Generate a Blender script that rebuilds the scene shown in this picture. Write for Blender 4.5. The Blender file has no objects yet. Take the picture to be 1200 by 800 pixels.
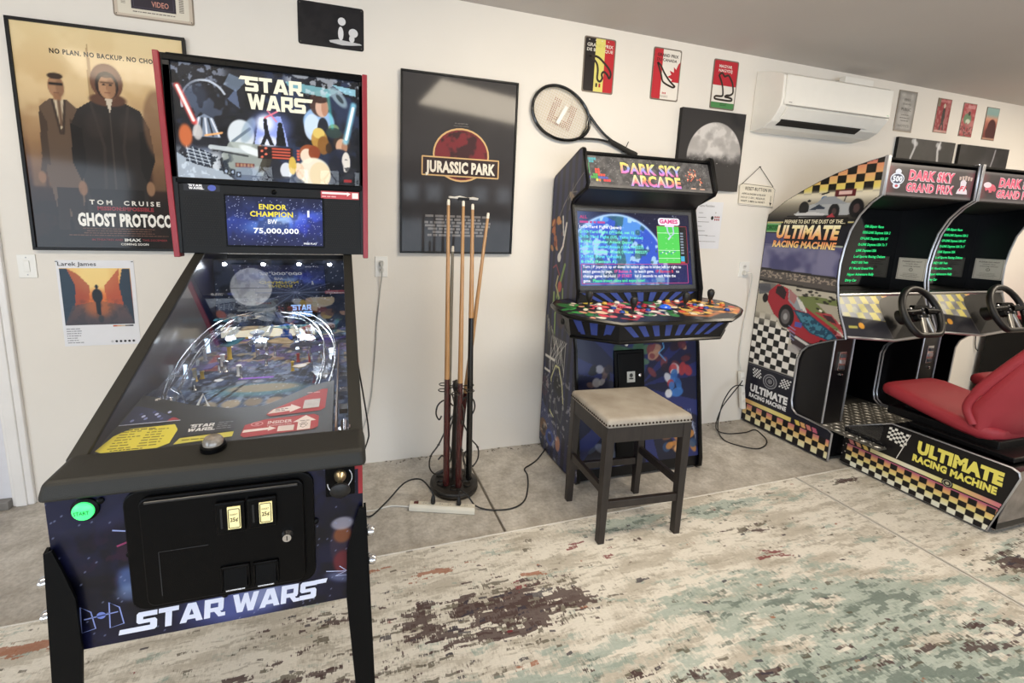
import bpy, bmesh, math, random
import numpy as np
from mathutils import Vector, Matrix

# ------------------------------------------------------------------ camera, light, exposure
sc = bpy.context.scene
COL = sc.collection
F_PX, PITCH, ROLL, YAW, CX, CY = 511.226, 0.157, 0.029, 0.279, 548.2, 345.5
cam_data = bpy.data.cameras.new('camera')
cam = bpy.data.objects.new('camera', cam_data); COL.objects.link(cam)
fwd = Vector((math.sin(YAW)*math.cos(PITCH), math.cos(YAW)*math.cos(PITCH), -math.sin(PITCH)))
r0 = Vector((math.cos(YAW), -math.sin(YAW), 0)); u0 = r0.cross(fwd)
rt = r0*math.cos(ROLL) + u0*math.sin(ROLL); up = -r0*math.sin(ROLL) + u0*math.cos(ROLL)
cam.matrix_world = Matrix(((rt.x, up.x, -fwd.x, 0), (rt.y, up.y, -fwd.y, 0), (rt.z, up.z, -fwd.z, 1.5), (0, 0, 0, 1)))
cam_data.sensor_fit = 'HORIZONTAL'; cam_data.sensor_width = 36.0
cam_data.lens = 36.0*F_PX/1200
cam_data.shift_x = (600-CX)/1200.0
cam_data.shift_y = -(400-CY)/1200.0
cam_data.clip_start = 0.02
sc.camera = cam
vs = sc.view_settings
vs.view_transform = 'Standard'; vs.look = 'None'; vs.gamma = 1.0; vs.use_curve_mapping = False
vs.exposure = 0.06
world = bpy.data.worlds.new('daylight'); sc.world = world; world.use_nodes = True
world.node_tree.nodes['Background'].inputs[0].default_value = (0.75, 0.85, 1.0, 1)
world.node_tree.nodes['Background'].inputs[1].default_value = 1.0

def area_light(name, loc, target, sx, sy, power, color):
    l = bpy.data.lights.new(name, 'AREA'); l.shape = 'RECTANGLE'; l.size = sx; l.size_y = sy
    l.energy = power; l.color = color
    o = bpy.data.objects.new(name, l); COL.objects.link(o); o.location = loc
    o.rotation_euler = (Vector(target)-Vector(loc)).to_track_quat('-Z', 'Y').to_euler()
    return o
# added daylight fill behind and left of the camera, where nothing is open, and the warm room lamps under the ceiling
area_light('daylight_fill', (1.2, -3.70, 0.85), (1.2, 2.6, 0.6), 7.4, 1.5, 130, (0.74, 0.86, 1.0))
area_light('daylight_fill', (-4.0, -1.2, 1.2), (2.0, 1.0, 0.6), 4.0, 2.0, 110, (0.74, 0.86, 1.0))
area_light('ceiling_lamp_light', (-1.3, 0.6, 2.70), (-1.2, 1.2, 0), 1.6, 0.4, 26, (1.0, 0.87, 0.68))
area_light('ceiling_lamp_light', (1.5, 0.9, 2.66), (1.8, 1.7, 0), 1.6, 0.4, 41, (1.0, 0.87, 0.68))
area_light('ceiling_lamp_light', (5.7, 0.8, 2.60), (5.2, 1.2, 0), 1.6, 0.4, 62, (1.0, 0.87, 0.68))

# ------------------------------------------------------------------ materials (all procedural)
def srgb(c):
    c = np.asarray(c, float)
    return np.where(c <= 0.04045, c/12.92, ((c+0.055)/1.055)**2.4)
def hexc(h):
    return tuple(int(h[i:i+2], 16)/255 for i in (0, 2, 4))
def C(c):
    return hexc(c) if isinstance(c, str) else c
MATS = {}
def mat(name, col, rough=0.5, metal=0.0, emit=0.0, noise=0.0, nscale=20.0, bump=0.0, bscale=200.0, trans=0.0, spec=0.5, col2=None, stretch=None, coat=0.0, detail=4.0):
    if name in MATS: return MATS[name]
    m = bpy.data.materials.new(name); m.use_nodes = True
    nt = m.node_tree; b = nt.nodes['Principled BSDF']
    c = tuple(srgb(C(col))) + (1,)
    b.inputs['Base Color'].default_value = c
    b.inputs['Roughness'].default_value = rough; b.inputs['Metallic'].default_value = metal
    b.inputs['Specular IOR Level'].default_value = spec
    b.inputs['Coat Weight'].default_value = coat
    if trans: b.inputs['Transmission Weight'].default_value = trans
    if emit:
        b.inputs['Emission Color'].default_value = c; b.inputs['Emission Strength'].default_value = emit
    tc = nt.nodes.new('ShaderNodeTexCoord'); mp = nt.nodes.new('ShaderNodeMapping')
    nt.links.new(tc.outputs['Object'], mp.inputs[0])
    if stretch: mp.inputs['Scale'].default_value = stretch
    if noise or col2:
        n = nt.nodes.new('ShaderNodeTexNoise'); n.inputs['Scale'].default_value = nscale; n.inputs['Detail'].default_value = detail
        nt.links.new(mp.outputs[0], n.inputs['Vector'])
        r = nt.nodes.new('ShaderNodeValToRGB')
        r.color_ramp.elements[0].position = 0.32; r.color_ramp.elements[1].position = 0.68
        if col2: d = tuple(srgb(C(col2))) + (1,)
        else: d = tuple(np.array(c[:3])*(1-noise)) + (1,)
        r.color_ramp.elements[0].color = d; r.color_ramp.elements[1].color = c
        nt.links.new(n.outputs['Fac'], r.inputs[0]); nt.links.new(r.outputs[0], b.inputs['Base Color'])
    if bump:
        n2 = nt.nodes.new('ShaderNodeTexNoise'); n2.inputs['Scale'].default_value = bscale; n2.inputs['Detail'].default_value = 3
        nt.links.new(mp.outputs[0], n2.inputs['Vector'])
        bp = nt.nodes.new('ShaderNodeBump'); bp.inputs['Strength'].default_value = bump; bp.inputs['Distance'].default_value = 0.004
        nt.links.new(n2.outputs['Fac'], bp.inputs['Height']); nt.links.new(bp.outputs[0], b.inputs['Normal'])
    MATS[name] = m
    return m
def print_mat(name, rough=0.5, emit=0.0, base=1.0, spec=0.5, coat=0.0):
    """flat print: the colour comes from the mesh's own colour attribute, with a fine paper grain"""
    if name in MATS: return MATS[name]
    m = bpy.data.materials.new(name); m.use_nodes = True
    nt = m.node_tree; b = nt.nodes['Principled BSDF']
    a = nt.nodes.new('ShaderNodeAttribute'); a.attribute_name = 'ink'
    mx = nt.nodes.new('ShaderNodeMix'); mx.data_type = 'RGBA'; mx.blend_type = 'MULTIPLY'; mx.inputs[0].default_value = 1.0
    g = nt.nodes.new('ShaderNodeTexNoise'); g.inputs['Scale'].default_value = 300
    mr = nt.nodes.new('ShaderNodeMapRange'); mr.inputs[3].default_value = 0.92*base; mr.inputs[4].default_value = 1.02*base
    nt.links.new(g.outputs['Fac'], mr.inputs[0])
    nt.links.new(a.outputs['Color'], mx.inputs[6]); nt.links.new(mr.outputs[0], mx.inputs[7])
    nt.links.new(mx.outputs[2], b.inputs['Base Color'])
    b.inputs['Roughness'].default_value = rough; b.inputs['Specular IOR Level'].default_value = spec
    b.inputs['Coat Weight'].default_value = coat; b.inputs['Coat Roughness'].default_value = 0.08
    if emit:
        nt.links.new(a.outputs['Color'], b.inputs['Emission Color']); b.inputs['Emission Strength'].default_value = emit
    MATS[name] = m
    return m
P_MATT = print_mat('matt_print', 0.55)
P_GLOSS = print_mat('gloss_print', 0.32, coat=0.12, spec=.3)
P_POSTER = print_mat('poster_behind_glazing', 0.6, coat=0.5, spec=.2)
P_SCREEN = print_mat('lit_screen', 0.3, emit=1.15, base=0.03, spec=.2)
P_LIT = print_mat('backlit_print', 0.3, emit=0.6, base=0.5)
P_BACKGLASS = print_mat('backlit_glass_print', 0.4, emit=1.05, base=0.1, spec=.2)

def glass_mat(name, tint=(1, 1, 1), refl=1.0, rough=0.02):
    m = bpy.data.materials.new(name); m.use_nodes = True
    nt = m.node_tree; nt.nodes.clear()
    o = nt.nodes.new('ShaderNodeOutputMaterial'); t = nt.nodes.new('ShaderNodeBsdfTransparent'); g = nt.nodes.new('ShaderNodeBsdfGlossy')
    t.inputs[0].default_value = tint + (1,); g.inputs['Roughness'].default_value = rough
    fr = nt.nodes.new('ShaderNodeLayerWeight'); fr.inputs[0].default_value = 0.5
    pw = nt.nodes.new('ShaderNodeMath'); pw.operation = 'POWER'; pw.inputs[1].default_value = 5.0
    ml = nt.nodes.new('ShaderNodeMath'); ml.operation = 'MULTIPLY_ADD'; ml.inputs[1].default_value = .9*refl; ml.inputs[2].default_value = .035*refl; ml.use_clamp = True
    mx = nt.nodes.new('ShaderNodeMixShader')
    nt.links.new(fr.outputs['Facing'], pw.inputs[0]); nt.links.new(pw.outputs[0], ml.inputs[0]); nt.links.new(ml.outputs[0], mx.inputs[0])
    nt.links.new(t.outputs[0], mx.inputs[1]); nt.links.new(g.outputs[0], mx.inputs[2]); nt.links.new(mx.outputs[0], o.inputs[0])
    MATS[name] = m
    return m
GLASS = glass_mat('clear_glass')
PF_GLASS = glass_mat('playfield_glass_sheet', refl=4.5)
CLEAR = glass_mat('clear_plastic', (0.9, 0.93, 0.97), 1.6, 0.05)

WALLM = mat('painted_drywall', 'e9e3da', 0.75, noise=0.05, nscale=1.3, bump=0.12, bscale=60)
WHITE_PAINT = mat('white_gloss_paint', 'ece9e6', 0.35, noise=0.06, nscale=6)
BLK = mat('black_laminate', '08080a', 0.4, spec=.3, bump=0.05, bscale=400)
BLK_GRAIN = mat('black_textured_coat', '24231f', 0.5, spec=.4, bump=0.25, bscale=700)
BLK_RUB = mat('black_rubber', '111112', 0.5, noise=0.2)
TRIM_BLK = mat('black_edge_trim', '060607', 0.28, spec=.4)
CHROME = mat('chrome', 'd8d8da', 0.18, metal=1.0, noise=0.1)
SILVER_TRIM = mat('silver_edge_trim', 'b9b9bd', 0.3, metal=0.8, noise=0.1)
WHITE_PL = mat('white_plastic', 'eae8e2', 0.35, noise=0.03)
RED_PL = mat('red_painted_steel', '8e2430', 0.35, noise=0.1)

# ------------------------------------------------------------------ objects
def tag(o, label=None, cat=None, group=None, kind=None):
    if label: o['label'] = label
    if cat: o['category'] = cat
    if group: o['group'] = group
    if kind: o['kind'] = kind
    return o
def thing(name, label, cat, loc=(0, 0, 0), group=None):
    o = bpy.data.objects.new(name, None); COL.objects.link(o); o.location = loc; o.empty_display_size = 0.1
    return tag(o, label, cat, group)
def root_loc(p):
    while p is not None and p.parent is not None: p = p.parent
    return np.array(p.location) if p is not None else np.zeros(3)
def link(name, me, parent=None):
    o = bpy.data.objects.new(name, me); COL.objects.link(o)
    if parent: o.parent = parent
    return o

class G:
    """collects world-space geometry for ONE part"""
    def __init__(s): s.v = []; s.f = []; s.sm = []
    def add(s, vs_, fs, smooth=False):
        n = len(s.v); s.v += [tuple(map(float, p)) for p in vs_]
        for f in fs: s.f.append([i+n for i in f]); s.sm.append(smooth)
        return s
    def box(s, x0, x1, y0, y1, z0, z1):
        v = [(x, y, z) for z in (z0, z1) for y in (y0, y1) for x in (x0, x1)]
        return s.add(v, [(0, 2, 3, 1), (4, 5, 7, 6), (0, 1, 5, 4), (2, 6, 7, 3), (0, 4, 6, 2), (1, 3, 7, 5)])
    def hexa(s, b, t):
        """bottom quad b (counter-clockwise from above) and top quad t"""
        return s.add(list(b)+list(t), [(3, 2, 1, 0), (4, 5, 6, 7), (0, 1, 5, 4), (1, 2, 6, 5), (2, 3, 7, 6), (3, 0, 4, 7)])
    def prism(s, pts, a, b, axis):
        """polygon pts extruded between a and b along axis ('x': pts=(y,z), 'y': pts=(x,z), 'z': pts=(x,y))"""
        def P(p, t): return {'x': (t, p[0], p[1]), 'y': (p[0], t, p[1]), 'z': (p[0], p[1], t)}[axis]
        n = len(pts); v = [P(p, a) for p in pts]+[P(p, b) for p in pts]
        f = [tuple(range(n))[::-1], tuple(range(n, 2*n))]+[(i, (i+1) % n, n+(i+1) % n, n+i) for i in range(n)]
        return s.add(v, f)
    def tube(s, path, r, n=8, closed=False):
        P = [Vector(p) for p in path]; m = len(P)
        R = r if hasattr(r, '__len__') else [r]*m
        prev = None; vs_ = []
        for i, p in enumerate(P):
            if closed: d = P[(i+1) % m]-P[i-1]
            else: d = P[min(i+1, m-1)]-P[max(i-1, 0)]
            d.normalize()
            if prev is None:
                a = Vector((0, 0, 1)) if abs(d.z) < 0.9 else Vector((1, 0, 0)); x = d.cross(a).normalized()
            else:
                x = (prev - d*prev.dot(d)).normalized()
            prev = x; y = d.cross(x)
            for k in range(n):
                t = 2*math.pi*k/n; vs_.append(p+(x*math.cos(t)+y*math.sin(t))*R[i])
        fs = []
        for i in range(m if closed else m-1):
            j = (i+1) % m
            for k in range(n):
                fs.append((i*n+k, i*n+(k+1) % n, j*n+(k+1) % n, j*n+k))
        if not closed: fs += [tuple(range(n))[::-1], tuple(range((m-1)*n, m*n))]
        return s.add(vs_, fs, True)
    def lathe(s, c, prof, n=24, axis=(0, 0, 1)):
        """prof: (radius, height along axis)"""
        ax = Vector(axis).normalized(); a = Vector((0, 0, 1)) if abs(ax.z) < 0.9 else Vector((1, 0, 0))
        x = a.cross(ax).normalized(); y = ax.cross(x); c = Vector(c); vs_ = []
        for (r, h) in prof:
            for k in range(n):
                t = 2*math.pi*k/n; vs_.append(c+ax*h+(x*math.cos(t)+y*math.sin(t))*max(r, 1e-5))
        m = len(prof); fs = [(i*n+k, i*n+(k+1) % n, (i+1)*n+(k+1) % n, (i+1)*n+k) for i in range(m-1) for k in range(n)]
        fs += [tuple(range(n))[::-1], tuple(range((m-1)*n, m*n))]
        return s.add(vs_, fs, True)
    def loft(s, rings, smooth=True, caps=True):
        n = len(rings[0]); m = len(rings); vs_ = [p for r in rings for p in r]
        fs = [(i*n+k, i*n+(k+1) % n, (i+1)*n+(k+1) % n, (i+1)*n+k) for i in range(m-1) for k in range(n)]
        if caps: fs += [tuple(range(n))[::-1], tuple(range((m-1)*n, m*n))]
        return s.add(vs_, fs, smooth)
    def build(s, name, m, parent=None, bevel=0.0, subsurf=0, seg=2, label=None):
        o3 = root_loc(parent)
        me = bpy.data.meshes.new(name)
        v = np.array(s.v)-o3
        me.from_pydata([tuple(p) for p in v], [], s.f)
        me.polygons.foreach_set('use_smooth', s.sm)
        bm = bmesh.new(); bm.from_mesh(me); bmesh.ops.recalc_face_normals(bm, faces=bm.faces); bm.to_mesh(me); bm.free()
        me.materials.append(m)
        o = link(name, me, parent)
        if bevel:
            b = o.modifiers.new('bevel', 'BEVEL'); b.width = bevel; b.segments = seg; b.limit_method = 'ANGLE'; b.angle_limit = math.radians(35)
        if subsurf:
            b = o.modifiers.new('smooth', 'SUBSURF'); b.levels = subsurf; b.render_levels = subsurf
        if any(s.sm) and not subsurf:
            try: me.set_sharp_from_angle(angle=math.radians(45))
            except Exception: pass
        if label: o['label'] = label
        return o

# ------------------------------------------------------------------ flat print: painted grids and lettering
class Frame:
    """a surface patch: (x, y) in metres -> a point in the scene"""
    def __init__(s, o, u, v, fn=None):
        s.o = np.array(o, float); s.u = np.array(u, float); s.v = np.array(v, float)
        s.u /= np.linalg.norm(s.u); s.v /= np.linalg.norm(s.v); s.n = np.cross(s.u, s.v); s.fn = fn
    def __call__(s, x, y, lift=0.0):
        x = np.asarray(x, float); y = np.asarray(y, float)
        if s.fn is not None: p = s.fn(x, y)
        else: p = s.o+x[..., None]*s.u+y[..., None]*s.v
        return p+s.n*lift
def wall_frame(x, z, y): return Frame((x, y, z), (1, 0, 0), (0, 0, 1))
def smooth01(t): t = np.clip(t, 0, 1); return t*t*(3-2*t)
class Canvas:
    def __init__(s, w, h, res, col='000000'):
        s.w, s.h = w, h; s.nx = max(2, int(round(w/res))+1); s.ny = max(2, int(round(h/res))+1)
        s.X, s.Y = np.meshgrid(np.linspace(0, w, s.nx), np.linspace(0, h, s.ny)); s.a = np.zeros((s.ny, s.nx, 3))+np.array(C(col)); s.res = res
        s.mask = None
    def mix(s, m, col, al=1.0):
        m = (np.clip(m, 0, 1)*al)[..., None]; s.a = s.a*(1-m)+np.array(C(col))*m if not isinstance(col, np.ndarray) or col.ndim == 1 else s.a*(1-m)+col*m
        return s
    def grad(s, stops, axis='y', mask=None, al=1.0):
        t = (s.Y/s.h) if axis == 'y' else (s.X/s.w)
        ps = [p for p, _ in stops]; cs = np.array([C(c) for _, c in stops])
        col = np.stack([np.interp(t, ps, cs[:, k]) for k in range(3)], -1)
        m = (np.ones_like(t) if mask is None else mask)*al
        s.a = s.a*(1-m[..., None])+col*m[..., None]; return s
    def inpoly(s, pts):
        ins = np.zeros(s.X.shape, bool); n = len(pts)
        for i in range(n):
            (x1, y1), (x2, y2) = pts[i], pts[(i+1) % n]
            if y1 == y2: continue
            c = ((y1 > s.Y) != (y2 > s.Y)) & (s.X < (x2-x1)*(s.Y-y1)/(y2-y1)+x1)
            ins ^= c
        return ins.astype(float)
    def poly(s, pts, col, al=1.0): return s.mix(s.inpoly(pts), col, al)
    def rect(s, x0, y0, x1, y1, col, al=1.0, soft=0):
        sf = soft or s.res*0.5
        m = smooth01((s.X-x0)/sf+.5)*smooth01((x1-s.X)/sf+.5)*smooth01((s.Y-y0)/sf+.5)*smooth01((y1-s.Y)/sf+.5)
        return s.mix(m, col, al)
    def ell(s, x, y, rx, ry, col, al=1.0, soft=0.12, rot=0):
        dx, dy = s.X-x, s.Y-y; c, q = math.cos(rot), math.sin(rot)
        d = np.hypot((dx*c+dy*q)/rx, (-dx*q+dy*c)/ry)
        return s.mix(smooth01((1-d)/soft+.5), col, al)
    def line(s, pts, w, col, al=1.0, soft=None):
        sf = soft or s.res
        D = np.full(s.X.shape, 1e9)
        for (x1, y1), (x2, y2) in zip(pts[:-1], pts[1:]):
            dx, dy = x2-x1, y2-y1; L = dx*dx+dy*dy+1e-12
            t = np.clip(((s.X-x1)*dx+(s.Y-y1)*dy)/L, 0, 1); D = np.minimum(D, np.hypot(s.X-x1-t*dx, s.Y-y1-t*dy))
        return s.mix(smooth01((w/2-D)/sf+.5), col, al)
    def noise(s, scale, seed, octaves=3, sx=1.0, sy=1.0):
        rg = np.random.RandomState(seed); out = 0; amp = 1; tot = 0
        for o in range(octaves):
            g = rg.rand(64, 64); x = (s.X*sx/scale*(2**o)) % 63; y = (s.Y*sy/scale*(2**o)) % 63
            xi, yi = x.astype(int), y.astype(int); fx, fy = smooth01(x-xi), smooth01(y-yi)
            v = g[yi, xi]*(1-fx)*(1-fy)+g[yi, xi+1]*fx*(1-fy)+g[yi+1, xi]*(1-fx)*fy+g[yi+1, xi+1]*fx*fy
            out = out+v*amp; tot += amp; amp *= .55
        return out/tot
    def blotch(s, scale, seed, thr, col, al=1.0, soft=0.08, mask=None, sx=1, sy=1):
        m = smooth01((s.noise(scale, seed, 3, sx, sy)-thr)/soft+.5)
        if mask is not None: m = m*mask
        return s.mix(m, col, al)
    def checker(s, x0, y0, x1, y1, cell, c1, c2, al=1.0, mask=None, c2fn=None):
        k = (np.floor((s.X-x0)/cell)+np.floor((s.Y-y0)/cell)) % 2
        m = ((s.X >= x0) & (s.X <= x1) & (s.Y >= y0) & (s.Y <= y1)).astype(float)
        if mask is not None: m = m*mask
        s.mix(m*(k == 0), c1, al)
        if c2 is not None: s.mix(m*(k == 1), c2, al)
        return s
    def specks(s, n, seed, col, r=0.002, mask_box=None):
        rg = random.Random(seed)
        for i in range(n):
            x, y = rg.random()*s.w, rg.random()*s.h
            if mask_box and not (mask_box[0] < x < mask_box[2] and mask_box[1] < y < mask_box[3]): continue
            xi, yi = int(x/s.w*(s.nx-1)), int(y/s.h*(s.ny-1)); s.a[yi, xi] = s.a[yi, xi]*.25+np.array(C(col))*.75
        return s
    def build(s, name, frame, m, parent=None, lift=0.0004, clip=None, label=None):
        P = frame(s.X, s.Y, lift).reshape(-1, 3)-root_loc(parent)
        nx, ny = s.nx, s.ny
        idx = np.arange(nx*ny).reshape(ny, nx)
        q = np.stack([idx[:-1, :-1], idx[:-1, 1:], idx[1:, 1:], idx[1:, :-1]], -1).reshape(-1, 4)
        if clip is not None:
            k = clip if isinstance(clip, np.ndarray) else s.inpoly(clip)
            k = k.reshape(-1) > .5; keep = k[q].all(1); q = q[keep]
        me = bpy.data.meshes.new(name)
        me.vertices.add(len(P)); me.vertices.foreach_set('co', P.astype(np.float32).ravel())
        me.loops.add(q.size); me.loops.foreach_set('vertex_index', q.astype(np.int32).ravel())
        me.polygons.add(len(q)); me.polygons.foreach_set('loop_start', np.arange(0, q.size, 4, dtype=np.int32))
        try: me.polygons.foreach_set('loop_total', np.full(len(q), 4, dtype=np.int32))
        except Exception: pass
        me.update(calc_edges=True); me.validate()
        ca = me.color_attributes.new('ink', 'FLOAT_COLOR', 'POINT')
        c = np.ones((len(P), 4), np.float32); c[:, :3] = srgb(np.clip(s.a, 0, 1)).reshape(-1, 3)
        ca.data.foreach_set('color', c.ravel())
        me.materials.append(m)
        o = link(name, me, parent)
        if label: o['label'] = label
        return o

_tc = {}
def glyphs(txt, bold=0.0, shear=0.0, spacing=1.0):
    spacing = spacing+bold*1.3
    key = (txt, bold, shear, spacing)
    if key in _tc: return _tc[key]
    cu = bpy.data.curves.new('t', 'FONT'); cu.body = txt; cu.size = 1; cu.offset = bold; cu.shear = shear; cu.resolution_u = 2
    cu.space_character = spacing; cu.fill_mode = 'FRONT' if hasattr(cu, 'fill_mode') else cu.fill_mode
    ob = bpy.data.objects.new('t', cu); COL.objects.link(ob)
    dg = bpy.context.evaluated_depsgraph_get(); me = bpy.data.meshes.new_from_object(ob.evaluated_get(dg))
    v = np.array([tuple(p.co)[:2] for p in me.vertices]).reshape(-1, 2); f = [tuple(p.vertices) for p in me.polygons]
    bpy.data.objects.remove(ob); bpy.data.curves.remove(cu); bpy.data.meshes.remove(me)
    # connected letters get their own hair-thin layer so that touching bold letters never share a plane
    par = list(range(len(v)))
    def find(i):
        while par[i] != i: par[i] = par[par[i]]; i = par[i]
        return i
    for q in f:
        for i in q[1:]: par[find(i)] = find(q[0])
    roots = {}; comp = np.array([roots.setdefault(find(i), len(roots)) for i in range(len(v))]) if len(v) else np.zeros(0, int)
    _tc[key] = (v, f, comp); return v, f, comp
LOGO = {  # heavy square-cut letters on a unit height, as polygons
 'S': (0.95, [[(0, 0), (.85, 0), (.95, .1), (.95, .26), (0, .26)], [(.63, .26), (.95, .26), (.95, .48), (.85, .60), (.63, .60)], [(.30, .40), (.63, .40), (.63, .60), (.30, .60)], [(0, .50), (.10, .40), (.30, .40), (.30, .74), (0, .74)], [(0, .74), (.95, .74), (.95, 1), (.10, 1), (0, .90)]]),
 'T': (0.95, [[(.0, .76), (.95, .76), (.95, 1), (0, 1)], [(.32, 0), (.63, 0), (.63, .76), (.32, .76)]]),
 'A': (1.12, [[(0, 0), (.32, 0), (.56, .70), (.56, 1), (.36, 1)], [(.80, 0), (1.12, 0), (.76, 1), (.56, 1), (.56, .70)], [(.37, .15), (.75, .15), (.67, .38), (.45, .38)]]),
 'R': (1.0, [[(0, 0), (.3, 0), (.3, 1), (0, 1)], [(.3, .76), (.95, .76), (.95, 1), (.3, 1)], [(.68, .42), (.95, .42), (.95, .76), (.68, .76)], [(.3, .3), (.9, .3), (.95, .42), (.95, .52), (.3, .52)], [(.5, .3), (.72, 0), (1.05, 0), (1.05, .2), (.86, .2), (.76, .34)]]),
 'W': (1.4, [[(0, 1), (.30, 1), (.44, .45), (.44, 0), (.26, 0)], [(.44, 0), (.56, 0), (.70, .50), (.70, 1), (.60, 1), (.44, .45)], [(.70, .50), (.84, 0), (.96, 0), (.96, .45), (.80, 1), (.70, 1)], [(.96, 0), (1.14, 0), (1.40, 1), (1.10, 1), (.96, .45)]]),
}
class Decal:
    """flat lettering and marks on a surface, one mesh; every piece lies on its own thin layer"""
    def __init__(s, frame): s.fr = frame; s.V = []; s.F = []; s.Cc = []; s.n = 0
    def _add(s, v, f, col, layer):
        v = np.asarray(v, float).reshape(-1, 2)
        if len(v) == 0: return s
        if isinstance(col, list):
            y = v[:, 1]; t = (y-y.min())/(np.ptp(y)+1e-9); ps = np.linspace(0, 1, len(col)); cs = np.array([C(c) for c in col])
            c = np.stack([np.interp(t, ps, cs[:, k]) for k in range(3)], -1)
        else: c = np.tile(np.array(C(col)), (len(v), 1))
        lay = np.zeros(len(v))+layer; s.V.append(s.fr(v[:, 0], v[:, 1])+s.fr.n*(0.0008+0.00035*lay)[:, None]); s.Cc.append(c)
        s.F += [tuple(i+s.n for i in q) for q in f]; s.n += len(v); return s
    def text(s, t, x, y, size, col, align='l', bold=0.0, shear=0.0, w=None, h=None, layer=1, spacing=1.0, rot=0.0, flip=False, out=None, outc='ffffff'):
        if out:
            s.text(t, x, y, size, outc, align, bold+out, shear, w, h, layer-1, spacing, rot, flip)
        v, f, comp = glyphs(t, bold, shear, spacing)
        if len(v) == 0: return s
        v = v.copy(); x0, x1 = v[:, 0].min(), v[:, 0].max()
        v[:, 0] -= x0
        sx = size; sy = size
        if w: sx = w/(x1-x0)
        if h: sy = h/0.72
        v[:, 0] *= sx; v[:, 1] *= sy; L = (x1-x0)*sx
        if align == 'c': v[:, 0] -= L/2
        if align == 'r': v[:, 0] -= L
        if flip: v = -v; f = f
        if rot:
            c, q = math.cos(rot), math.sin(rot); v = np.stack([v[:, 0]*c-v[:, 1]*q, v[:, 0]*q+v[:, 1]*c], -1)
        v += np.array([x, y]); return s._add(v, f, col, layer+(comp % 3)*.2)
    def poly(s, pts, col, layer=0): return s._add(pts, [tuple(range(len(pts)))], col, layer)
    def rect(s, x0, y0, x1, y1, col, layer=0): return s.poly([(x0, y0), (x1, y0), (x1, y1), (x0, y1)], col, layer)
    def disc(s, x, y, rx, ry, col, layer=0, n=28): return s.poly([(x+rx*math.cos(2*math.pi*i/n), y+ry*math.sin(2*math.pi*i/n)) for i in range(n)], col, layer)
    def ring(s, x, y, rx, ry, w, col, layer=0, a0=0, a1=360, n=32):
        v = []; f = []
        for i in range(n+1):
            t = math.radians(a0+(a1-a0)*i/n); v += [(x+(rx-w/2)*math.cos(t), y+(ry-w/2)*math.sin(t)), (x+(rx+w/2)*math.cos(t), y+(ry+w/2)*math.sin(t))]
        f = [(2*i, 2*i+1, 2*i+3, 2*i+2) for i in range(n)]
        return s._add(v, f, col, layer)
    def line(s, pts, w, col, layer=0, closed=False):
        P = [np.array(p, float) for p in pts]; n = len(P); v = []; f = []
        for i in range(n):
            a = P[i-1] if (i > 0 or closed) else P[i]; b = P[(i+1) % n] if (i < n-1 or closed) else P[i]
            d = b-a; d = d/(np.linalg.norm(d)+1e-9); nn = np.array([-d[1], d[0]])*w/2
            v += [P[i]-nn, P[i]+nn]
        m = n if closed else n-1
        f = [(2*i, (2*i+2) % (2*n), (2*i+3) % (2*n), 2*i+1) for i in range(m)]
        return s._add(v, f, col, layer)
    def rrect(s, x0, y0, x1, y1, r, w, col, layer=0):
        pts = []
        for cx, cy, a in ((x1-r, y0+r, -90), (x1-r, y1-r, 0), (x0+r, y1-r, 90), (x0+r, y0+r, 180)):
            pts += [(cx+r*math.cos(math.radians(a+k*22.5)), cy+r*math.sin(math.radians(a+k*22.5))) for k in range(5)]
        if w: return s.line(pts, w, col, layer, True)
        return s.poly(pts, col, layer)
    def checks(s, x0, y0, nx, ny, cw, ch, col, layer=0, par=0, skew=0.0):
        for i in range(nx):
            for j in range(ny):
                if (i+j+par) % 2 == 0:
                    a = x0+i*cw; b = y0+j*ch
                    s.poly([(a+skew*(b-y0), b), (a+cw+skew*(b-y0), b), (a+cw+skew*(b+ch-y0), b+ch), (a+skew*(b+ch-y0), b+ch)], col(j) if callable(col) else col, layer)
        return s
    def lines_of_print(s, x0, y0, x1, n, pitch, h, col, seed=0, layer=1, center=False):
        """rows of print too small to read: broken dashes"""
        rg = random.Random(seed)
        for k in range(n):
            L = (x1-x0)*rg.uniform(.6, 1); x = x0+((x1-x0)-L)/2 if center else x0; e = x+L; y = y0-k*pitch
            while x < e-h:
                d = min(rg.uniform(1.2, 5)*h, e-x); s.rect(x, y, x+d, y+h, col, layer); x += d+h*.7
        return s
    def logo(s, word, x, y, w, h, col, layer=1, shear=0.0, tail=None, gap=0.06, curve=None):
        tot = sum(LOGO[c][0] for c in word)+gap*(len(word)-1); k = w/tot; px = 0
        for i, ch in enumerate(word):
            cw, polys = LOGO[ch]
            for pi_, p in enumerate(polys):
                q = [((px+a)*k+shear*b*h+x, y+b*h) for a, b in p]; s.poly(q, col, layer+.25*pi_+.12*(i % 2))
            px += cw+gap
        if tail == 'lt': s.poly([(x-.45*k, y+h*.76), (x+.1*k, y+.76*h), (x+.1*k, y+h), (x-.3*k, y+h)], col, layer-.3)
        if tail == 'lb': s.poly([(x-.80*k, y), (x+.5*k, y), (x+.5*k, y+.26*h), (x-.72*k, y+.26*h)], col, layer-.3)
        if tail == 'rt': s.poly([(x+w-.1*k+shear*h, y+h*.76), (x+w+.5*k+shear*h, y+.76*h), (x+w+.6*k+shear*h, y+h), (x+w-.1*k+shear*h, y+h)], col, layer-.3)
        if tail == 'rb': s.poly([(x+w-.1*k, y), (x+w+.5*k, y), (x+w+.5*k, y+.24*h), (x+w-.1*k, y+.24*h)], col, layer)
        return s
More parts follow.
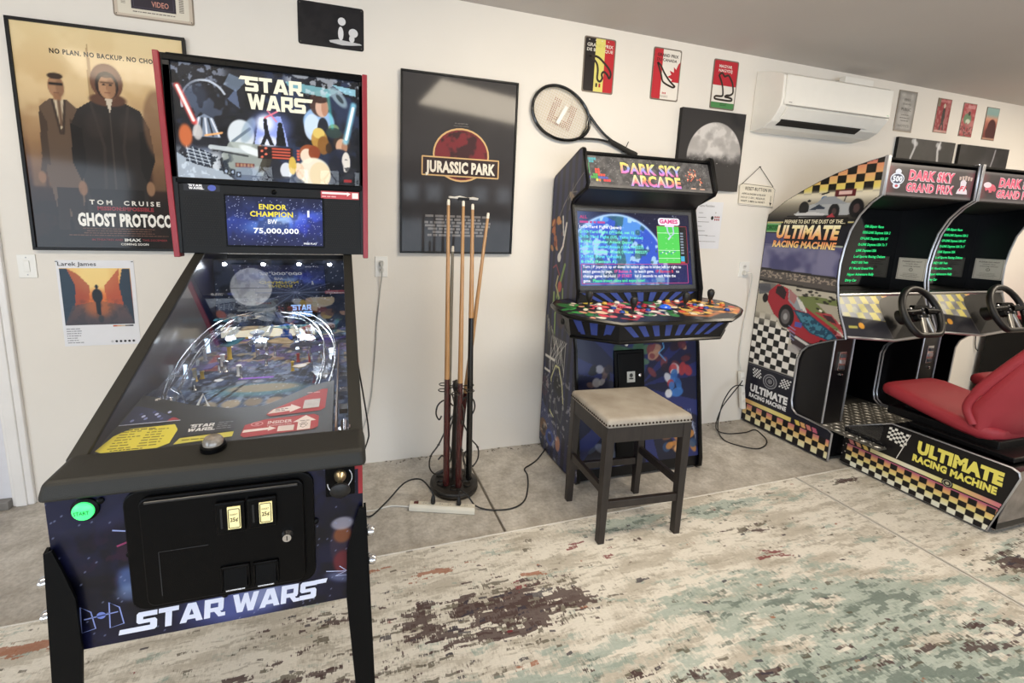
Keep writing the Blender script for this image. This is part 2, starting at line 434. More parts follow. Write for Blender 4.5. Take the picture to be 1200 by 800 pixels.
    def build(s, name, m, parent=None, label=None):
        P = np.concatenate(s.V)-root_loc(parent); me = bpy.data.meshes.new(name)
        me.from_pydata([tuple(p) for p in P], [], s.F)
        ca = me.color_attributes.new('ink', 'FLOAT_COLOR', 'POINT')
        c = np.ones((len(P), 4), np.float32); c[:, :3] = srgb(np.clip(np.concatenate(s.Cc), 0, 1)); ca.data.foreach_set('color', c.ravel())
        me.materials.append(m); o = link(name, me, parent)
        if label: o['label'] = label
        return o
def arc(cx, cy, r, a0, a1, n=8, ry=None):
    ry = ry or r
    return [(cx+r*math.cos(math.radians(a0+(a1-a0)*i/n)), cy+ry*math.sin(math.radians(a0+(a1-a0)*i/n))) for i in range(n+1)]
def smooth_path(pts, n=8):
    """Catmull-Rom through the points"""
    P = [Vector(p) for p in pts]; P = [P[0]*2-P[1]]+P+[P[-1]*2-P[-2]]; out = []
    for i in range(1, len(P)-2):
        a, b, c, d = P[i-1:i+3]
        for k in range(n):
            t = k/n; out.append(.5*((2*b)+(c-a)*t+(2*a-5*b+4*c-d)*t*t+(3*b-a-3*c+d)*t**3))
    out.append(P[-2]); return [tuple(p) for p in out]
# ------------------------------------------------------------------ the setting
WY = 2.625
def ceil_z(x): return 2.768-0.0118*x
g = G(); g.box(-4.2, 8.2, WY, WY+0.12, 0, 2.9)
tag(g.build('wall_back', WALLM), kind='structure')
g = G(); g.box(-4.2, -4.08, -3.9, WY, 0, 2.9); tag(g.build('wall_left', WALLM), kind='structure')
g = G(); g.box(8.08, 8.2, -3.9, WY, 0, 2.9); tag(g.build('wall_right', WALLM), kind='structure')
g = G(); g.box(-4.2, 8.2, -4.02, -3.9, 0, 2.9); tag(g.build('wall_front', WALLM), kind='structure')
g = G(); g.hexa([(-4.2, -4, ceil_z(-4.2)), (8.2, -4, ceil_z(8.2)), (8.2, WY+.1, ceil_z(8.2)), (-4.2, WY+.1, ceil_z(-4.2))], [(-4.2, -4, 3.0), (8.2, -4, 3.0), (8.2, WY+.1, 3.0), (-4.2, WY+.1, 3.0)])
tag(g.build('ceiling', mat('ceiling_paint', 'c9c2bc', 0.8, noise=0.06, nscale=1.0, bump=0.15, bscale=80)), kind='structure')

def concrete():
    m = bpy.data.materials.new('worn_concrete'); m.use_nodes = True; nt = m.node_tree; b = nt.nodes['Principled BSDF']; L = nt.links.new
    tc = nt.nodes.new('ShaderNodeTexCoord')
    def noise(scale, det=6, rough=.6):
        n = nt.nodes.new('ShaderNodeTexNoise'); n.inputs['Scale'].default_value = scale; n.inputs['Detail'].default_value = det; n.inputs['Roughness'].default_value = rough
        L(tc.outputs['Object'], n.inputs['Vector']); return n
    def ramp(src, a, ca, b_, cb):
        r = nt.nodes.new('ShaderNodeValToRGB'); e = r.color_ramp.elements; e[0].position = a; e[1].position = b_
        e[0].color = tuple(srgb(C(ca)))+(1,); e[1].color = tuple(srgb(C(cb)))+(1,); L(src.outputs['Fac'], r.inputs[0]); return r
    a = ramp(noise(2.2), .3, 'b9b3ab', .7, 'd8d3cb'); s2 = ramp(noise(9, 8, .7), .40, 'a59d93', .6, 'ffffff'); s3 = ramp(noise(60, 3), .3, 'dddddd', .6, 'ffffff')
    m1 = nt.nodes.new('ShaderNodeMix'); m1.data_type = 'RGBA'; m1.blend_type = 'MULTIPLY'; m1.inputs[0].default_value = .45; L(a.outputs[0], m1.inputs[6]); L(s2.outputs[0], m1.inputs[7])
    m2 = nt.nodes.new('ShaderNodeMix'); m2.data_type = 'RGBA'; m2.blend_type = 'MULTIPLY'; m2.inputs[0].default_value = .8; L(m1.outputs[2], m2.inputs[6]); L(s3.outputs[0], m2.inputs[7])
    L(m2.outputs[2], b.inputs['Base Color']); b.inputs['Roughness'].default_value = .62
    bp = nt.nodes.new('ShaderNodeBump'); bp.inputs['Strength'].default_value = .15; bp.inputs['Distance'].default_value = .004; L(noise(30).outputs['Fac'], bp.inputs['Height']); L(bp.outputs[0], b.inputs['Normal'])
    return m
CONC = concrete()
# the slab is cast in bays with tooled joints between them
floor_root = None
g = G(); g.box(-4.2, 8.2, -4.0, WY+.1, -0.1, -0.006); fl = tag(g.build('floor', mat('joint_dirt', '6e675e', 0.9, noise=.3)), kind='structure')
xs = [-4.2, -2.25, 0.755, 3.76, 6.76, 8.2]; ys = [-4.0, -0.9, WY+.1]
for i in range(5):
    for j in range(2):
        g = G(); g.box(xs[i]+.006, xs[i+1]-.006, ys[j]+.006, ys[j+1]-.006, -0.02, 0.0)
        g.build('slab', CONC, fl, bevel=.005)
# dirt crumbs along the foot of the wall
rg = random.Random(4); g = G()
for i in range(260):
    x = rg.uniform(-1.5, 3.0); y = WY-.004-abs(rg.gauss(0, .018)); r = rg.uniform(.002, .007); g.box(x-r, x+r, y-r*.6, y, 0, r*.8)
tag(g.build('grit', mat('grey_grit', '8d857a', .9, noise=.4)), 'grey grit and crumbled plaster lying along the foot of the back wall', 'debris', kind='stuff')

# door and its casing at the far left of the back wall
g = G(); g.box(-2.62, -1.665, WY-.012, WY, 0.045, 2.10); d1 = tag(g.build('door_1', mat('door_paint', 'dcdce2', .45, noise=.04), bevel=.003), kind='structure')
g = G(); g.box(-2.62, -1.665, WY-.05, WY, 0, .045); tag(g.build('trim_1', mat('threshold_metal', '8f8b86', .5, metal=.4, noise=.2), bevel=.004), kind='structure')
t2 = G(); t2.box(-1.665, -1.572, WY-.022, WY, 0, 2.2); t2.box(-1.65, -1.60, WY-.030, WY, 0, 2.2)
tag(t2.build('trim_2', WHITE_PAINT, bevel=.006), kind='structure')
# sectional garage door behind the camera, its row of leaded windows lit by the sky (seen mirrored in the poster glazing)
g = G(); g.box(-1.6, 3.9, -3.9, -3.84, 0, 2.5); gd = tag(g.build('door_2', mat('garage_door_paint', 'cfc9c0', .5, noise=.05), bevel=.004), kind='structure')
SKYP = mat('sky_lit_pane', 'dfeaf6', .3, emit=6.0, noise=.1, nscale=6)
for i in range(10):
    x0 = -1.35+i*.50+.03*(i % 2)
    g = G(); g.box(x0, x0+.30, -3.835, -3.83, 2.00, 2.32); g.build('pane', SKYP, gd)
    g = G()
    for (a, b) in (((x0, 2.16), (x0+.05, 2.16)), ((x0+.05, 2.16), (x0+.15, 2.29)), ((x0+.15, 2.29), (x0+.25, 2.16)), ((x0+.25, 2.16), (x0+.15, 2.03)), ((x0+.15, 2.03), (x0+.05, 2.16)), ((x0+.25, 2.16), (x0+.30, 2.16)), ((x0+.15, 2.29), (x0+.15, 2.32)), ((x0+.15, 2.03), (x0+.15, 2.00)), ((x0, 2.00), (x0+.30, 2.00)), ((x0, 2.32), (x0+.30, 2.32)), ((x0, 2.00), (x0, 2.32)), ((x0+.30, 2.00), (x0+.30, 2.32))):
        g.tube([(a[0], -3.825, a[1]), (b[0], -3.825, b[1])], .009, 6)
    g.build('leading', BLK, gd)

# rug(s): distressed abstract weave, the fields of colour steered to where the photograph has them
def rug_mat(name, spots, base_seed):
    m = bpy.data.materials.new(name); m.use_nodes = True; nt = m.node_tree; b = nt.nodes['Principled BSDF']; L = nt.links.new
    tc = nt.nodes.new('ShaderNodeTexCoord')
    def mapping(sx, sy, off):
        mp = nt.nodes.new('ShaderNodeMapping'); mp.inputs['Scale'].default_value = (sx, sy, 1); mp.inputs['Location'].default_value = (off, off*1.7, 0)
        L(tc.outputs['Object'], mp.inputs[0]); return mp
    def noise(sx, sy, off, det=5, rough=.6, dist=0.):
        n = nt.nodes.new('ShaderNodeTexNoise'); n.inputs['Scale'].default_value = 1; n.inputs['Detail'].default_value = det; n.inputs['Roughness'].default_value = rough; n.inputs['Distortion'].default_value = dist
        L(mapping(sx, sy, off).outputs[0], n.inputs['Vector']); return n.outputs['Fac']
    def math_(op, a, b_=None, clamp=False):
        q = nt.nodes.new('ShaderNodeMath'); q.operation = op; q.use_clamp = clamp
        for i, v in enumerate((a, b_)):
            if v is None: continue
            if isinstance(v, (int, float)): q.inputs[i].default_value = v
            else: L(v, q.inputs[i])
        return q.outputs[0]
    def step(v, lo, hi):
        r = nt.nodes.new('ShaderNodeMapRange'); r.interpolation_type = 'SMOOTHSTEP'; r.inputs[1].default_value = lo; r.inputs[2].default_value = hi; L(v, r.inputs[0]); return r.outputs[0]
    def mixc(fac, a, col):
        q = nt.nodes.new('ShaderNodeMix'); q.data_type = 'RGBA'; L(fac, q.inputs[0])
        if isinstance(a, str): q.inputs[6].default_value = tuple(srgb(C(a)))+(1,)
        else: L(a, q.inputs[6])
        q.inputs[7].default_value = tuple(srgb(C(col)))+(1,); return q.outputs[2]
    def field(cs):
        """soft mask: woven colour fields centred at floor points"""
        tot = None
        sep = nt.nodes.new('ShaderNodeSeparateXYZ'); L(tc.outputs['Object'], sep.inputs[0])
        for (x, y, rx, ry, w) in cs:
            dx = math_('MULTIPLY', math_('SUBTRACT', sep.outputs[0], x), 1/rx); dy = math_('MULTIPLY', math_('SUBTRACT', sep.outputs[1], y), 1/ry)
            d = math_('ADD', math_('MULTIPLY', dx, dx), math_('MULTIPLY', dy, dy))
            e = math_('MULTIPLY', math_('POWER', 2.718, math_('MULTIPLY', d, -1.0)), w)
            tot = e if tot is None else math_('ADD', tot, e)
        return tot
    # coordinates snapped to little woven blocks give the colour fields their stepped, thready edges
    def blockmap(ix, iy, sx, sy, off):
        wv = nt.nodes.new('ShaderNodeVectorMath'); wv.operation = 'MULTIPLY_ADD'; nn = nt.nodes.new('ShaderNodeTexNoise'); nn.inputs['Scale'].default_value = 14; nn.inputs['Detail'].default_value = 2
        L(tc.outputs['Object'], nn.inputs['Vector']); L(nn.outputs['Color'], wv.inputs[0]); wv.inputs[1].default_value = (.05, .03, 0); L(tc.outputs['Object'], wv.inputs[2])
        sn = nt.nodes.new('ShaderNodeVectorMath'); sn.operation = 'SNAP'; sn.inputs[1].default_value = (ix, iy, 1); L(wv.outputs[0], sn.inputs[0])
        mp = nt.nodes.new('ShaderNodeMapping'); mp.inputs['Scale'].default_value = (sx, sy, 1); mp.inputs['Location'].default_value = (off, off*1.7, 0); L(sn.outputs[0], mp.inputs[0]); return mp
    def bnoise(sx, sy, off, det=5, rough=.6, ix=.022, iy=.009):
        n = nt.nodes.new('ShaderNodeTexNoise'); n.inputs['Scale'].default_value = 1; n.inputs['Detail'].default_value = det; n.inputs['Roughness'].default_value = rough
        L(blockmap(ix, iy, sx, sy, off).outputs[0], n.inputs['Vector']); return n.outputs['Fac']
    jag = math_('MULTIPLY', math_('SUBTRACT', noise(70, 60, 8, 2, .6), .5), .16)
    thr = math_('MULTIPLY', math_('SUBTRACT', noise(240, 30, 18, 1, .5), .5), .10)
    jag = math_('ADD', jag, thr)
    c = mixc(step(math_('ADD', bnoise(3, 12, base_seed+2), jag), .44, .62), 'e6e1d7', 'c4bdb1')
    c = mixc(math_('MULTIPLY', step(math_('ADD', bnoise(7, 40, 21, 4, .7, .012, .006), jag), .52, .62), .6), c, 'a69f92')
    t = math_('ADD', math_('ADD', bnoise(5.0, 17, base_seed+9, 5, .65), jag), field(spots['aqua']))
    c = mixc(math_('MULTIPLY', step(t, .575, .68), .62), c, '8fa8a2')
    t = math_('ADD', math_('ADD', bnoise(9, 30, base_seed+13, 4, .6), jag), field(spots['aqua']))
    c = mixc(math_('MULTIPLY', step(t, .70, .78), .72), c, '5f6e68')
    t = math_('ADD', math_('ADD', bnoise(9, 34, base_seed+17, 4, .6), jag), math_('MULTIPLY', field(spots['dark']), .6))
    c = mixc(math_('MULTIPLY', step(t, .645, .68), .8), c, '625c50')
    t = math_('ADD', math_('ADD', bnoise(6.0, 20, base_seed, 5, .62), jag), field(spots['dark']))
    c = mixc(math_('MULTIPLY', step(t, .685, .71), .88), c, '523f40')
    t = math_('ADD', math_('ADD', bnoise(11, 40, base_seed+23, 3, .5), jag), math_('MULTIPLY', field(spots['dark']), .4))
    c = mixc(math_('MULTIPLY', step(t, .695, .72), .85), c, '47434d')
    t = math_('ADD', math_('ADD', bnoise(9, 36, base_seed+31, 3, .5), jag), field(spots['rust']))
    c = mixc(math_('MULTIPLY', step(t, .72, .75), .8), c, 'a5694e')
    t = math_('ADD', math_('ADD', bnoise(11, 40, base_seed+41, 3, .5), jag), field(spots['red']))
    c = mixc(math_('MULTIPLY', step(t, .73, .76), .85), c, '83383f')
    br = nt.nodes.new('ShaderNodeMix'); br.data_type = 'RGBA'; br.blend_type = 'MULTIPLY'; br.inputs[0].default_value = 1
    w = nt.nodes.new('ShaderNodeMapRange'); w.inputs[3].default_value = .82; w.inputs[4].default_value = 1.1; L(noise(60, 260, 2, 2), w.inputs[0]); L(c, br.inputs[6]); L(w.outputs[0], br.inputs[7])
    L(br.outputs[2], b.inputs['Base Color']); b.inputs['Roughness'].default_value = .95; b.inputs['Specular IOR Level'].default_value = .1
    bp = nt.nodes.new('ShaderNodeBump'); bp.inputs['Strength'].default_value = .5; bp.inputs['Distance'].default_value = .003; L(noise(120, 300, 1, 2), bp.inputs['Height']); L(bp.outputs[0], b.inputs['Normal'])
    return m
SP1 = dict(dark=[(-.35, 1.28, .35, .12, .20), (-.15, 1.52, .2, .06, .15), (2.35, .85, .3, .08, .16), (.40, 1.40, .34, .16, .20), (.75, 1.40, .28, .12, .20), (.1, 1.1, .4, .1, .16), (.25, .9, .5, .12, .2), (.9, .95, .3, .1, .2), (1.5, .9, .5, .12, .12), (2.0, 1.55, .2, .05, .2), (-.5, .9, .5, .1, .2), (.1, .72, .5, .1, .2)],
           aqua=[(2.0, 1.72, .4, .06, .22), (1.6, 1.2, .5, .15, .2), (.6, 1.1, .4, .1, .16), (1.3, .85, .6, .15, .24), (2.2, 1.05, .4, .12, .22), (2.0, .7, .6, .2, .25), (1.35, 1.72, .3, .04, .2), (.0, .95, .3, .1, .14)],
           rust=[(.35, 1.66, .15, .03, .32), (.05, 1.72, .12, .02, .3), (-1.15, 1.66, .25, .03, .42), (.75, 1.55, .1, .03, .2), (.5, .95, .4, .03, .25), (.15, 1.15, .3, .03, .15)],
           red=[(.72, 1.5, .10, .04, .26), (1.05, 1.66, .10, .03, .2), (1.15, 1.55, .05, .03, .25), (1.95, 1.38, .12, .03, .3), (.8, .9, .15, .03, .25), (1.1, .82, .1, .03, .2)])
SP2 = dict(dark=[(3.3, 1.1, .3, .08, .14), (2.95, 1.75, .12, .03, .3), (3.0, 1.05, .15, .06, .26)], aqua=[(3.2, 1.0, .5, .15, .16), (3.0, .7, .4, .1, .2)], rust=[(3.0, .6, .2, .03, .1)], red=[(2.9, .75, .1, .03, .1)])
def rug(name, label, x0, x1, y0, y1, sp, seed, group):
    r = thing(name, label, 'rug', (0, 0, 0), group)
    g = G(); n = 24
    g.hexa([(x0, y0, .001), (x1, y0, .001), (x1, y1[1], .001), (x0, y1[0], .001)], [(x0, y0, .005), (x1, y0, .005), (x1, y1[1], .005), (x0, y1[0], .005)])
    g.build('pile', rug_mat(name+'_weave', sp, seed), r)
    g = G(); bm_ = mat('rug_binding', 'd6d1c8', .9, noise=.15, nscale=200)
    for pth in ([(x0, y1[0]+.003, .004), (x1, y1[1]+.003, .004)], [(x1-.002, y0, .004), (x1-.002, y1[1], .004)], [(x0+.002, y0, .004), (x0+.002, y1[0], .004)]):
        g = G(); g.tube(pth, .004, 6); g.build('binding', bm_, r)
rug('rug', 'large distressed cream rug with dark and sage patches under the pinball machine', -3.6, 2.69, -1.2, (1.735, 1.85), SP1, 3.0, None)
rug('rug', 'pale distressed rug running under the racing seats at the right', 2.705, 6.4, -1.2, (1.85, 1.91), SP2, 11.0, None)

# ------------------------------------------------------------------ things on the back wall
FY = WY
def flat_sign(name, label, cat, x0, x1, z0, z1, t, edge_mat, group=None, r=0.0):
    """a plate standing proud of the wall; returns root and the frame on its face (origin bottom left)"""
    root = thing(name, label, cat, ((x0+x1)/2, FY-t/2, z0), group)
    g = G()
    if r:
        pts = arc(x1-r, z0+r, r, -90, 0, 4)+arc(x1-r, z1-r, r, 0, 90, 4)+arc(x0+r, z1-r, r, 90, 180, 4)+arc(x0+r, z0+r, r, 180, 270, 4)
        g.prism(pts, FY-t, FY-.0005, 'y')
    else: g.box(x0, x1, FY-t, FY-.0005, z0, z1)
    g.build('plate' if r else 'backing', edge_mat, root)
    return root, wall_frame(x0, z0, FY-t)
def poster_frame(root, x0, x1, z0, z1, t, w=.014, m=None):
    g = G()
    for a in ((x0-.002, x1+.002, z1-w, z1+.002), (x0-.002, x1+.002, z0-.002, z0+w)): g.box(a[0], a[1], FY-t-.008, FY-t+.002, a[2], a[3])
    for a in ((x0-.002, x0+w), (x1-w, x1+.002)): g.box(a[0], a[1], FY-t-.008, FY-t+.002, z0+w, z1-w)
    g.build('frame', m or BLK, root, bevel=.0015)

# action film poster
x0, x1, z0, z1 = -1.441, -.737, 1.327, 2.366
root, fr = flat_sign('film_poster', 'framed tan film poster with a hooded man, behind the pinball backbox', 'poster', x0, x1, z0, z1, .018, BLK)
w, h = x1-x0, z1-z0
c = Canvas(w, h, .0042, 'c9a877')
c.grad([(0, '0e0a09'), (.22, '1c1210'), (.36, '4a2f22'), (.5, '8b6a4b'), (.72, 'cfae7e'), (1, 'e6cf9f')])
c.blotch(.12, 5, .5, 'f2dfb4', .35, .3, mask=smooth01((c.Y-.5)/.2)); c.blotch(.05, 9, .55, '2a1712', .5, .2, mask=smooth01((.5-c.Y)/.2))
for bx, bw, bt in ((.03, .05, .62), (.09, .04, .70), (.16, .05, .58), (.52, .06, .66), (.6, .05, .60), (.66, .03, .7)): c.rect(bx, .3, bx+bw, bt, 'a8845c', .45, .02)
c.poly([(.285, .6), (.31, .6), (.302, .9), (.296, .98), (.290, .9)], 'a08058', .8)
# suited man left
c.poly([(.085, .665), (.13, .705), (.195, .705), (.235, .665), (.245, .45), (.225, .22), (.185, .16), (.12, .16), (.10, .30), (.075, .45)], '5d4a3b'); c.poly([(.085, .665), (.11, .60), (.105, .40), (.075, .42)], '45362b'); c.poly([(.20, .62), (.245, .60), (.245, .40), (.21, .42)], '45362b')
c.poly([(.138, .705), (.165, .56), (.190, .705)], 'c9b89c'); c.line([(.165, .70), (.166, .59)], .013, '6a5240'); c.line([(.14, .70), (.160, .55)], .010, '3c2f26'); c.line([(.188, .70), (.170, .55)], .010, '3c2f26')
c.ell(.160, .760, .032, .050, 'a57c5c', 1, .1); c.rect(.146, .70, .176, .73, '94694a', 1, .01); c.ell(.175, .755, .016, .04, '7d5a42', .6, .6)
c.ell(.160, .806, .030, .014, '3a2a20', 1, .3); c.rect(.133, .766, .187, .777, '15100e', 1, .006); c.line([(.15, .733), (.168, .733)], .004, '6d4636', .9); c.line([(.09, .45), (.075, .37)], .022, '45362b'); c.ell(.068, .345, .015, .028, '8a6448', .9, .4)
c.poly([(.12, .30), (.22, .30), (.225, .10), (.175, .10), (.165, .22), (.155, .10), (.11, .10)], '241a16')
# hooded man centre
c.poly([(.205, .60), (.235, .67), (.30, .715), (.36, .735), (.42, .715), (.49, .68), (.525, .60), (.535, .45), (.50, .33), (.49, .12), (.24, .12), (.235, .33), (.20, .45)], '26211f')
c.poly([(.20, .60), (.245, .58), (.25, .40), (.225, .33), (.195, .42)], '1b1716'); c.poly([(.48, .58), (.525, .60), (.54, .45), (.50, .33), (.475, .40)], '1b1716'); c.line([(.365, .72), (.362, .30)], .006, '4a413b', .8); c.line([(.29, .70), (.33, .50), (.32, .30)], .012, '38302c', .8); c.line([(.44, .69), (.41, .50), (.42, .32)], .012, '38302c', .8); c.ell(.30, .60, .04, .06, '3a322e', .5, .9); c.ell(.44, .60, .04, .06, '3a322e', .5, .9)
c.ell(.362, .800, .066, .082, '6a4634', 1, .06); c.ell(.362, .845, .045, .035, '7d553e', .8, .6); c.ell(.362, .720, .075, .030, '5a3b2c', 1, .3)
c.ell(.362, .785, .047, .062, '241713', 1, .08); c.ell(.363, .778, .035, .054, 'b58a68', 1, .1); c.ell(.380, .775, .018, .05, '8a6248', .6, .7); c.rect(.336, .795, .390, .802, '4a3024', .9, .006)
c.ell(.350, .788, .007, .004, '1d1411', .9, .4); c.ell(.377, .788, .007, .004, '1d1411', .9, .4); c.line([(.363, .79), (.361, .768)], .005, '94694c', .8); c.line([(.353, .752), (.373, .752)], .004, '7a4a3a', .9); c.ell(.362, .832, .030, .012, '3a2820', .8, .5)
c.poly([(.350, .725), (.365, .66), (.380, .725)], 'd0c2ae'); c.ell(.225, .30, .018, .035, '8a6448', .9, .3); c.ell(.51, .31, .018, .036, '9c7658', .9, .3)
c.poly([(.25, .30), (.48, .30), (.47, .08), (.40, .08), (.365, .22), (.33, .08), (.26, .08)], '17110f')
# fainter figures right
c.ell(.56, .62, .06, .16, '7a5a42', .7, .3); c.ell(.565, .735, .028, .04, '9a7a5c', .8, .3); c.ell(.65, .55, .06, .2, '6d4d37', .6, .3); c.ell(.655, .70, .026, .036, '8b6a4f', .7, .3)
c.build('print', fr, P_POSTER, root)
d = Decal(fr)
d.text('NO PLAN. NO BACKUP. NO CHOICE.', .15, .905, .03, '2a211b', w=.46, h=.021, bold=.035, spacing=1.1)
d.text('TOM  CRUISE', .245, .225, .03, 'e8e2d8', w=.30, h=.022, bold=.03, spacing=1.5)
d.text('MISSION:IMPOSSIBLE', .275, .198, .03, '8c2f38', w=.24, h=.018, bold=.05)
d.text('GHOST PROTOCOL', .19, .122, .03, 'f2eee6', w=.43, h=.060, bold=.05)
d.lines_of_print(.14, .105, .58, 4, .011, .004, '6b4a3c', 3, center=True)
d.text('IN THEATRES AND', .24, .048, .03, '9c3a40', w=.13, h=.010); d.text('IMAX', .378, .046, .03, 'f0ece4', w=.07, h=.014, bold=.03); d.text('THIS DECEMBER', .455, .048, .03, '9c3a40', w=.11, h=.010)
d.text('COMING SOON', .36, .026, .03, 'f0ece4', w=.12, h=.011, bold=.02)
d.build('lettering', P_POSTER, root)
poster_frame(root, x0, x1, z0, z1, .018, .012)

# dinosaur-park film poster
x0, x1, z0, z1 = .322, 1.024, 1.332, 2.352
root, fr = flat_sign('film_poster', 'framed dark grey film poster with a round red emblem, behind the cue rack', 'poster', x0, x1, z0, z1, .018, BLK)
w, h = x1-x0, z1-z0
c = Canvas(w, h, .007, '2c2a2c'); c.grad([(0, '1d1b1d'), (.4, '302d2f'), (1, '3a3838')]); c.blotch(.2, 3, .5, '454244', .3, .4)
c.ell(.36, .58, .165, .145, '7c2b31', 1, .05)
c.blotch(.06, 8, .52, '2a2022', .7, .12, mask=(np.hypot((c.X-.36)/.155, (c.Y-.58)/.135) < 1).astype(float))
c.build('print', fr, P_POSTER, root)
d = Decal(fr)
d.ring(.36, .58, .168, .149, .010, 'd8b27c', 1)
d.rect(.125, .458, .595, .562, '3a2c2c', 2); d.rrect(.125, .458, .595, .562, .002, .008, 'd8b27c', 3)
d.rect(.20, .462, .52, .558, '352628', 2.4)
d.text('JURASSIC PARK', .145, .478, .1, 'ece4d4', w=.43, h=.062, bold=.05, layer=5)
d.text('AN ADVENTURE', .355, .755, .02, '8f8a88', 'c', w=.08, h=.008, layer=1); d.text('65 MILLION YEARS IN THE MAKING', .355, .742, .02, '8f8a88', 'c', w=.09, h=.006, layer=1)
for k in range(7):
    d.lines_of_print(.14, .215-k*.019, .56, 1, .02, .013, '7b7776', 20+k, center=True)
d.build('lettering', P_POSTER, root)
poster_frame(root, x0, x1, z0, z1, .018, .009)

# artwork sheet (its square code left out)
x0, x1, z0, z1 = -1.372, -1.042, .835, 1.275
root, fr = flat_sign('artwork_sheet', 'white artist sheet with orange alley picture under the tan poster', 'sheet', x0, x1, z0, z1, .002, mat('white_paper', 'e6e6ea', .7, noise=.02))
c = Canvas(.300, .291, .004, '2a3a4c')
c.grad([(0, '27394a'), (.25, '5f4a4a'), (.5, 'c2603a'), (.8, 'e8a85a'), (1, 'f0c67c')])
c.ell(.145, .25, .08, .09, 'f7d98e', .9, .8); c.ell(.15, .12, .05, .06, 'e87c3e', .8, .9)
c.poly([(0, 0), (.05, .09), (.06, .2), (.03, .291), (0, .291)], '2c4052'); c.poly([(.05, .09), (.11, .11), (.12, .2), (.075, .26), (.03, .291), (.06, .2)], 'a34a38', .8)
c.poly([(.3, 0), (.26, .09), (.245, .2), (.265, .291), (.3, .291)], '27394a'); c.poly([(.26, .09), (.19, .11), (.18, .2), (.22, .25), (.25, .291), (.245, .2)], 'b5523a', .8)
c.poly([(0, 0), (.3, 0), (.27, .1), (.17, .12), (.13, .12), (.04, .1)], '5a4c50', .7); c.ell(.15, .09, .06, .05, 'd8703c', .5, .9)
c.ell(.148, .15, .023, .036, '14202c', 1, .2); c.ell(.148, .197, .008, .011, '14202c'); c.line([(.143, .12), (.146, .06)], .012, '14202c'); c.line([(.154, .12), (.152, .055)], .012, '14202c'); c.ell(.155, .03, .012, .02, '22303c', .6, .6)
c.blotch(.02, 7, .6, '1b2a3a', .2, .2, mask=smooth01((.16-c.Y)/.05))
c.build('picture', Frame((x0+.012, FY-.0024, z0+.109), (1, 0, 0), (0, 0, 1)), P_MATT, root)
d = Decal(fr)
d.text('Larek James', .008, .412, .03, '3c3c40', w=.16, h=.020, bold=.01)
d.lines_of_print(.014, .088, .085, 7, .012, .004, '8a8a90', 5)
for k, cc in enumerate(('c0562c', 'd8a87c', 'cbb79c', '6b625c', '22242c')): d.rect(.215+k*.018, .097, .233+k*.018, .104, cc, 1)
for k in range(6): d.disc(.205+k*.019, .018, .006, .006, '2a2a30' if k else 'c8c8cc', 1)
d.build('lettering', P_MATT, root)
for px in (x0+.004, x1-.006): g = G(); g.box(px-.004, px+.004, FY-.006, FY-.002, z1-.008, z1-.005); g.build('pin', BLK, root)

# light switch, outlets
def wall_plate(name, label, x0, x1, z0, z1, kind, cat):
    root = thing(name, label, cat, ((x0+x1)/2, FY, z0))
    g = G(); g.box(x0, x1, FY-.006, FY, z0, z1); g.build('cover_plate', WHITE_PL, root, bevel=.002)
    cx = (x0+x1)/2; cz = (z0+z1)/2
    if kind == 'switch':
        g = G(); g.box(cx-.012, cx+.012, FY-.010, FY-.005, cz-.028, cz+.028); g.build('rocker', WHITE_PL, root, bevel=.002)
        for s in (-1, 1): g = G(); g.lathe((cx, FY-.0075, cz+s*.042), [(.003, 0), (.003, .002)], 8, (0, 1, 0)); g.build('screw', mat('screw_steel', 'a8a8aa', .4, metal=.8, noise=.1), root)
    else:
        for s in (-1, 1):
            g = G(); g.lathe((cx, FY-.0085, cz+s*.021), [(.0165, 0), (.0175, .003)], 18, (0, 1, 0)); f = g.build('receptacle', mat('outlet_face', 'd8d6d0', .4, noise=.02), root)
            g = G(); g.box(cx-.008, cx-.005, FY-.0092, FY-.008, cz+s*.021-.004, cz+s*.021+.007); g.box(cx+.005, cx+.008, FY-.0092, FY-.008, cz+s*.021-.004, cz+s*.021+.007)
            g.build('slot', BLK, f)
    return root
wall_plate('light_switch', 'white light switch beside the door casing', -1.522, -1.448, 1.188, 1.302, 'switch', 'switch')
wall_plate('wall_outlet', 'white wall outlet between the pinball machine and the dark poster', .176, .250, 1.186, 1.308, 'outlet', 'outlet')
wall_plate('wall_outlet', 'white wall outlet left of the racing cabinets', 2.890, 2.984, 1.174, 1.290, 'outlet', 'outlet')

# tin signs
def bumper(root, x0, x1, z0, z1):
    for px in (x0+.012, x1-.012):
        for pz in (z0+.012, z1-.012): g = G(); g.lathe((px, FY-.0045, pz), [(.003, 0), (.003, .002)], 8, (0, 1, 0)); g.build('nail', mat('nail_steel', '6b6660', .5, metal=.6, noise=.1), root)
TIN = mat('tin_edge', '8f8478', .45, metal=.6, noise=.2)
def tin(label, x0, x1, z0, z1, name='tin_sign', group=None, m=TIN, r=.012):
    root, fr = flat_sign(name, label, 'sign', x0, x1, z0, z1, .003, m, group, r)
    bumper(root, x0, x1, z0, z1); return root, fr, x1-x0, z1-z0
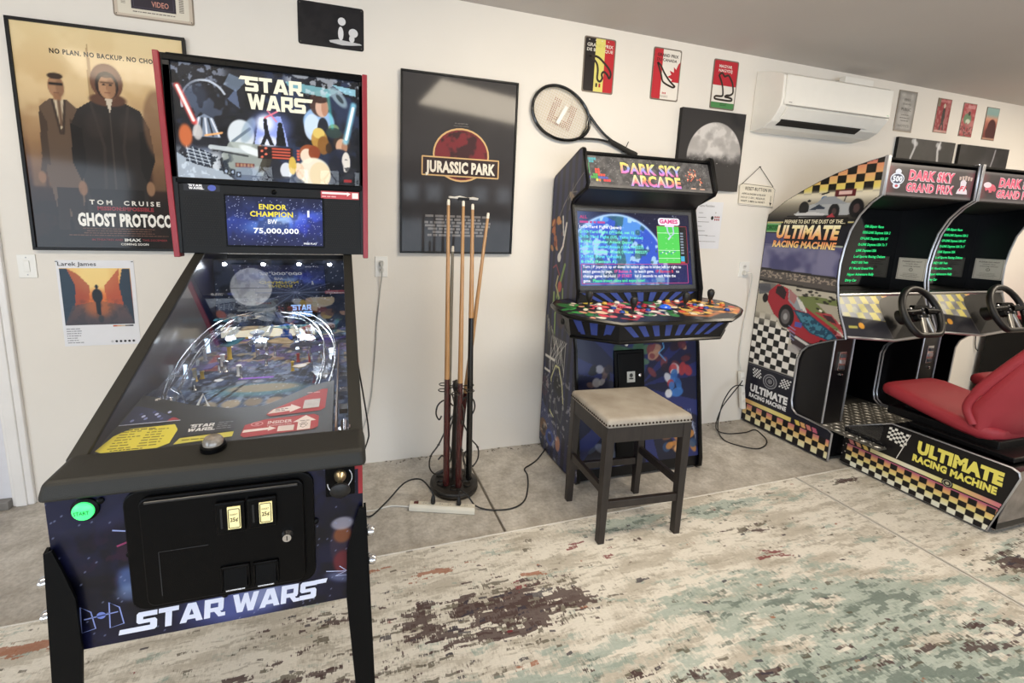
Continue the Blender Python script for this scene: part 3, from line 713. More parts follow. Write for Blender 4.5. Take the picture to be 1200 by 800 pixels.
# video ticket sign, top left, cut by the frame
root, fr, w, h = tin('metal ticket sign reading VIDEO above the tan poster', -1.030, -.692, 2.435, 2.62)
d = Decal(fr); d.rrect(.006, .006, w-.006, h-.006, .01, 0, 'cdbfae', 0); d.rrect(.020, .016, w-.02, h-.010, .006, 0, 'e0d8c8', 1)
d.rect(.075, .042, .262, h-.02, '35303a', 2); d.rrect(.085, .05, .252, h-.028, .004, .003, '4a4452', 3)
d.text('VIDEO', .160, .060, .03, 'c98f80', w=.072, h=.024, bold=.02, layer=4); d.text('LATE NIGHT', .135, .105, .03, 'c98f80', w=.10, h=.022, bold=.01, layer=4)
for k in range(14): d.rect(.276, .05+k*.006, .296, .053+k*.006, '6a6058', 2); d.rect(.034, .06+k*.006, .052, .0625+k*.006, '8a8074', 2)
d.lines_of_print(.08, .028, .26, 1, .01, .004, '6a6058', 2, 2); d.build('lettering', P_GLOSS, root)
# small plaque cut by the top-left corner
root, fr, w, h = tin('dark oval plaque cut by the top left corner', -1.32, -1.20, 2.505, 2.60, r=.045); d = Decal(fr); d.disc(w/2, h/2, w*.42, h*.4, '4b342c', 0); d.build('lettering', P_GLOSS, root)
# dark sign with a pale motif
root, fr, w, h = tin('black metal sign with a small pale motif, left of the dark poster, near ceiling', -.213, .122, 2.42, 2.632, m=mat('black_tin_edge', '2a2828', .5, metal=.5, noise=.2))
c = Canvas(w-.008, h-.008, .0045, '1e1d20'); c.blotch(.05, 4, .5, '2b2a2c', .6, .4)
c.build('print', Frame((-.209, FY-.003, 2.424), (1, 0, 0), (0, 0, 1)), P_GLOSS, root)
d = Decal(fr); d.poly([(.155, .035), (.20, .045), (.26, .040), (.315, .036), (.325, .030), (.27, .022), (.22, .018), (.16, .026)], 'c9c9cb', 1)
d.disc(.215, .075, .014, .034, 'e2e2e4', 1.5); d.disc(.221, .135, .020, .020, 'e2e2e4', 1.6); d.disc(.280, .085, .024, .022, 'dcdcde', 1.5); d.disc(.272, .055, .014, .018, 'dcdcde', 1.6)
d.build('motif', P_GLOSS, root)

# three race-circuit signs
def circuit(d, pts, w, cw, cc, layer=4):
    pts = [(p[0], p[1]) for p in pts]; sp = [(q[0], q[1]) for q in smooth_path([(a, b, 0) for a, b in pts+[pts[0]]], 5)]
    d.line(sp, cw*1.35, cc, layer)
x0, z0 = 1.457, 2.359
root, fr, w, h = tin('black, yellow and red circuit sign, leftmost of three', x0, x0+.224, z0, z0+.327)
d = Decal(fr); a = .008
d.rect(a, a, w/3+.006, h-a, '2b2626', 0); d.rect(w/3+.006, a, w*.66, h-a, 'e3d97a', 0); d.rect(w*.66, a, w-a, h-a, 'bf3038', 0)
d.text('GRAND PRIX', .02, .270, .03, 'e9e3d8', w=.185, h=.020, bold=.02, layer=2); d.text('DE BELGIQUE', .02, .243, .03, 'e9e3d8', w=.185, h=.018, bold=.02, layer=2)
d.rect(w/3+.006, .235, w*.66, .300, 'e3d97a', 3); d.text('ND P', w/3+.012, .270, .03, 'd3ca74', w=.06, h=.018, bold=.01, layer=4)
circuit(d, [(.04, .215), (.10, .212), (.15, .180), (.185, .150), (.20, .120), (.19, .095), (.175, .115), (.150, .130), (.135, .115), (.14, .090), (.125, .070), (.105, .085), (.105, .14), (.09, .18)], .01, .010, '3b332c')
d.rect(.095, .035, .107, .058, '2b2626', 3); d.rect(.118, .035, .130, .058, 'bf3038', 3)
for k in range(4): d.rect(.03+k*.045, .305, .037+k*.045, .310, 'e9e3d8', 2)
d.build('lettering', P_GLOSS, root)
x0, z0 = 1.964, 2.365
root, fr, w, h = tin('red and white circuit sign with maple leaf, middle of three', x0, x0+.220, z0, z0+.323)
d = Decal(fr); d.rect(a, a, w-a, h-a, 'ece6dc', 0); d.rect(a, a, w*.34, h-a, 'c2333c', 1)
d.poly([(w-a, .12), (w-a, .25), (.20, .235), (.185, .20), (.165, .215), (.17, .18), (.135, .19), (.15, .165), (.12, .15), (.16, .135), (.15, .12), (.19, .12)], 'c2333c', 2)
d.text('GRAND PRIX', .03, .270, .03, '3a2a2a', w=.165, h=.019, bold=.02, layer=3); d.text('DU CANADA', .03, .242, .03, '3a2a2a', w=.155, h=.018, bold=.02, layer=3)
circuit(d, [(.035, .23), (.06, .215), (.095, .17), (.135, .13), (.17, .105), (.185, .095), (.17, .088), (.14, .095), (.11, .105), (.085, .12), (.07, .16), (.05, .20)], .01, .009, '3b332c')
d.rect(.09, .04, .096, .052, 'c2333c', 3); d.rect(.112, .04, .118, .052, 'c2333c', 3); d.disc(.104, .046, .004, .005, 'c2333c', 3); d.lines_of_print(.06, .028, .15, 2, .008, .003, '8a7a72', 3, 3, True)
d.build('lettering', P_GLOSS, root)
x0, z0 = 2.452, 2.354
root, fr, w, h = tin('red, white and green circuit sign, rightmost of three', x0, x0+.212, z0, z0+.322)
d = Decal(fr); d.rect(a, .155, w-a, h-a, 'bf2f3a', 0); d.rect(a, .045, w-a, .155, 'ece6dc', 0); d.rect(a, a, w-a, .045, '4f8a52', 0)
d.text('MAGYAR', .045, .270, .03, 'ece6dc', w=.11, h=.019, bold=.02, layer=2); d.text('NAGYDÍJ', .045, .243, .03, 'ece6dc', w=.115, h=.018, bold=.02, layer=2)
circuit(d, [(.05, .22), (.075, .235), (.10, .215), (.13, .225), (.16, .195), (.175, .17), (.185, .12), (.165, .10), (.135, .095), (.12, .085), (.155, .082), (.18, .075), (.17, .062), (.08, .062), (.035, .066), (.04, .082), (.09, .086), (.10, .10), (.09, .15), (.07, .19)], .01, .010, '3b332c')
d.lines_of_print(.08, .035, .14, 2, .010, .004, '2b4a2c', 5, 3, True); d.build('lettering', P_GLOSS, root)

# moon canvas
x0, x1, z0, z1 = 2.212, 2.752, 1.80, 2.332
root, fr = flat_sign('canvas_print', 'dark canvas print of a half moon behind the arcade cabinet', 'picture', x0, x1, z0, z1, .030, BLK)
c = Canvas(x1-x0, z1-z0, .0042, '242224'); R = .232; mx_, my_ = .30, .225
dd = np.hypot(c.X-mx_, (c.Y-my_)); disc = smooth01((R-dd)/.006+.5)
c.mix(disc*smooth01((c.Y-.175+(c.noise(.05, 6, 3)-.5)*.06)/.10), 'cfcbc8')
lit = disc*smooth01((c.Y-.2)/.1)
c.blotch(.10, 12, .55, '8f8a88', .6, .2, mask=lit); c.blotch(.03, 15, .6, 'a9a5a2', .5, .15, mask=lit); c.ell(.24, .36, .035, .028, '8a8583', .5, .8); c.ell(.33, .33, .05, .03, '8a8583', .5, .8)
c.specks(350, 5, 'c9c5c2', mask_box=(.09, .17, .5, .25)); c.grad([(0, '242224'), (.34, '2a282a'), (.36, '2a282a')], mask=smooth01((.2-c.Y)/.06)*.8)
c.build('print', fr, P_MATT, root)

# typed instruction sheet beside the arcade
x0, x1, z0, z1 = 2.44, 2.672, 1.385, 1.722
root, fr = flat_sign('instruction_sheet', 'white instruction sheet with red dots right of the arcade cabinet', 'sheet', x0, x1, z0, z1, .0015, MATS['white_paper'])
d = Decal(fr); d.text('Game Functions', .02, .300, .02, '6a6866', w=.135, h=.016, bold=.0)
for k in range(6): d.rect(.02, .255-k*.032, .06+.03*((k*7) % 3), .258-k*.032, '7a7876', 1)
d.disc(.145, .222, .012, .014, '2a2826', 1)
for i in range(3):
    for j in range(2): d.disc(.170+i*.017, .229-j*.018, .006, .007, 'a83236', 1)
d.disc(.172, .26, .005, .006, 'b9b6b2', 1); d.rect(.10, .092, .19, .094, '8a8886', 1); d.lines_of_print(.05, .05, .2, 1, .01, .004, '9a9896', 2); d.build('lettering', P_MATT, root)

# reset button board hung from a nail by a string
root = thing('hanging_sign', 'small cream hanging sign with handwritten black text beside racing cabinet', 'sign', (2.96, FY, 1.71))
g = G(); g.prism([(2.800, 1.722), (3.130, 1.708), (3.120, 1.845), (3.100, 1.862), (2.820, 1.868), (2.790, 1.850)], FY-.008, FY-.001, 'y'); g.build('board', mat('cream_board', 'e4dccb', .6, noise=.05), root)
g = G(); g.tube([(2.81, FY-.010, 1.86), (2.962, FY-.006, 1.990), (3.105, FY-.010, 1.855)], .0022, 6); g.build('string', BLK, root)
g = G(); g.lathe((2.962, FY-.012, 1.990), [(.004, 0), (.004, .012)], 8, (0, 1, 0)); g.build('nail', BLK, root)
d = Decal(Frame((2.80, FY-.008, 1.71), (1, 0, -.03), (.03, 0, 1)))
d.text('RESET-BUTTON IN', .045, .112, .02, '2e2a26', w=.245, h=.024, bold=.012, spacing=1.05)
for k, t in enumerate(('-APPS & SNDBX & BLACK', 'HOLD 3 SEC, RELEASE,', 'WAIT 3 MIN to RESET')): d.text(t, .015, .078-k*.026, .02, '2e2a26', w=.23, h=.014, bold=.004)
d.line([(.295, .085), (.30, .03)], .004, '2e2a26', 1); d.poly([(.288, .036), (.312, .034), (.302, .012)], '2e2a26', 1)
d.line([(0, 0), (.33, 0), (.325, .135), (.30, .15), (.015, .155), (-.01, .14)], .003, '4a443c', 1, True); d.build('lettering', P_MATT, root)

# far right small signs
root, fr = flat_sign('tin_sign', 'grey weathered metal sign with faint lettering right of the air conditioner', 'sign', 4.277, 4.487, 2.356, 2.668, .004, TIN)
c = Canvas(.20, .302, .005, 'b5b1ac'); c.blotch(.05, 3, .5, '9a9691', .7, .3); c.rect(0, 0, .2, .302, '8b8782', 0.0); e = np.minimum(np.minimum(c.X, .2-c.X), np.minimum(c.Y, .302-c.Y)); c.mix(smooth01((.03-e)/.03), '77736f', .7)
c.build('print', Frame((4.282, FY-.004, 2.361), (1, 0, 0), (0, 0, 1)), P_MATT, root)
d = Decal(fr); d.text('FREE', .105, .235, .02, '6d6966', 'c', w=.07, h=.020, layer=2); d.text('SODAS', .105, .205, .02, '6d6966', 'c', w=.09, h=.014, layer=2); d.text('PUBLIC', .105, .160, .02, '6d6966', 'c', w=.11, h=.024, bold=.01, layer=2)
d.lines_of_print(.04, .125, .17, 3, .022, .006, '77736f', 4, 2, True); d.text('NOTICE', .105, .035, .02, '77736f', 'c', w=.13, h=.02, layer=2); d.build('lettering', P_MATT, root)
for k, (x0, lab, bg, mid) in enumerate(((4.745, 'red comic style tin sign with a dark standing figure, leftmost of three small ones', '8f2630', '2a2426'), (5.070, 'red tin sign with a green and white figure, middle of three small ones', 'b04a50', '5a6a58'), (5.380, 'tin sign with teal sky and dark red hill, rightmost of three small ones', '7f9a98', '5c2226'))):
    root, fr = flat_sign('tin_sign', lab, 'sign', x0, x0+.168, 2.384-.005*k, 2.655-.005*k, .004, TIN)
    c = Canvas(.160, .262, .0045, bg); c.blotch(.03, 20+k, .55, 'd8c8b8', .35, .15)
    if k == 0: c.ell(.085, .13, .018, .07, '2a2022'); c.ell(.085, .21, .014, .018, 'c9b8a8'); c.line([(.075, .07), (.065, .02)], .014, '2a2022'); c.line([(.095, .07), (.105, .02)], .014, '2a2022'); c.rect(.03, .235, .15, .255, 'd89a98', .6); c.rect(0, .2, .03, .262, '6d7a62', .9); c.rect(0, 0, .16, .018, 'd8c0b0', .7)
    if k == 1: c.ell(.07, .14, .05, .045, '6a8a6a', 1, .3); c.ell(.08, .12, .03, .02, 'd8d8c8', .9, .4); c.ell(.085, .185, .016, .018, '40302c'); c.line([(.07, .1), (.05, .04), (.10, .02)], .02, 'a8686a'); c.blotch(.015, 3, .55, '3a2a2a', .6, .1, mask=smooth01((.1-c.Y)/.04)); c.rect(.05, .225, .15, .25, 'e0a8a8', .7)
    if k == 2: c.grad([(0, '6a2a26'), (.5, 'b0685a'), (.65, 'd89a80'), (.8, '8fb0ac'), (1, '9ab8b4')]); c.ell(.095, .10, .055, .07, '4c1e20', 1, .2); c.ell(.095, .06, .07, .06, '4c1e20', 1, .2); c.rect(0, 0, .16, .014, 'd8b89a', .7)
    c.build('print', Frame((x0+.004, FY-.004, 2.388-.005*k), (1, 0, 0), (0, 0, 1)), P_MATT, root)
# two black and white photographs
for k, (x0, x1, lab) in enumerate(((4.331, 5.022, 'black canvas with two pale curved shapes above the racing cabinets'), (5.094, 5.756, 'black canvas with one pale streak and dim glow, rightmost on the wall'))):
    root, fr = flat_sign('canvas_print', lab, 'picture', x0, x1, 1.80, 2.312, .022, BLK)
    c = Canvas(x1-x0, .512, .007, '1d1c1e'); c.blotch(.12, 30+k, .5, '302e31', .7, .3)
    if k == 0:
        c.line([(.19, .50), (.20, .44), (.17, .36), (.16, .22)], .022, 'c5c5c8', .95, .01); c.line([(.17, .49), (.21, .47)], .04, 'd5d5d8', .8, .02)
        c.line([(.50, .50), (.48, .44), (.50, .34), (.49, .20)], .024, 'c5c5c8', .95, .01); c.line([(.47, .48), (.50, .46)], .04, 'd5d5d8', .8, .02)
    else:
        c.ell(.32, .28, .10, .12, '5c5a5e', .6, 1.2); c.line([(.47, .49), (.46, .42), (.43, .30), (.40, .20)], .016, 'a5a3aa', .9, .012)
    c.build('print', fr, P_MATT, root)

# tennis racket hung on the wall
root = thing('tennis_racket', 'black tennis racket with cream strings hung slanting on the wall', 'racket', (1.32, FY, 2.04))
RC = np.array([1.322, 2.203]); ang = math.atan2(1.998-2.203, 1.87-1.322); ca_, sa_ = math.cos(ang), math.sin(ang)
def rk(a, b, y=FY-.022): return (RC[0]+a*ca_-b*sa_, y, RC[1]+a*sa_+b*ca_)
RA, RB = .205, .150
hoop = [rk(RA*math.cos(t)+0.0, RB*math.sin(t)*(1-.10*math.cos(t))) for t in np.linspace(0, 2*math.pi, 48, endpoint=False)]
g = G(); g.tube(hoop, .0105, 8, closed=True); g.build('frame', mat('black_racket_lacquer', '0e1113', .25, noise=.15, coat=.5), root)
g = G()
for i in range(-9, 10):
    b = i*.0155; m_ = 1-(b/RB)**2
    if m_ > .02: e = RA*math.sqrt(m_)*.985; g.tube([rk(-e, b), rk(e, b)], .0009, 4)
for i in range(-12, 13):
    a_ = i*.0162; m_ = 1-(a_/RA)**2
    if m_ > .02: e = RB*math.sqrt(m_)*.97*(1-.1*a_/RA); g.tube([rk(a_, -e, FY-.0222), rk(a_, e, FY-.0222)], .0009, 4)
g.build('strings', mat('cream_string', 'd9c9a8', .5, noise=.1), root, label='cream woven strings')
fr = Frame(rk(0, 0, FY-.0235), (ca_, 0, sa_), (-sa_, 0, ca_)); d = Decal(fr)
rg = random.Random(3)
for i in range(-6, 7):
    for j in range(-6, 7):
        if abs(i) in (0, 1, 2) and j > 2: continue
        if rg.random() < .95 and (abs(j) > 2 or abs(i) > 3): d.rect(i*.0162*.8-.003, j*.0155*.75-.003, i*.0162*.8+.003, j*.0155*.75+.003, 'a06a5a', 0)
d.build('string_stencil', P_MATT, root, label='brownish red stencil on the strings')
g = G()
tc_, ts_ = math.cos(math.radians(61)), math.sin(math.radians(61)); tq = [(1.322+a_*tc_-b*ts_, 2.198+a_*ts_+b*tc_) for a_, b in ((-.060, -.012), (.060, -.012), (.060, .012), (-.060, .012))]
p = [(x, FY-.026, z) for x, z in tq]; q = [(x, FY-.0232, z) for x, z in tq]
g.add(p+q, [(0, 1, 2, 3), (4, 7, 6, 5), (0, 4, 5, 1), (1, 5, 6, 2), (2, 6, 7, 3), (3, 7, 4, 0)]); g.build('damper_tag', WHITE_PL, root, label='white paper tag')
g = G()
g.tube(smooth_path([rk(.165, .085), rk(.25, .045), rk(.33, .018), rk(.40, .008)], 5), .008, 8); g.tube(smooth_path([rk(.165, -.085), rk(.25, -.045), rk(.33, -.018), rk(.40, -.008)], 5), .008, 8); g.tube(smooth_path([rk(.17, .08), rk(.185, 0), rk(.17, -.08)], 5), .006, 8)
g.build('throat', MATS['black_racket_lacquer'], root)
g = G(); g.tube([rk(.37, 0), rk(.40, 0), rk(.54, 0), rk(.585, 0), rk(.595, 0)], [.012, .017, .018, .022, .020], 8); g.build('grip', mat('black_grip_tape', '24221f', .8, bump=.5, bscale=150), root)
g = G(); g.tube([rk(.50, -.015, FY-.001), rk(.50, -.02, FY-.03), rk(.50, .05, FY-.035)], .003, 6); g.build('wall_hook', BLK, root)

# split air conditioner
root = thing('air_conditioner', 'white wall mounted split air conditioner under the ceiling', 'air conditioner', (3.36, FY, 2.24))
prof = [(FY, 2.635), (2.50, 2.600), (2.435, 2.575), (2.405, 2.55), (2.400, 2.40), (2.405, 2.355), (2.425, 2.32), (2.46, 2.27), (2.52, 2.235), (FY, 2.225)]
g = G(); g.prism([(y, z) for y, z in prof], 2.830, 3.862, 'x'); body = g.build('housing', mat('ac_white_plastic', 'eeebe4', .3, noise=.02), root, bevel=.008, seg=3)
g = G(); g.box(2.845, 3.85, 2.394, 2.402, 2.365, 2.552); g.build('front_panel', MATS['ac_white_plastic'], root, bevel=.004)
g = G(); g.prism([(2.447, 2.284), (2.452, 2.274), (2.486, 2.251), (2.49, 2.262)], 2.90, 3.66, 'x'); g.build('air_outlet', mat('dark_air_slot', '1a1715', .7), root, label='dark outlet slot')
g = G(); g.prism([(2.401, 2.352), (2.398, 2.346), (2.440, 2.282), (2.446, 2.287)], 2.88, 3.72, 'x'); g.build('louvre', MATS['ac_white_plastic'], root, bevel=.001)
g = G(); g.box(2.86, 3.84, 2.3925, 2.395, 2.358, 2.363); g.build('panel_seam', mat('grey_seam', '9b968e', .6), root)
d = Decal(Frame((2.86, 2.394, 2.37), (1, 0, 0), (0, 0, 1))); d.lines_of_print(.02, .006, .075, 1, .01, .006, 'a8a49e', 8); d.rect(.955, .005, .975, .009, '9ad0a0', 1); d.build('badge', P_MATT, root)
g = G(); g.box(3.55, 3.84, 2.53, 2.575, 2.60, 2.66); g.build('line_cover', MATS['ac_white_plastic'], root, bevel=.004)
# ------------------------------------------------------------------ pinball machine
PB = thing('pinball_machine', 'black pinball machine with red-railed lit backbox and glowing green start button', 'pinball machine', (-.265, 1.5, 0))
FYP = .962
ART_BLUE = mat('cabinet_art_blue', '15162e', .3, col2='0e0f22', nscale=6, coat=.3)
def XL(y): return -.566+(y-.962)*.023
def XR(y): return .034-(y-.962)*.009
ZT = .962; RY0, RZ0, RY1, RZ1 = 1.06, .992, 1.87, 1.352
def rz(y): return RZ0+(y-RY0)*(RZ1-RZ0)/(RY1-RY0)
# cabinet: four walls and a floor
g = G(); t = .018
def wallpoly(x0, x1, y0, y1):   # side wall following the sloping rail
    pts = [(FYP, .605), (2.25, .605), (2.25, rz(1.9)), (1.9, rz(1.9)), (RY0, RZ0-.006), (FYP, .965)]
    return pts
for side in (0, 1):
    xa = (lambda y: XL(y)) if side == 0 else (lambda y: XR(y)-t)
    pts = wallpoly(0, 0, 0, 0); n = len(pts)
    v = [(xa(y), y, z) for y, z in pts]+[(xa(y)+t, y, z) for y, z in pts]
    g = G(); g.add(v, [tuple(range(n)), tuple(range(n, 2*n))[::-1]]+[(i, n+i, n+(i+1) % n, (i+1) % n) for i in range(n)]); g.build('side_panel', ART_BLUE, PB)
g = G(); g.box(XL(FYP), XR(FYP), FYP, FYP+t, .607, .965); g.build('front_panel', ART_BLUE, PB, bevel=.002)
g = G(); g.box(XL(2), XR(2), FYP+.02, 2.25, .60, .62); g.build('bottom_board', BLK, PB)
g = G(); g.box(XL(2), XR(2), 2.235, 2.25, .62, 1.34); g.build('rear_panel', BLK, PB)
# front art: deep blue star field with pale planet bands (no figures)
w, h = XR(FYP)-XL(FYP), .355
fr = wall_frame(XL(FYP), .607, FYP); c = Canvas(w, h, .003, '1a1c3e')
c.grad([(0, '14153a'), (.5, '0e0f22'), (1, '181b48')]); c.blotch(.06, 3, .52, '1e2250', .6, .25); c.blotch(.03, 9, .58, '0c0c1c', .7, .2)
c.ell(.05, .36, .13, .10, '3a3e64', .55, .25); c.ell(.02, .385, .13, .11, '23264c', .9, .1)
c.ell(.33, .045, .10, .055, '7d8ce8', .75, 1.1); c.ell(.38, .05, .05, .03, 'c9d2ff', .7, 1.2)
c.ell(.125, .145, .022, .03, '6d8bd0', .8, .8); c.ell(.13, .115, .03, .02, '9fbaf0', .6, .9); c.blotch(.02, 13, .56, '5a1f44', .5, .1, mask=np.exp(-((c.X-.11)**2+(c.Y-.2)**2)/.003))
c.ell(.553, .145, .028, .06, '40334c', .9, .3); c.ell(.553, .17, .02, .02, 'b9683a', .8, .5); c.ell(.553, .20, .025, .016, 'd8d4e4', .8, .4); c.ell(.553, .10, .022, .03, '9a2f38', .8, .5); c.ell(.57, .09, .008, .04, 'd8dcf4', .7, .5)
c.ell(.55, .06, .035, .012, 'aab4e0', .6, 1.0, rot=-.3); c.specks(160, 3, 'b9c2f2')
c.a *= .72
c.build('front_art', fr, P_GLOSS, PB)
d = Decal(fr)
d.poly([(w-.075, h-.018), (w, h-.012), (w, h-.085), (w-.010, h-.085), (w-.010, h-.022), (w-.075, h-.03)], '9c2f36', 0)
d.logo('STAR', .128, .018, .168, .046, 'e6e9fb', 1, shear=.10, tail='lb'); d.logo('WARS', .312, .018, .178, .046, 'e6e9fb', 1, shear=.10, tail='rt')
# pale line drawings low on the left and a signature-like scrawl
for dx in (-.022, .028):
    d.line([(.055+dx, .04), (.058+dx, .10), (.075+dx, .085), (.080+dx, .045)], .0025, '8d9bd8', 1, True)
d.line([(.04, .07), (.10, .075)], .0025, '8d9bd8', 1); d.disc(.070, .073, .008, .008, '7384cc', 1)
d.line([(.105, .262), (.135, .255)], .003, '9aa6d8', 1); d.line([(.15, .27), (.152, .245)], .002, '9aa6d8', 1); d.line([(.11, .225), (.14, .235)], .004, '8a3a60', 1)
d.line([(.515, .082), (.56, .074), (.535, .066), (.575, .062), (.545, .09)], .002, 'c9d0f4', 1)
d.build('lettering', P_GLOSS, PB, label='white block lettering on the front')
def s_(X, z): return X*.9136, 1.5+(z-1.5)*.9136
# coin door: frame, door, slots, lock, return cups
x0, zb = s_(-.478, .600); x1, zt = s_(-.080, .900)
def rr(x0, z0, x1, z1, r, n=5): return arc(x1-r, z0+r, r, -90, 0, n)+arc(x1-r, z1-r, r, 0, 90, n)+arc(x0+r, z1-r, r, 90, 180, n)+arc(x0+r, z0+r, r, 180, 270, n)
BLK_GLOSS = mat('black_powder_coat', '040405', .32, spec=.12, bump=.15, bscale=600)
g = G(); g.prism(rr(x0, zb, x1, zt, .03), FYP-.008, FYP+.002, 'y'); g.build('door_frame', BLK_GLOSS, PB, bevel=.003)
dx0, dz0 = s_(-.445, .615); dx1, dz1 = s_(-.103, .887)
g = G(); g.prism(rr(dx0, dz0, dx1, dz1, .018), FYP-.017, FYP-.006, 'y'); door = g.build('coin_door', BLK_GLOSS, PB, bevel=.003)
g = G(); g.tube([(dx0+.012, FYP-.018, dz1-.010), (dx1-.012, FYP-.018, dz1-.010)], .003, 8); g.build('hinge', mat('worn_black_steel', '4a4a4a', .3, metal=.7, noise=.2), door)
for (a, b) in (((-.293, .857), (-.231, .778)), ((-.226, .858), (-.163, .782))):
    X0, Z1 = s_(*a); X1, Z0 = s_(*b)
    g = G(); g.box(X0, X1, FYP-.026, FYP-.016, Z0, Z1); b_ = g.build('coin_entry', BLK_GLOSS, door, bevel=.003)
    g = G(); g.box(X0+.024, X1-.008, FYP-.029, FYP-.025, Z0+.012, Z1-.010); b_ = g.build('price_window', mat('lit_amber_window', 'e8dca0', .4, emit=.5, noise=.1, nscale=90), door, label='lit cream price window')
    g = G(); g.box(X0+.010, X0+.014, FYP-.0275, FYP-.025, Z0+.015, Z1-.012); g.build('coin_slot', mat('dark_slot', '000000', .6), door)
    d = Decal(wall_frame(X0+.024, Z0+.012, FYP-.029)); d.rrect(.002, .003, .023, .046, .002, .0016, '3a3010', 0); d.text('25¢', .0125, .018, .01, '2a2208', 'c', w=.015, h=.009, bold=.02, layer=1); d.text('INSERT', .0125, .032, .01, '2a2208', 'c', w=.015, h=.004, layer=1); d.build('price_print', P_MATT, door)
for (a, b) in (((-.291, .689), (-.228, .627)), ((-.222, .687), (-.164, .625))):
    X0, Z1 = s_(*a); X1, Z0 = s_(*b)
    g = G(); g.box(X0, X1, FYP-.022, FYP-.016, Z0, Z0+.006); g.box(X0, X1, FYP-.022, FYP-.016, Z1-.006, Z1); g.box(X0, X0+.005, FYP-.022, FYP-.016, Z0, Z1); g.box(X1-.005, X1, FYP-.022, FYP-.016, Z0, Z1); g.build('return_frame', BLK_GLOSS, door, bevel=.0015)
    g = G(); g.hexa([(X0+.006, FYP-.026, Z0+.004), (X1-.006, FYP-.026, Z0+.004), (X1-.006, FYP-.017, Z0+.004), (X0+.006, FYP-.017, Z0+.004)], [(X0+.006, FYP-.019, Z1-.008), (X1-.006, FYP-.019, Z1-.008), (X1-.006, FYP-.017, Z1-.008), (X0+.006, FYP-.017, Z1-.008)]); g.build('return_flap', BLK_GLOSS, door)
    g = G(); g.tube([(X0+.010, FYP-.027, Z0+.004), (X1-.010, FYP-.027, Z0+.004)], .002, 6); g.build('flap_lip', CHROME, door)
X, Z = s_(-.142, .747); g = G(); g.lathe((X, FYP-.016, Z), [(.013, 0), (.013, .006), (.009, .012), (.009, .014), (.001, .014)], 20, (0, -1, 0)); lk = g.build('lock', CHROME, door, label='chrome door lock')
g = G(); g.box(X-.001, X+.001, FYP-.0308, FYP-.029, Z-.005, Z+.005); g.build('keyway', BLK, door)
X0, Z0 = s_(-.413, .640); X1, Z1 = s_(-.313, .752)
d = Decal(wall_frame(X0, Z0, FYP-.0172)); d.line([(0, 0), (0, Z1-Z0), (X1-X0, Z1-Z0)], .0015, '3a3a3c', 0); d.build('panel_seam', P_GLOSS, door)
for (X, Z) in ((-.52, .885), (-.28, .912), (-.075, .915), (-.078, .76), (-.475, .745), (-.47, .62), (-.29, .60)):
    X, Z = s_(X, Z); g = G(); g.lathe((X, FYP, Z), [(.007, 0), (.007, .004), (.003, .007)], 12, (0, -1, 0)); g.build('carriage_bolt', BLK_GLOSS, PB)
# start button and plunger
X, Z = s_(-.548, .870)
g = G(); g.lathe((X, FYP, Z), [(.024, 0), (.024, .005), (.019, .008)], 28, (0, -1, 0)); g.build('button_bezel', BLK_GLOSS, PB)
g = G(); g.lathe((X, FYP-.006, Z), [(.0185, 0), (.0185, .006), (.014, .009), (.001, .010)], 28, (0, -1, 0)); sb = g.build('start_button', mat('lit_green_button', '46f07e', .3, emit=1.0, noise=.1, nscale=30), PB, label='glowing green start button')
d = Decal(wall_frame(X, Z, FYP-.0165)); d.text('START', 0, -.004, .01, '0f7a35', 'c', w=.026, h=.008, bold=.02); d.build('button_print', P_MATT, sb)
X0, Z1 = s_(-.052, .917); X1, Z0 = s_(.018, .822)
g = G(); g.box(X0, X1, FYP-.006, FYP, Z0, Z1); g.build('plunger_plate', BLK_GLOSS, PB, bevel=.002)
X, Z = s_(-.017, .872)
g = G(); g.lathe((X, FYP-.005, Z+.006), [(.014, 0), (.012, .012), (.007, .016), (.0055, .03)], 18, (0, -1, 0)); g.build('plunger_housing', mat('brass_steel', 'b8a888', .3, metal=.9, noise=.1), PB)
g = G(); g.lathe((X, FYP-.033, Z), [(.006, 0), (.010, .006), (.020, .012), (.022, .018), (.016, .024), (.001, .026)], 20, (0, -1, -.35)); g.build('plunger_knob', BLK_RUB, PB)
d = Decal(wall_frame(X, Z, FYP-.0062)); d.line(arc(-.002, -.012, .026, 180, 300, 8)+arc(0, 0, .026, 320, 400, 6), .002, 'd8d8dc', 0); d.build('plate_print', P_MATT, PB)
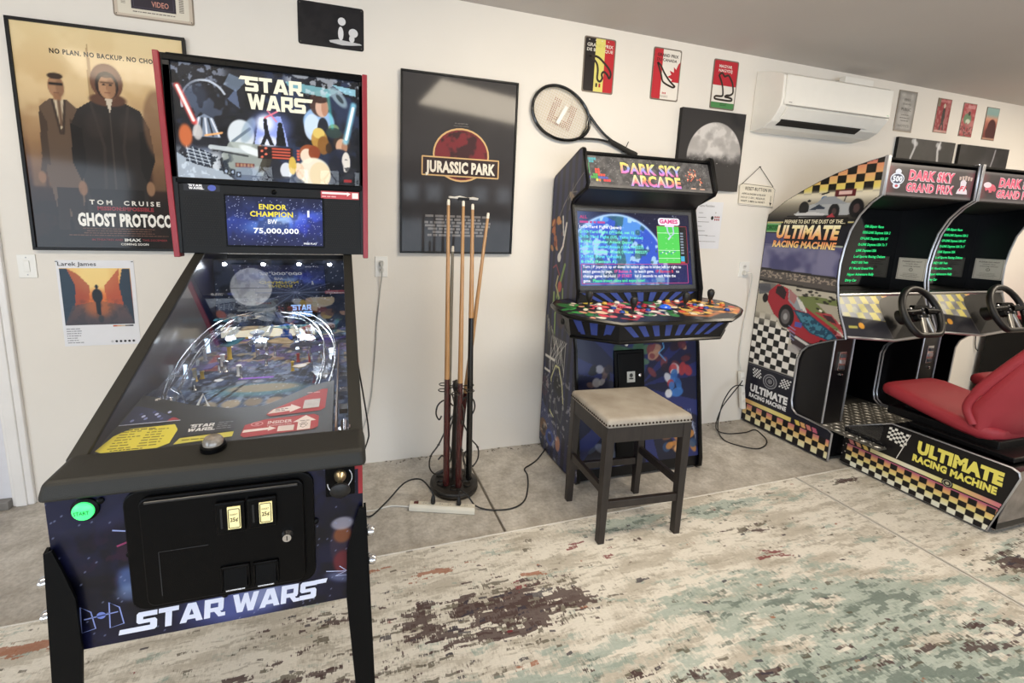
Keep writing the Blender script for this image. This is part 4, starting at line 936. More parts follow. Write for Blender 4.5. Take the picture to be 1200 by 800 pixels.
# legs with bolts
LEGM = mat('black_leg_paint', '050608', .45, spec=.12, bump=.05, bscale=300)
for sx, X in ((-1, XL(.962)-.004), (1, XR(.962)+.004)):
    for fy in (0, 1):
        Y = .952 if fy == 0 else 2.262; sy = 1 if fy == 0 else -1
        # angle iron: one flange on the front, one on the side, splaying towards the foot
        oX = X; bX = X+sx*.030; bY = Y-sy*.02
        pf = [(oX, .845), (oX-sx*.012, .85), (oX-sx*.024, .81), (oX-sx*.042, .74), (oX-sx*.044, .62), (bX-sx*.030, .035), (bX, .035)]
        n = len(pf)
        def yy(z): return Y+(bY-Y)*(1-(z-.03)/.82)
        v = [(x, yy(z)-.003*sy, z) for x, z in pf]+[(x, yy(z)+.003*sy, z) for x, z in pf]
        g = G(); g.add(v, [tuple(range(n)), tuple(range(n, 2*n))[::-1]]+[(i, n+i, n+(i+1) % n, (i+1) % n) for i in range(n)])
        pp = [(0, .845), (.012, .85), (.024, .81), (.042, .74), (.044, .62), (.030, .035), (0, .03)]
        def xx(z): return oX+(bX-oX)*(1-(z-.03)/.82)
        v = [(xx(z)-.003*sx, yy(z)+a*sy, z) for a, z in pp]+[(xx(z)+.003*sx, yy(z)+a*sy, z) for a, z in pp]
        g.add(v, [tuple(range(n)), tuple(range(n, 2*n))[::-1]]+[(i, n+i, n+(i+1) % n, (i+1) % n) for i in range(n)])
        leg = g.build('leg', LEGM, PB)
        g = G(); g.lathe((bX-sx*.012, bY+.012*sy, .0055 if fy == 0 else 0), [(.022, 0), (.024, .006), (.010, .014), (.006, .04)], 14); g.build('leveler', MATS['worn_black_steel'], leg)
        for z in (.775, .700):
            g = G(); g.lathe((xx(z)-.001*sx, yy(z)+.018*sy, z), [(.014, 0), (.014, .005), (.0115, .006), (.0115, .017), (.008, .022)], 12, (sx, -.35*sy, 0)); g.build('leg_bolt', CHROME, leg, label='bright leg bolt')
# lockdown bar, rails
g = G(); g.hexa([(-.575, .946, .950), (.044, .946, .950), (.046, 1.06, .962), (-.574, 1.06, .962)], [(-.567, .956, .990), (.037, .956, .990), (.038, 1.055, .998), (-.562, 1.055, .998)])
g.build('lockdown_bar', BLK_GRAIN, PB, bevel=.012, seg=4)
for side in (0, 1):
    g = G(); f = XL if side == 0 else XR; sg = 1 if side == 0 else -1
    def sec(y): 
        a = f(y)-sg*.006; z = rz(y); return [(a, y, z-.022), (a, y, z+.004), (a+sg*.034, y, z+.004), (a+sg*.034, y, z-.004), (a+sg*.006, y, z-.004), (a+sg*.006, y, z-.022)]
    g.loft([sec(y) for y in (1.045, 1.3, 1.6, 1.905)], smooth=False); g.build('side_rail', BLK_GRAIN, PB, bevel=.002)
# action button on the lockdown bar
g = G(); g.lathe((-.286, 1.022, .995), [(.026, 0), (.026, .010), (.020, .012)], 26, (0, -.05, 1)); g.build('button_bezel', BLK_GLOSS, PB)
g = G(); g.lathe((-.286, 1.022, 1.004), [(.0205, 0), (.0205, .012), (.016, .018), (.001, .020)], 26, (0, -.05, 1)); ab = g.build('action_button', mat('clear_button', '9a938a', .12, noise=.6, nscale=60, coat=1), PB, label='clear domed button')
# ---- playfield
def pf_z(y): return .925+(y-1.2)*.118
PFV = np.array([0, 1, .118]); PFV = PFV/np.linalg.norm(PFV)
XI0, XI1 = -.538, .010
g = G(); g.hexa([(XI0, 1.06, pf_z(1.06)-.02), (XI1, 1.06, pf_z(1.06)-.02), (XI1, 2.03, pf_z(2.03)-.02), (XI0, 2.03, pf_z(2.03)-.02)], [(XI0, 1.06, pf_z(1.06)), (XI1, 1.06, pf_z(1.06)), (XI1, 2.03, pf_z(2.03)), (XI0, 2.03, pf_z(2.03))]); g.build('playfield', mat('playfield_wood', '20242c', .2), PB)
frp = Frame((XI0, 1.06, pf_z(1.06)), (1, 0, 0), PFV); w, h = XI1-XI0, .975; W_ = w
c = Canvas(w, h, .0035, '23304a'); c.grad([(0, '2c3c58'), (.4, '37496b'), (.7, '2a3050'), (1, '1a1c30')])
c.blotch(.05, 3, .5, '6d86ad', .5, .2); c.blotch(.03, 5, .55, '141a26', .7, .15); c.blotch(.02, 11, .6, 'b7c6dd', .5, .1)
for k in range(16):
    a = k*.045-.02; c.line([(a, .1), (a*.4+.3, .7)], .004, '8296ba', .35, .004)
c.ell(.27, .42, .14, .045, '5f9aa8', .7, .6); c.ell(.28, .43, .11, .028, 'a8947a', .8, .4)
for i, cc in enumerate(('a79a86', 'b3a184', '93816a', 'b59c84', '7e7568')): c.ell(.14+i*.062, .34-.004*abs(i-2), .026, .026, cc, .85, .5)
for i in range(5): c.ell(.15+i*.058, .27+.01*(i % 2), .017, .010, '9aa1a8' if i % 2 else 'eef0f2', .9, .3)
c.rect(.19, .50, .30, .512, 'a05ae0', .9); c.ell(.13, .505, .014, .010, 'f0f2f4', 1, .3); c.ell(.205, .48, .018, .010, '9aa0aa', .8, .4); c.ell(.255, .48, .018, .010, '9aa0aa', .8, .4)
c.rect(.06, .58, .11, .72, 'b04a4a', .7, .01); c.rect(.33, .2, .36, .215, '38d080', 1)
c.blotch(.035, 21, .55, '7d5aa0', .5, .12, mask=smooth01((c.Y-.55)/.1)); c.blotch(.03, 25, .6, 'd8b87a', .6, .1, mask=smooth01((c.Y-.55)/.1)); c.specks(300, 8, 'dfe8ff')
c.build('playfield_print', frp, print_mat('lit_playfield', .55, emit=.30, base=.7, spec=.2), PB)
d = Decal(frp)
d.rrect(.18, .205, .37, .228, .01, .0018, '9aa0aa', 1); d.lines_of_print(.20, .214, .35, 1, .01, .004, '9aa0aa', 3, 2)
for k in range(3):
    for q in range(4): d.poly([(.06+k*.05+q*.012, .30+q*.03+k*.02), (.075+k*.05+q*.012, .31+q*.03+k*.02), (.085+k*.05+q*.012, .335+q*.03+k*.02), (.07+k*.05+q*.012, .325+q*.03+k*.02)], '161a22', 1)
d.build('playfield_lettering', print_mat('lit_playfield'), PB)
# apron with instruction cards
AY0, AY1 = 1.058, 1.21
def ap(x, y): return (x, y, .978+(y-AY0)*.12)
out = [(XI0, AY0), (-.035, AY0), (-.035, 1.36), (-.10, 1.335), (-.19, 1.255), (-.22, 1.235), (-.30, 1.235), (-.40, 1.27), (XI0, 1.345)]
n = len(out); g = G(); g.add([ap(*p) for p in out]+[(p[0], p[1], p[2]-.03) for p in [ap(*q) for q in out]], [tuple(range(n)), tuple(range(n, 2*n))[::-1]]+[(i, (i+1) % n, n+(i+1) % n, n+i) for i in range(n)]); g.build('apron', mat('apron_black', '191918', .45, noise=.1), PB)
fa = Frame(ap(XI0, AY0), (1, 0, 0), (0, 1, .12)); d = Decal(fa)
d.poly([(.000, .030), (.022, .016), (.118, .018), (.142, .036), (.142, .092), (.128, .118), (.035, .112), (.012, .085)], 'e9dc4a', 1)
for k in range(7): d.lines_of_print(.022, .097-k*.011, .070, 1, .01, .004, '8a8022', k, 2); d.lines_of_print(.078, .099-k*.011, .130, 1, .01, .004, '8a8022', 30+k, 2)
d.lines_of_print(.03, .105, .12, 1, .01, .004, '2a2608', 3, 2); d.lines_of_print(.03, .0235, .12, 1, .01, .003, '2a2608', 4, 2)
d.poly([(.152, .028), (.272, .040), (.272, .062), (.158, .052)], 'd8cf52', 1); d.lines_of_print(.165, .040, .262, 1, .01, .004, '7a7222', 5, 2)
d.poly([(.158, .058), (.272, .066), (.268, .118), (.164, .112)], '1c1e2a', 1)
d.logo('STAR', .170, .094, .050, .014, 'f0f0f2', 2, tail='lt'); d.logo('WARS', .166, .076, .054, .014, 'f0f0f2', 2, tail='rb'); d.lines_of_print(.228, .106, .264, 4, .009, .003, '8a8a90', 6, 2)
# red cards at the right
RED = 'b23a40'; 
d.poly([(.290, .040), (.300, .030), (.455, .040), (.468, .050), (.468, .100), (.455, .112), (.335, .104), (.292, .085)], RED, 1)
d.text('INSIDER', .345, .080, .02, 'f4e8e4', w=.058, h=.014, bold=.02, layer=2); d.text('CONNECTED', .345, .070, .02, 'f4e8e4', w=.058, h=.005, layer=2)
d.ring(.320, .085, .013, .009, .003, 'e0a0a0', 2); d.disc(.320, .085, .005, .004, 'e0a0a0', 2)
d.poly([(.292, .050), (.350, .054), (.350, .048), (.368, .058), (.350, .070), (.350, .064), (.294, .062)], 'f4e8e4', 2)
d.poly([(.418, .040), (.418, .078), (.405, .078), (.435, .108), (.462, .080), (.449, .079), (.449, .042)], 'f4e8e4', 2); d.rect(.372, .042, .410, .066, 'e8dcd8', 2.5); d.line([(.425, .055), (.432, .05), (.440, .058), (.436, .064), (.428, .064), (.425, .055)], .0016, '4a4040', 3)
for k in range(3): d.lines_of_print(.422, .080-k*.008, .446, 1, .01, .003, '7a6a68', k, 3, True)
d.poly([(.335, .128), (.345, .118), (.470, .128), (.482, .140), (.486, .250), (.470, .250), (.345, .150)], RED, 1)
d.poly([(.338, .130), (.392, .138), (.392, .130), (.420, .150), (.392, .172), (.392, .163), (.350, .152)], 'f4e8e4', 2); d.lines_of_print(.355, .148, .395, 2, .008, .004, '7a6a68', 9, 3); d.lines_of_print(.43, .228, .475, 1, .008, .005, 'e8c0c0', 10, 3)
# left blue triangle art
d.poly([(.004, .132), (.135, .135), (.118, .150), (.050, .205), (.010, .225), (.004, .22)], '2b3252', 1); d.poly([(.105, .137), (.133, .137), (.120, .150), (.112, .152)], 'a83440', 2); d.line([(.004, .132), (.135, .135)], .003, 'd0d6ea', 2)
for k in range(9): d.disc(.025+k*.009, .15+((k*5) % 7)*.006, .004, .006, ('8a96c8', '4a5488', 'c0c8e8')[k % 3], 2)
d.build('apron_cards', P_MATT, PB)
g = G(); p = [fa(np.array(a), np.array(b), .003) for a, b in ((.424, .140), (.466, .144), (.468, .190), (.426, .186))]; q = [fa(np.array(a), np.array(b), .0015) for a, b in ((.424, .140), (.466, .144), (.468, .190), (.426, .186))]
g.add(p+q, [(0, 1, 2, 3), (4, 7, 6, 5), (0, 4, 5, 1), (1, 5, 6, 2), (2, 6, 7, 3), (3, 7, 4, 0)]); g.build('scanner_window', mat('scanner_glass', 'bdb6b0', .2, noise=.2, nscale=40), PB, label='small grey scanner window')
# shooter lane
g = G(); g.box(-.028, -.024, 1.06, 1.9, .93, 1.0); g.build('lane_divider', mat('lane_wood', '8d7466', .4, noise=.3), PB)
g = G(); g.tube([(-.006, 1.10, .955), (-.006, 1.17, .962)], .009, 10); g.box(-.022, .006, 1.10, 1.16, .945, .952); g.build('shooter_spring', CHROME, PB)
for k in range(3):
    g = G(); g.box(-.020, .004, 1.27+k*.11, 1.31+k*.11, pf_z(1.29+k*.11)+.006, pf_z(1.29+k*.11)+.020); g.build('lane_bracket', CHROME if k else BLK, PB)
g = G(); g.box(XI1-.004, XI1-.001, 1.06, 2.0, .97, 1.0); g.build('lane_rail', mat('pink_steel', 'c9b0ae', .3, metal=.8, noise=.1), PB)
# back panel of the playfield with starfield and pale sphere
g = G(); g.box(XI0, XI1, 2.03, 2.045, .99, 1.335); g.build('back_panel', BLK, PB)
frb = wall_frame(XI0, 1.0, 2.029); c = Canvas(XI1-XI0, .33, .0035, '151a28'); c.grad([(0, '2c3444'), (.6, '1a2030'), (1, '10131d')]); c.blotch(.05, 5, .5, '3c4a66', .6, .3)
c.ell(.155, .215, .082, .082, 'b9bcc2', 1, .04); c.blotch(.02, 8, .55, '8b8e96', .6, .2, mask=(np.hypot(c.X-.155, c.Y-.215) < .080).astype(float)); c.line([(.075, .21), (.235, .21)], .003, '6d7078'); c.ell(.30, .18, .05, .03, '58607a', .5, 1)
for k in range(14):
    a = k*.45; c.line([(.33, .19), (.33+.16*math.cos(a), .19+.09*math.sin(a))], .003, '7a86a8', .6, .003)
c.specks(120, 4, 'e8eeff'); c.build('back_art', frb, print_mat('lit_playfield'), PB)
g = G(); g.box(-.245, -.115, 1.975, 1.99, 1.075, 1.155); ms = g.build('mini_display', BLK, PB)
d = Decal(wall_frame(-.24, 1.08, 1.975)); d.logo('STAR', .025, .040, .075, .024, '9cc4ff', 1, tail='lt'); d.logo('WARS', .020, .012, .085, .024, '9cc4ff', 1, tail='rb'); d.build('display_lettering', P_SCREEN, ms)
# LED spots along the top of the glass
LED = mat('white_led', 'f4f8ff', .3, emit=40)
for x in (-.47, -.325, -.185, -.06):
    g = G(); g.lathe((x, 1.985, 1.318), [(.009, 0), (.007, .005), (.001, .008)], 12, (0, -.6, -.8)); g.build('led_spot', LED, PB)
l = bpy.data.lights.new('playfield_glow', 'AREA'); l.shape = 'RECTANGLE'; l.size = .46; l.size_y = .02; l.energy = 1.6; l.color = (.85, .92, 1)
lo = bpy.data.objects.new('playfield_glow', l); COL.objects.link(lo); lo.parent = PB; lo.location = Vector((-.265, 1.96, 1.31))-Vector(PB.location); lo.rotation_euler = (Vector((-.265, 1.4, .95))-Vector((-.265, 1.96, 1.31))).to_track_quat('-Z', 'Y').to_euler()
# ramps, posts, plastics
g = G()
def pp_(x, y, hgt): return (XI0+x, 1.06+y, pf_z(1.06+y)+hgt)
def wire_ramp(pts, gap=.016):
    gg = G(); sp = smooth_path([pp_(*p) for p in pts], 6)
    for dx, dz in ((-gap, .0), (gap, .0), (-gap*1.2, .018), (gap*1.2, .018)): gg.tube([(p[0]+dx, p[1], p[2]+dz) for p in sp], .0022, 5)
    for p in sp[::4]: gg.tube([(p[0]-gap, p[1], p[2]), (p[0]-gap*1.2, p[1], p[2]+.018)], .0018, 4); gg.tube([(p[0]-gap, p[1], p[2]), (p[0]+gap, p[1], p[2])], .0018, 4)
    gg.build('wire_ramp', CHROME, PB)
wire_ramp([(.07, .24, .03), (.05, .36, .05), (.055, .55, .08), (.10, .75, .10), (.2, .86, .1)])
wire_ramp([(.46, .28, .03), (.485, .45, .06), (.47, .62, .09), (.40, .78, .10), (.30, .85, .10)])
def clear_ramp(pts, wd=.03):
    gg = G(); sp = smooth_path([pp_(*p) for p in pts], 6)
    gg.loft([[(p[0]-wd, p[1], p[2]+.03), (p[0]-wd, p[1], p[2]), (p[0]+wd, p[1], p[2]), (p[0]+wd, p[1], p[2]+.03), (p[0]+wd-.003, p[1], p[2]+.03), (p[0]+wd-.003, p[1], p[2]+.003), (p[0]-wd+.003, p[1], p[2]+.003), (p[0]-wd+.003, p[1], p[2]+.03)] for p in sp], smooth=False); gg.build('clear_ramp', CLEAR, PB)
clear_ramp([(.05, .25, .04), (.07, .45, .06), (.12, .66, .09), (.17, .84, .11)]); clear_ramp([(.47, .35, .03), (.44, .55, .06), (.36, .74, .09)]); clear_ramp([(.22, .65, .04), (.24, .78, .07), (.24, .9, .09)], .022)
g = G(); g.lathe(pp_(.045, .28, .02), [(.05, 0), (.055, .02), (.045, .05), (.02, .065), (.001, .068)], 24); g.build('clear_dome', CLEAR, PB)
rg = random.Random(12)
POSTC = [mat('post_white', 'e6ebf0', .3, noise=.05), mat('post_blue', '3c6ac8', .3, noise=.1), mat('post_yellow', 'd8b43c', .3, noise=.1), mat('post_red', 'b83238', .3, noise=.1), CHROME, mat('lit_insert', 'dff0ff', .3, emit=2.0, noise=.1)]
for k in range(44):
    x = rg.uniform(.02, .50); y = rg.uniform(.30, .92); 
    if .12 < x < .42 and y < .46: y += .42
    r = rg.uniform(.004, .008); hh = rg.uniform(.02, .05)
    g = G(); g.lathe(pp_(x, y, 0), [(r*1.5, 0), (r, .004), (r, hh-.004), (r*1.4, hh), (r*.6, hh+.003)], 8); g.build('post', POSTC[rg.randrange(6) if k % 3 else 4], PB)
PLC = [mat('plastic_violet', '6a5aa0', .2, noise=.3, nscale=30), mat('plastic_teal', '4a8090', .2, noise=.3, nscale=30), mat('plastic_smoke', '8b8f9a', .2, noise=.4, nscale=25), mat('plastic_tan', 'b09a78', .25, noise=.4, nscale=25), mat('plastic_navy', '252d4a', .2, noise=.3, nscale=25)]
for k, (x, y, rx, ry, a, hh) in enumerate(((.09, .52, .04, .02, .5, .04), (.13, .70, .05, .02, .9, .05), (.22, .72, .04, .025, .1, .045), (.30, .70, .05, .03, -.3, .05), (.38, .66, .04, .028, .3, .05), (.43, .60, .035, .02, 1.0, .05), (.33, .80, .06, .02, .1, .07), (.44, .82, .05, .03, -.2, .07), (.17, .83, .05, .02, .2, .06), (.25, .60, .03, .018, .2, .03), (.47, .70, .03, .04, 0, .05), (.08, .88, .05, .03, 0, .08), (.46, .42, .025, .04, .2, .04), (.39, .50, .03, .015, .5, .035))):
    pts = []
    for i in range(9):
        t_ = 2*math.pi*i/9; q = 1+.25*math.sin(3*t_+k); px, py = rx*math.cos(t_)*q, ry*math.sin(t_)*q; pts.append((px*math.cos(a)-py*math.sin(a), px*math.sin(a)+py*math.cos(a)))
    v = [pp_(x+p[0], y+p[1], hh) for p in pts]+[pp_(x+p[0], y+p[1], hh+.003) for p in pts]; n = 9
    g = G(); g.add(v, [tuple(range(n))[::-1], tuple(range(n, 2*n))]+[(i, (i+1) % n, n+(i+1) % n, n+i) for i in range(n)]); g.build('plastic', PLC[k % 5], PB)
for k, (x, y) in enumerate(((.20, .80), (.30, .86), (.39, .84))):
    g = G(); g.lathe(pp_(x, y, 0), [(.026, 0), (.022, .02), (.014, .024), (.014, .04), (.028, .05), (.026, .056), (.01, .062)], 20); g.build('pop_bumper', POSTC[(0, 1, 3)[k]], PB)
g = G()
g.lathe(pp_(.115, .235, .0), [(.010, 0), (.008, .03), (.002, .05)], 10); g.build('flasher', mat('lit_flasher', 'eef6ff', .2, emit=9, noise=.05), PB, label='bright white flasher lamp')
for sx in (0, 1):
    x0, x1 = ((.175, .255), (.385, .305))[sx]; g = G(); g.tube([pp_(x0, .235, .012), pp_(x1, .205, .012)], [.011, .006], 10); g.build('flipper', POSTC[0], PB)
    g = G(); p = [pp_(x0+(-.055 if sx == 0 else .055), .37, .02), pp_(x0+(-.015 if sx == 0 else .015), .28, .02), pp_(x0+(-.05 if sx == 0 else .05), .27, .02)]; g.tube(p, .004, 6, closed=True); g.build('slingshot', POSTC[0], PB)
# self-glowing cream bar across the back of the playfield
g = G(); g.box(-.485, -.125, 1.925, 1.94, pf_z(1.93)+.010, pf_z(1.93)+.052); g.build('cream_bar', mat('glowing_cream', 'f2e8cc', .3, emit=.75, noise=.06, nscale=60), PB, bevel=.003, label='glowing cream bar')
# glass
g = G(); e = .0035
g.add([(XI0-.01, RY0-.005, rz(RY0)-.004), (XI1+.01, RY0-.005, rz(RY0)-.004), (XI1+.01, 1.92, rz(1.92)-.004), (XI0-.01, 1.92, rz(1.92)-.004)], [(0, 1, 2, 3)])
g.build('playfield_glass', PF_GLASS, PB)
# ---- backbox
BX0, BX1, BZ0, BZ1, BY = -.602, .086, 1.368, 2.072, 1.880
g = G()
g.box(BX0, BX1, BY+.03, BY+.27, BZ0, BZ0+.018); g.box(BX0, BX1, BY+.012, BY+.27, BZ1-.022, BZ1); g.box(BX0, BX1, BY+.25, BY+.27, BZ0, BZ1); g.hexa([(BX0, BY, BZ0), (BX0+.018, BY, BZ0), (BX0+.018, BY+.27, BZ0), (BX0, BY+.27, BZ0)], [(BX0-.016, BY, BZ1), (BX0+.018, BY, BZ1), (BX0+.018, BY+.27, BZ1), (BX0-.016, BY+.27, BZ1)]); g.box(BX1-.018, BX1, BY+.0, BY+.27, BZ0, BZ1)
bb = g.build('backbox_shell', BLK, PB, bevel=.002)
for X, lean in ((BX0-.002, -.018), (BX1+.002, .001)):
    sg = -1 if X == BX0 else 1
    g = G(); g.hexa([(X-.010, BY-.004, BZ0-.015), (X+.010, BY-.004, BZ0-.015), (X+.010, BY+.05, BZ0-.015), (X-.010, BY+.05, BZ0-.015)], [(X+lean-.010, BY-.012, BZ1+.002), (X+lean+.010, BY-.012, BZ1+.002), (X+lean+.010, BY+.05, BZ1+.002), (X+lean-.010, BY+.05, BZ1+.002)])
    g.build('side_trim', RED_PL, PB, bevel=.003, label='dark red upright trim')
ix0, ix1 = BX0+.008, BX1-.008
g = G(); g.box(ix0-.012, ix1, BY-.004, BY+.03, BZ1-.024, BZ1-.004); g.box(ix0, ix1, BY-.002, BY+.02, BZ1-.006, BZ1+.002); g.build('top_trim', BLK_GLOSS, PB, bevel=.003)
g = G(); g.box(ix0, ix1, BY, BY+.03, 1.625, 1.648); g.build('lower_trim', BLK_GLOSS, PB, bevel=.004)
g = G(); g.box(ix0-.012, ix0+.008, BY, BY+.03, 1.648, BZ1-.04); g.box(ix1-.012, ix1, BY, BY+.03, 1.648, BZ1-.04); g.build('edge_trim', BLK_GLOSS, PB)
gx0, gz0 = ix0+.008, 1.648; w, h = ix1-.012-gx0, BZ1-.022-1.648
frg = wall_frame(gx0, gz0, BY+.010); c = Canvas(w, h, .0027, '14141c')
# plain space-opera style stand-in: nebula, light beams, rock, hull shapes; no figures
c.grad([(0, '2a2c34'), (.5, '10121c'), (1, '14161f')]); c.blotch(.10, 2, .52, '2b3a5c', .7, .2); c.blotch(.05, 6, .58, '06060a', .8, .12)
c.ell(.105, .265, .078, .085, '0a0a12', .95, .1); c.line(arc(.105, .265, .076, 30, 190, 14, .083), .007, 'd4dce8', .9); c.ell(.075, .29, .04, .05, '2c3446', .8, .8); c.blotch(.03, 71, .55, '5a6880', .6, .1, mask=(np.hypot((c.X-.105)/.075, (c.Y-.265)/.082) < 1).astype(float))
c.poly([(.055, .15), (.075, .215), (.10, .23), (.13, .215), (.15, .15)], '8a98ac', .85)
for k in range(5): c.line([(.065+k*.02, .155), (.082+k*.010, .215)], .006, ('e8ecf4', '10141c')[k % 2], .9, .004)
c.poly([(.17, .34), (.19, .38), (.25, .36), (.21, .32)], '8fa4bc', .6); c.poly([(.18, .29), (.21, .33), (.22, .26)], '7d90b8', .6)
# pale armour-like mass in the middle left, lower left machinery
c.ell(.22, .165, .046, .056, 'dfe6ea', .95, .15); c.ell(.245, .185, .02, .05, '9cb0bc', .8, .4, rot=-.4); c.line([(.19, .14), (.25, .19)], .010, '5a6a78', .8)
c.poly([(.16, .02), (.29, .02), (.31, .10), (.285, .135), (.18, .14), (.15, .09)], 'a8b0a8', .85); c.poly([(.27, .03), (.31, .04), (.33, .10), (.305, .125)], '3a3428', .9); c.poly([(.275, .12), (.285, .135), (.315, .115), (.30, .10)], 'd88a48', .95)
c.line([(.115, .115), (.27, .105)], .016, 'c4ccce', .95); c.line([(.12, .105), (.24, .09)], .006, '2a2c30', .95); c.ell(.255, .11, .045, .014, 'e8eeee', .9, .4, rot=-.35); c.rect(.195, .048, .262, .064, '6b2f34', .95); 
for k in range(5): c.rect(.20+k*.012, .050, .208+k*.012, .062, 'b08a6a', .9)
c.ell(.235, .02, .05, .03, '8090a8', .7, .5)
c.blotch(.022, 14, .52, 'e2e8ee', .85, .06, mask=smooth01((.125-c.Y)/.05)*smooth01((.17-c.X)/.04)); c.blotch(.018, 24, .56, '1c2430', .9, .06, mask=smooth01((.11-c.Y)/.03)*smooth01((.20-c.X)/.04))
c.poly([(0, 0), (.19, 0), (.15, .03), (.06, .05), (0, .09)], 'c4d0dc', .8); c.poly([(.03, .06), (.10, .04), (.12, .09), (.05, .115)], '1a2434', .9)
for k in range(4): c.line([(.035+k*.02, .115-k*.005), (.045+k*.022, .055-k*.003)], .003, 'dfe8f2', .9); c.line([(.035, .105-k*.012), (.11, .088-k*.012)], .003, 'dfe8f2', .9)
c.ell(.035, .15, .022, .04, 'd8703c', .9, .5); c.line([(.10, .155), (.155, .168)], .007, 'f0b070', .95); c.ell(.075, .165, .016, .028, 'c9c4c0', .9, .4)
for x, y in ((.162, .030), (.185, .028), (.205, .020)): c.rect(x-.008, y-.010, x+.008, y+.010, '141a26', .95, .004); c.ell(x, y, .004, .006, 'b8c8e0', .9)
# duel glow with two dark uprights
c.poly([(.285, .235), (.36, .245), (.375, .19), (.385, .135), (.265, .135)], 'b8c6f4', .95); c.ell(.325, .20, .07, .06, '8296e8', .6, .9); c.ell(.305, .215, .03, .03, 'eef2ff', .9, .9); c.ell(.315, .15, .035, .02, 'f4f6ff', .8, .8)
c.poly([(.285, .135), (.302, .175), (.298, .215), (.312, .222), (.318, .18), (.335, .135), (.320, .135), (.309, .16), (.300, .135)], '14161f'); c.ell(.306, .225, .007, .009, '14161f', 1, .2); c.poly([(.340, .135), (.348, .205), (.368, .205), (.378, .135)], '0c0e14'); c.ell(.358, .212, .009, .011, '0c0e14', 1, .2)
c.line([(.305, .235), (.35, .262)], .006, 'f07a90', .95); c.line([(.315, .262), (.345, .225)], .005, 'f07a90', .9)
c.rect(.275, .085, .40, .130, '1c0c0c', .95, .004)
for k in range(4):
    c.rect(.325, .088+k*.011, .392, .094+k*.011, 'e06048', .95, .003); c.ell(.290+(k % 2)*.014, .091+k*.011, .005, .004, 'f0785c', .95, .3); c.ell(.420, .089+k*.011, .006, .004, 'e8644c', .9, .3)
# right: pale and tan portrait-like clouds kept faceless
for (x, y, rx, ry, cc) in ((.50, .235, .058, .055, '9cc0e8'), (.475, .215, .03, .05, 'cfe0f4'), (.515, .205, .022, .05, '10121c'), (.505, .305, .038, .048, '4a3028'), (.512, .292, .024, .036, 'dcb49c'), (.522, .292, .012, .032, 'b8846a'), (.503, .325, .034, .018, '3a241e'),
    (.500, .170, .030, .040, 'c09040'), (.498, .195, .022, .020, 'e0c468'), (.515, .150, .022, .035, '8a5c28'), (.535, .140, .012, .02, '3a2614'), (.585, .165, .032, .036, '3a2c24'), (.584, .150, .022, .030, 'd8ac8c'), (.594, .148, .010, .026, 'a8785c'), (.575, .095, .045, .045, '1c2238'), (.600, .09, .016, .04, 'e8e0d4'), (.560, .06, .03, .05, '141826'),
    (.460, .115, .036, .034, 'a0522c'), (.452, .105, .024, .028, 'f4dcc4'), (.480, .120, .022, .026, '8a3e1e'), (.478, .045, .060, .055, 'f6ecd4'), (.500, .035, .04, .05, 'e8d4ac'), (.425, .045, .016, .03, 'e8c8a8'), (.418, .065, .010, .012, 'f0d8bc'), (.555, .215, .020, .018, '7a9068'), (.555, .20, .03, .02, '2a3c38'), (.375, .045, .022, .030, 'dfe4ea'), (.398, .065, .014, .034, 'e0bc50')):
    c.ell(x, y, rx, ry, cc, .95, .16)
c.rect(.352, .014, .398, .022, '30343c', .8); c.blotch(.020, 37, .60, '101218', .7, .05, mask=smooth01((c.X-.53)/.04)*smooth01((.14-c.Y)/.05))
c.poly([(.38, .375), (.58, .36), (.53, .33), (.40, .345)], '8fd0d8', .75); c.blotch(.02, 18, .60, 'dfe4ea', .6, .06, mask=smooth01((c.Y-.32)/.03)*smooth01((c.X-.36)/.04)); c.ell(.575, .335, .02, .045, '9ab0b8', .8, .4, rot=.7); c.ell(.58, .33, .008, .02, '2a343a', .9, .4, rot=.7); c.poly([(.55, .38), (.64, .37), (.64, .345), (.60, .35)], 'a8e0f0', .8)
c.blotch(.02, 19, .60, 'c8d4ec', .5, .06, mask=smooth01((c.Y-.30)/.04)*smooth01((.2-c.X)/.04)); c.line([(.018, .32), (.066, .200)], .020, 'f05048', .85, .012); c.line([(.018, .32), (.064, .205)], .010, 'fff0ea', 1, .004)
c.line([(.600, .17), (.632, .31)], .022, '8fd8f0', .8, .014); c.line([(.602, .18), (.630, .30)], .010, 'f8ffff', 1, .004); c.ell(.42, .25, .02, .12, '4ac0b0', .0)
c.line([(.535, .34), (.55, .22)], .010, '50c8c0', .6, .014); c.rect(.590, .012, .622, .022, '9c2a2c')
c.build('backglass_print', frg, P_BACKGLASS, PB)
d = Decal(frg); IV = 'f2ecd2'
d.logo('STAR', .242, .325, .200, .052, IV, 1, tail='lt'); d.logo('WARS', .248, .262, .205, .055, IV, 1, tail='rt'); d.build('backglass_lettering', P_BACKGLASS, PB, label='ivory block lettering on the backglass')
g = G(); g.add([(gx0, BY+.006, gz0), (gx0+w, BY+.006, gz0), (gx0+w, BY+.006, gz0+h), (gx0, BY+.006, gz0+h)], [(0, 1, 2, 3)]); g.build('backglass', GLASS, PB)
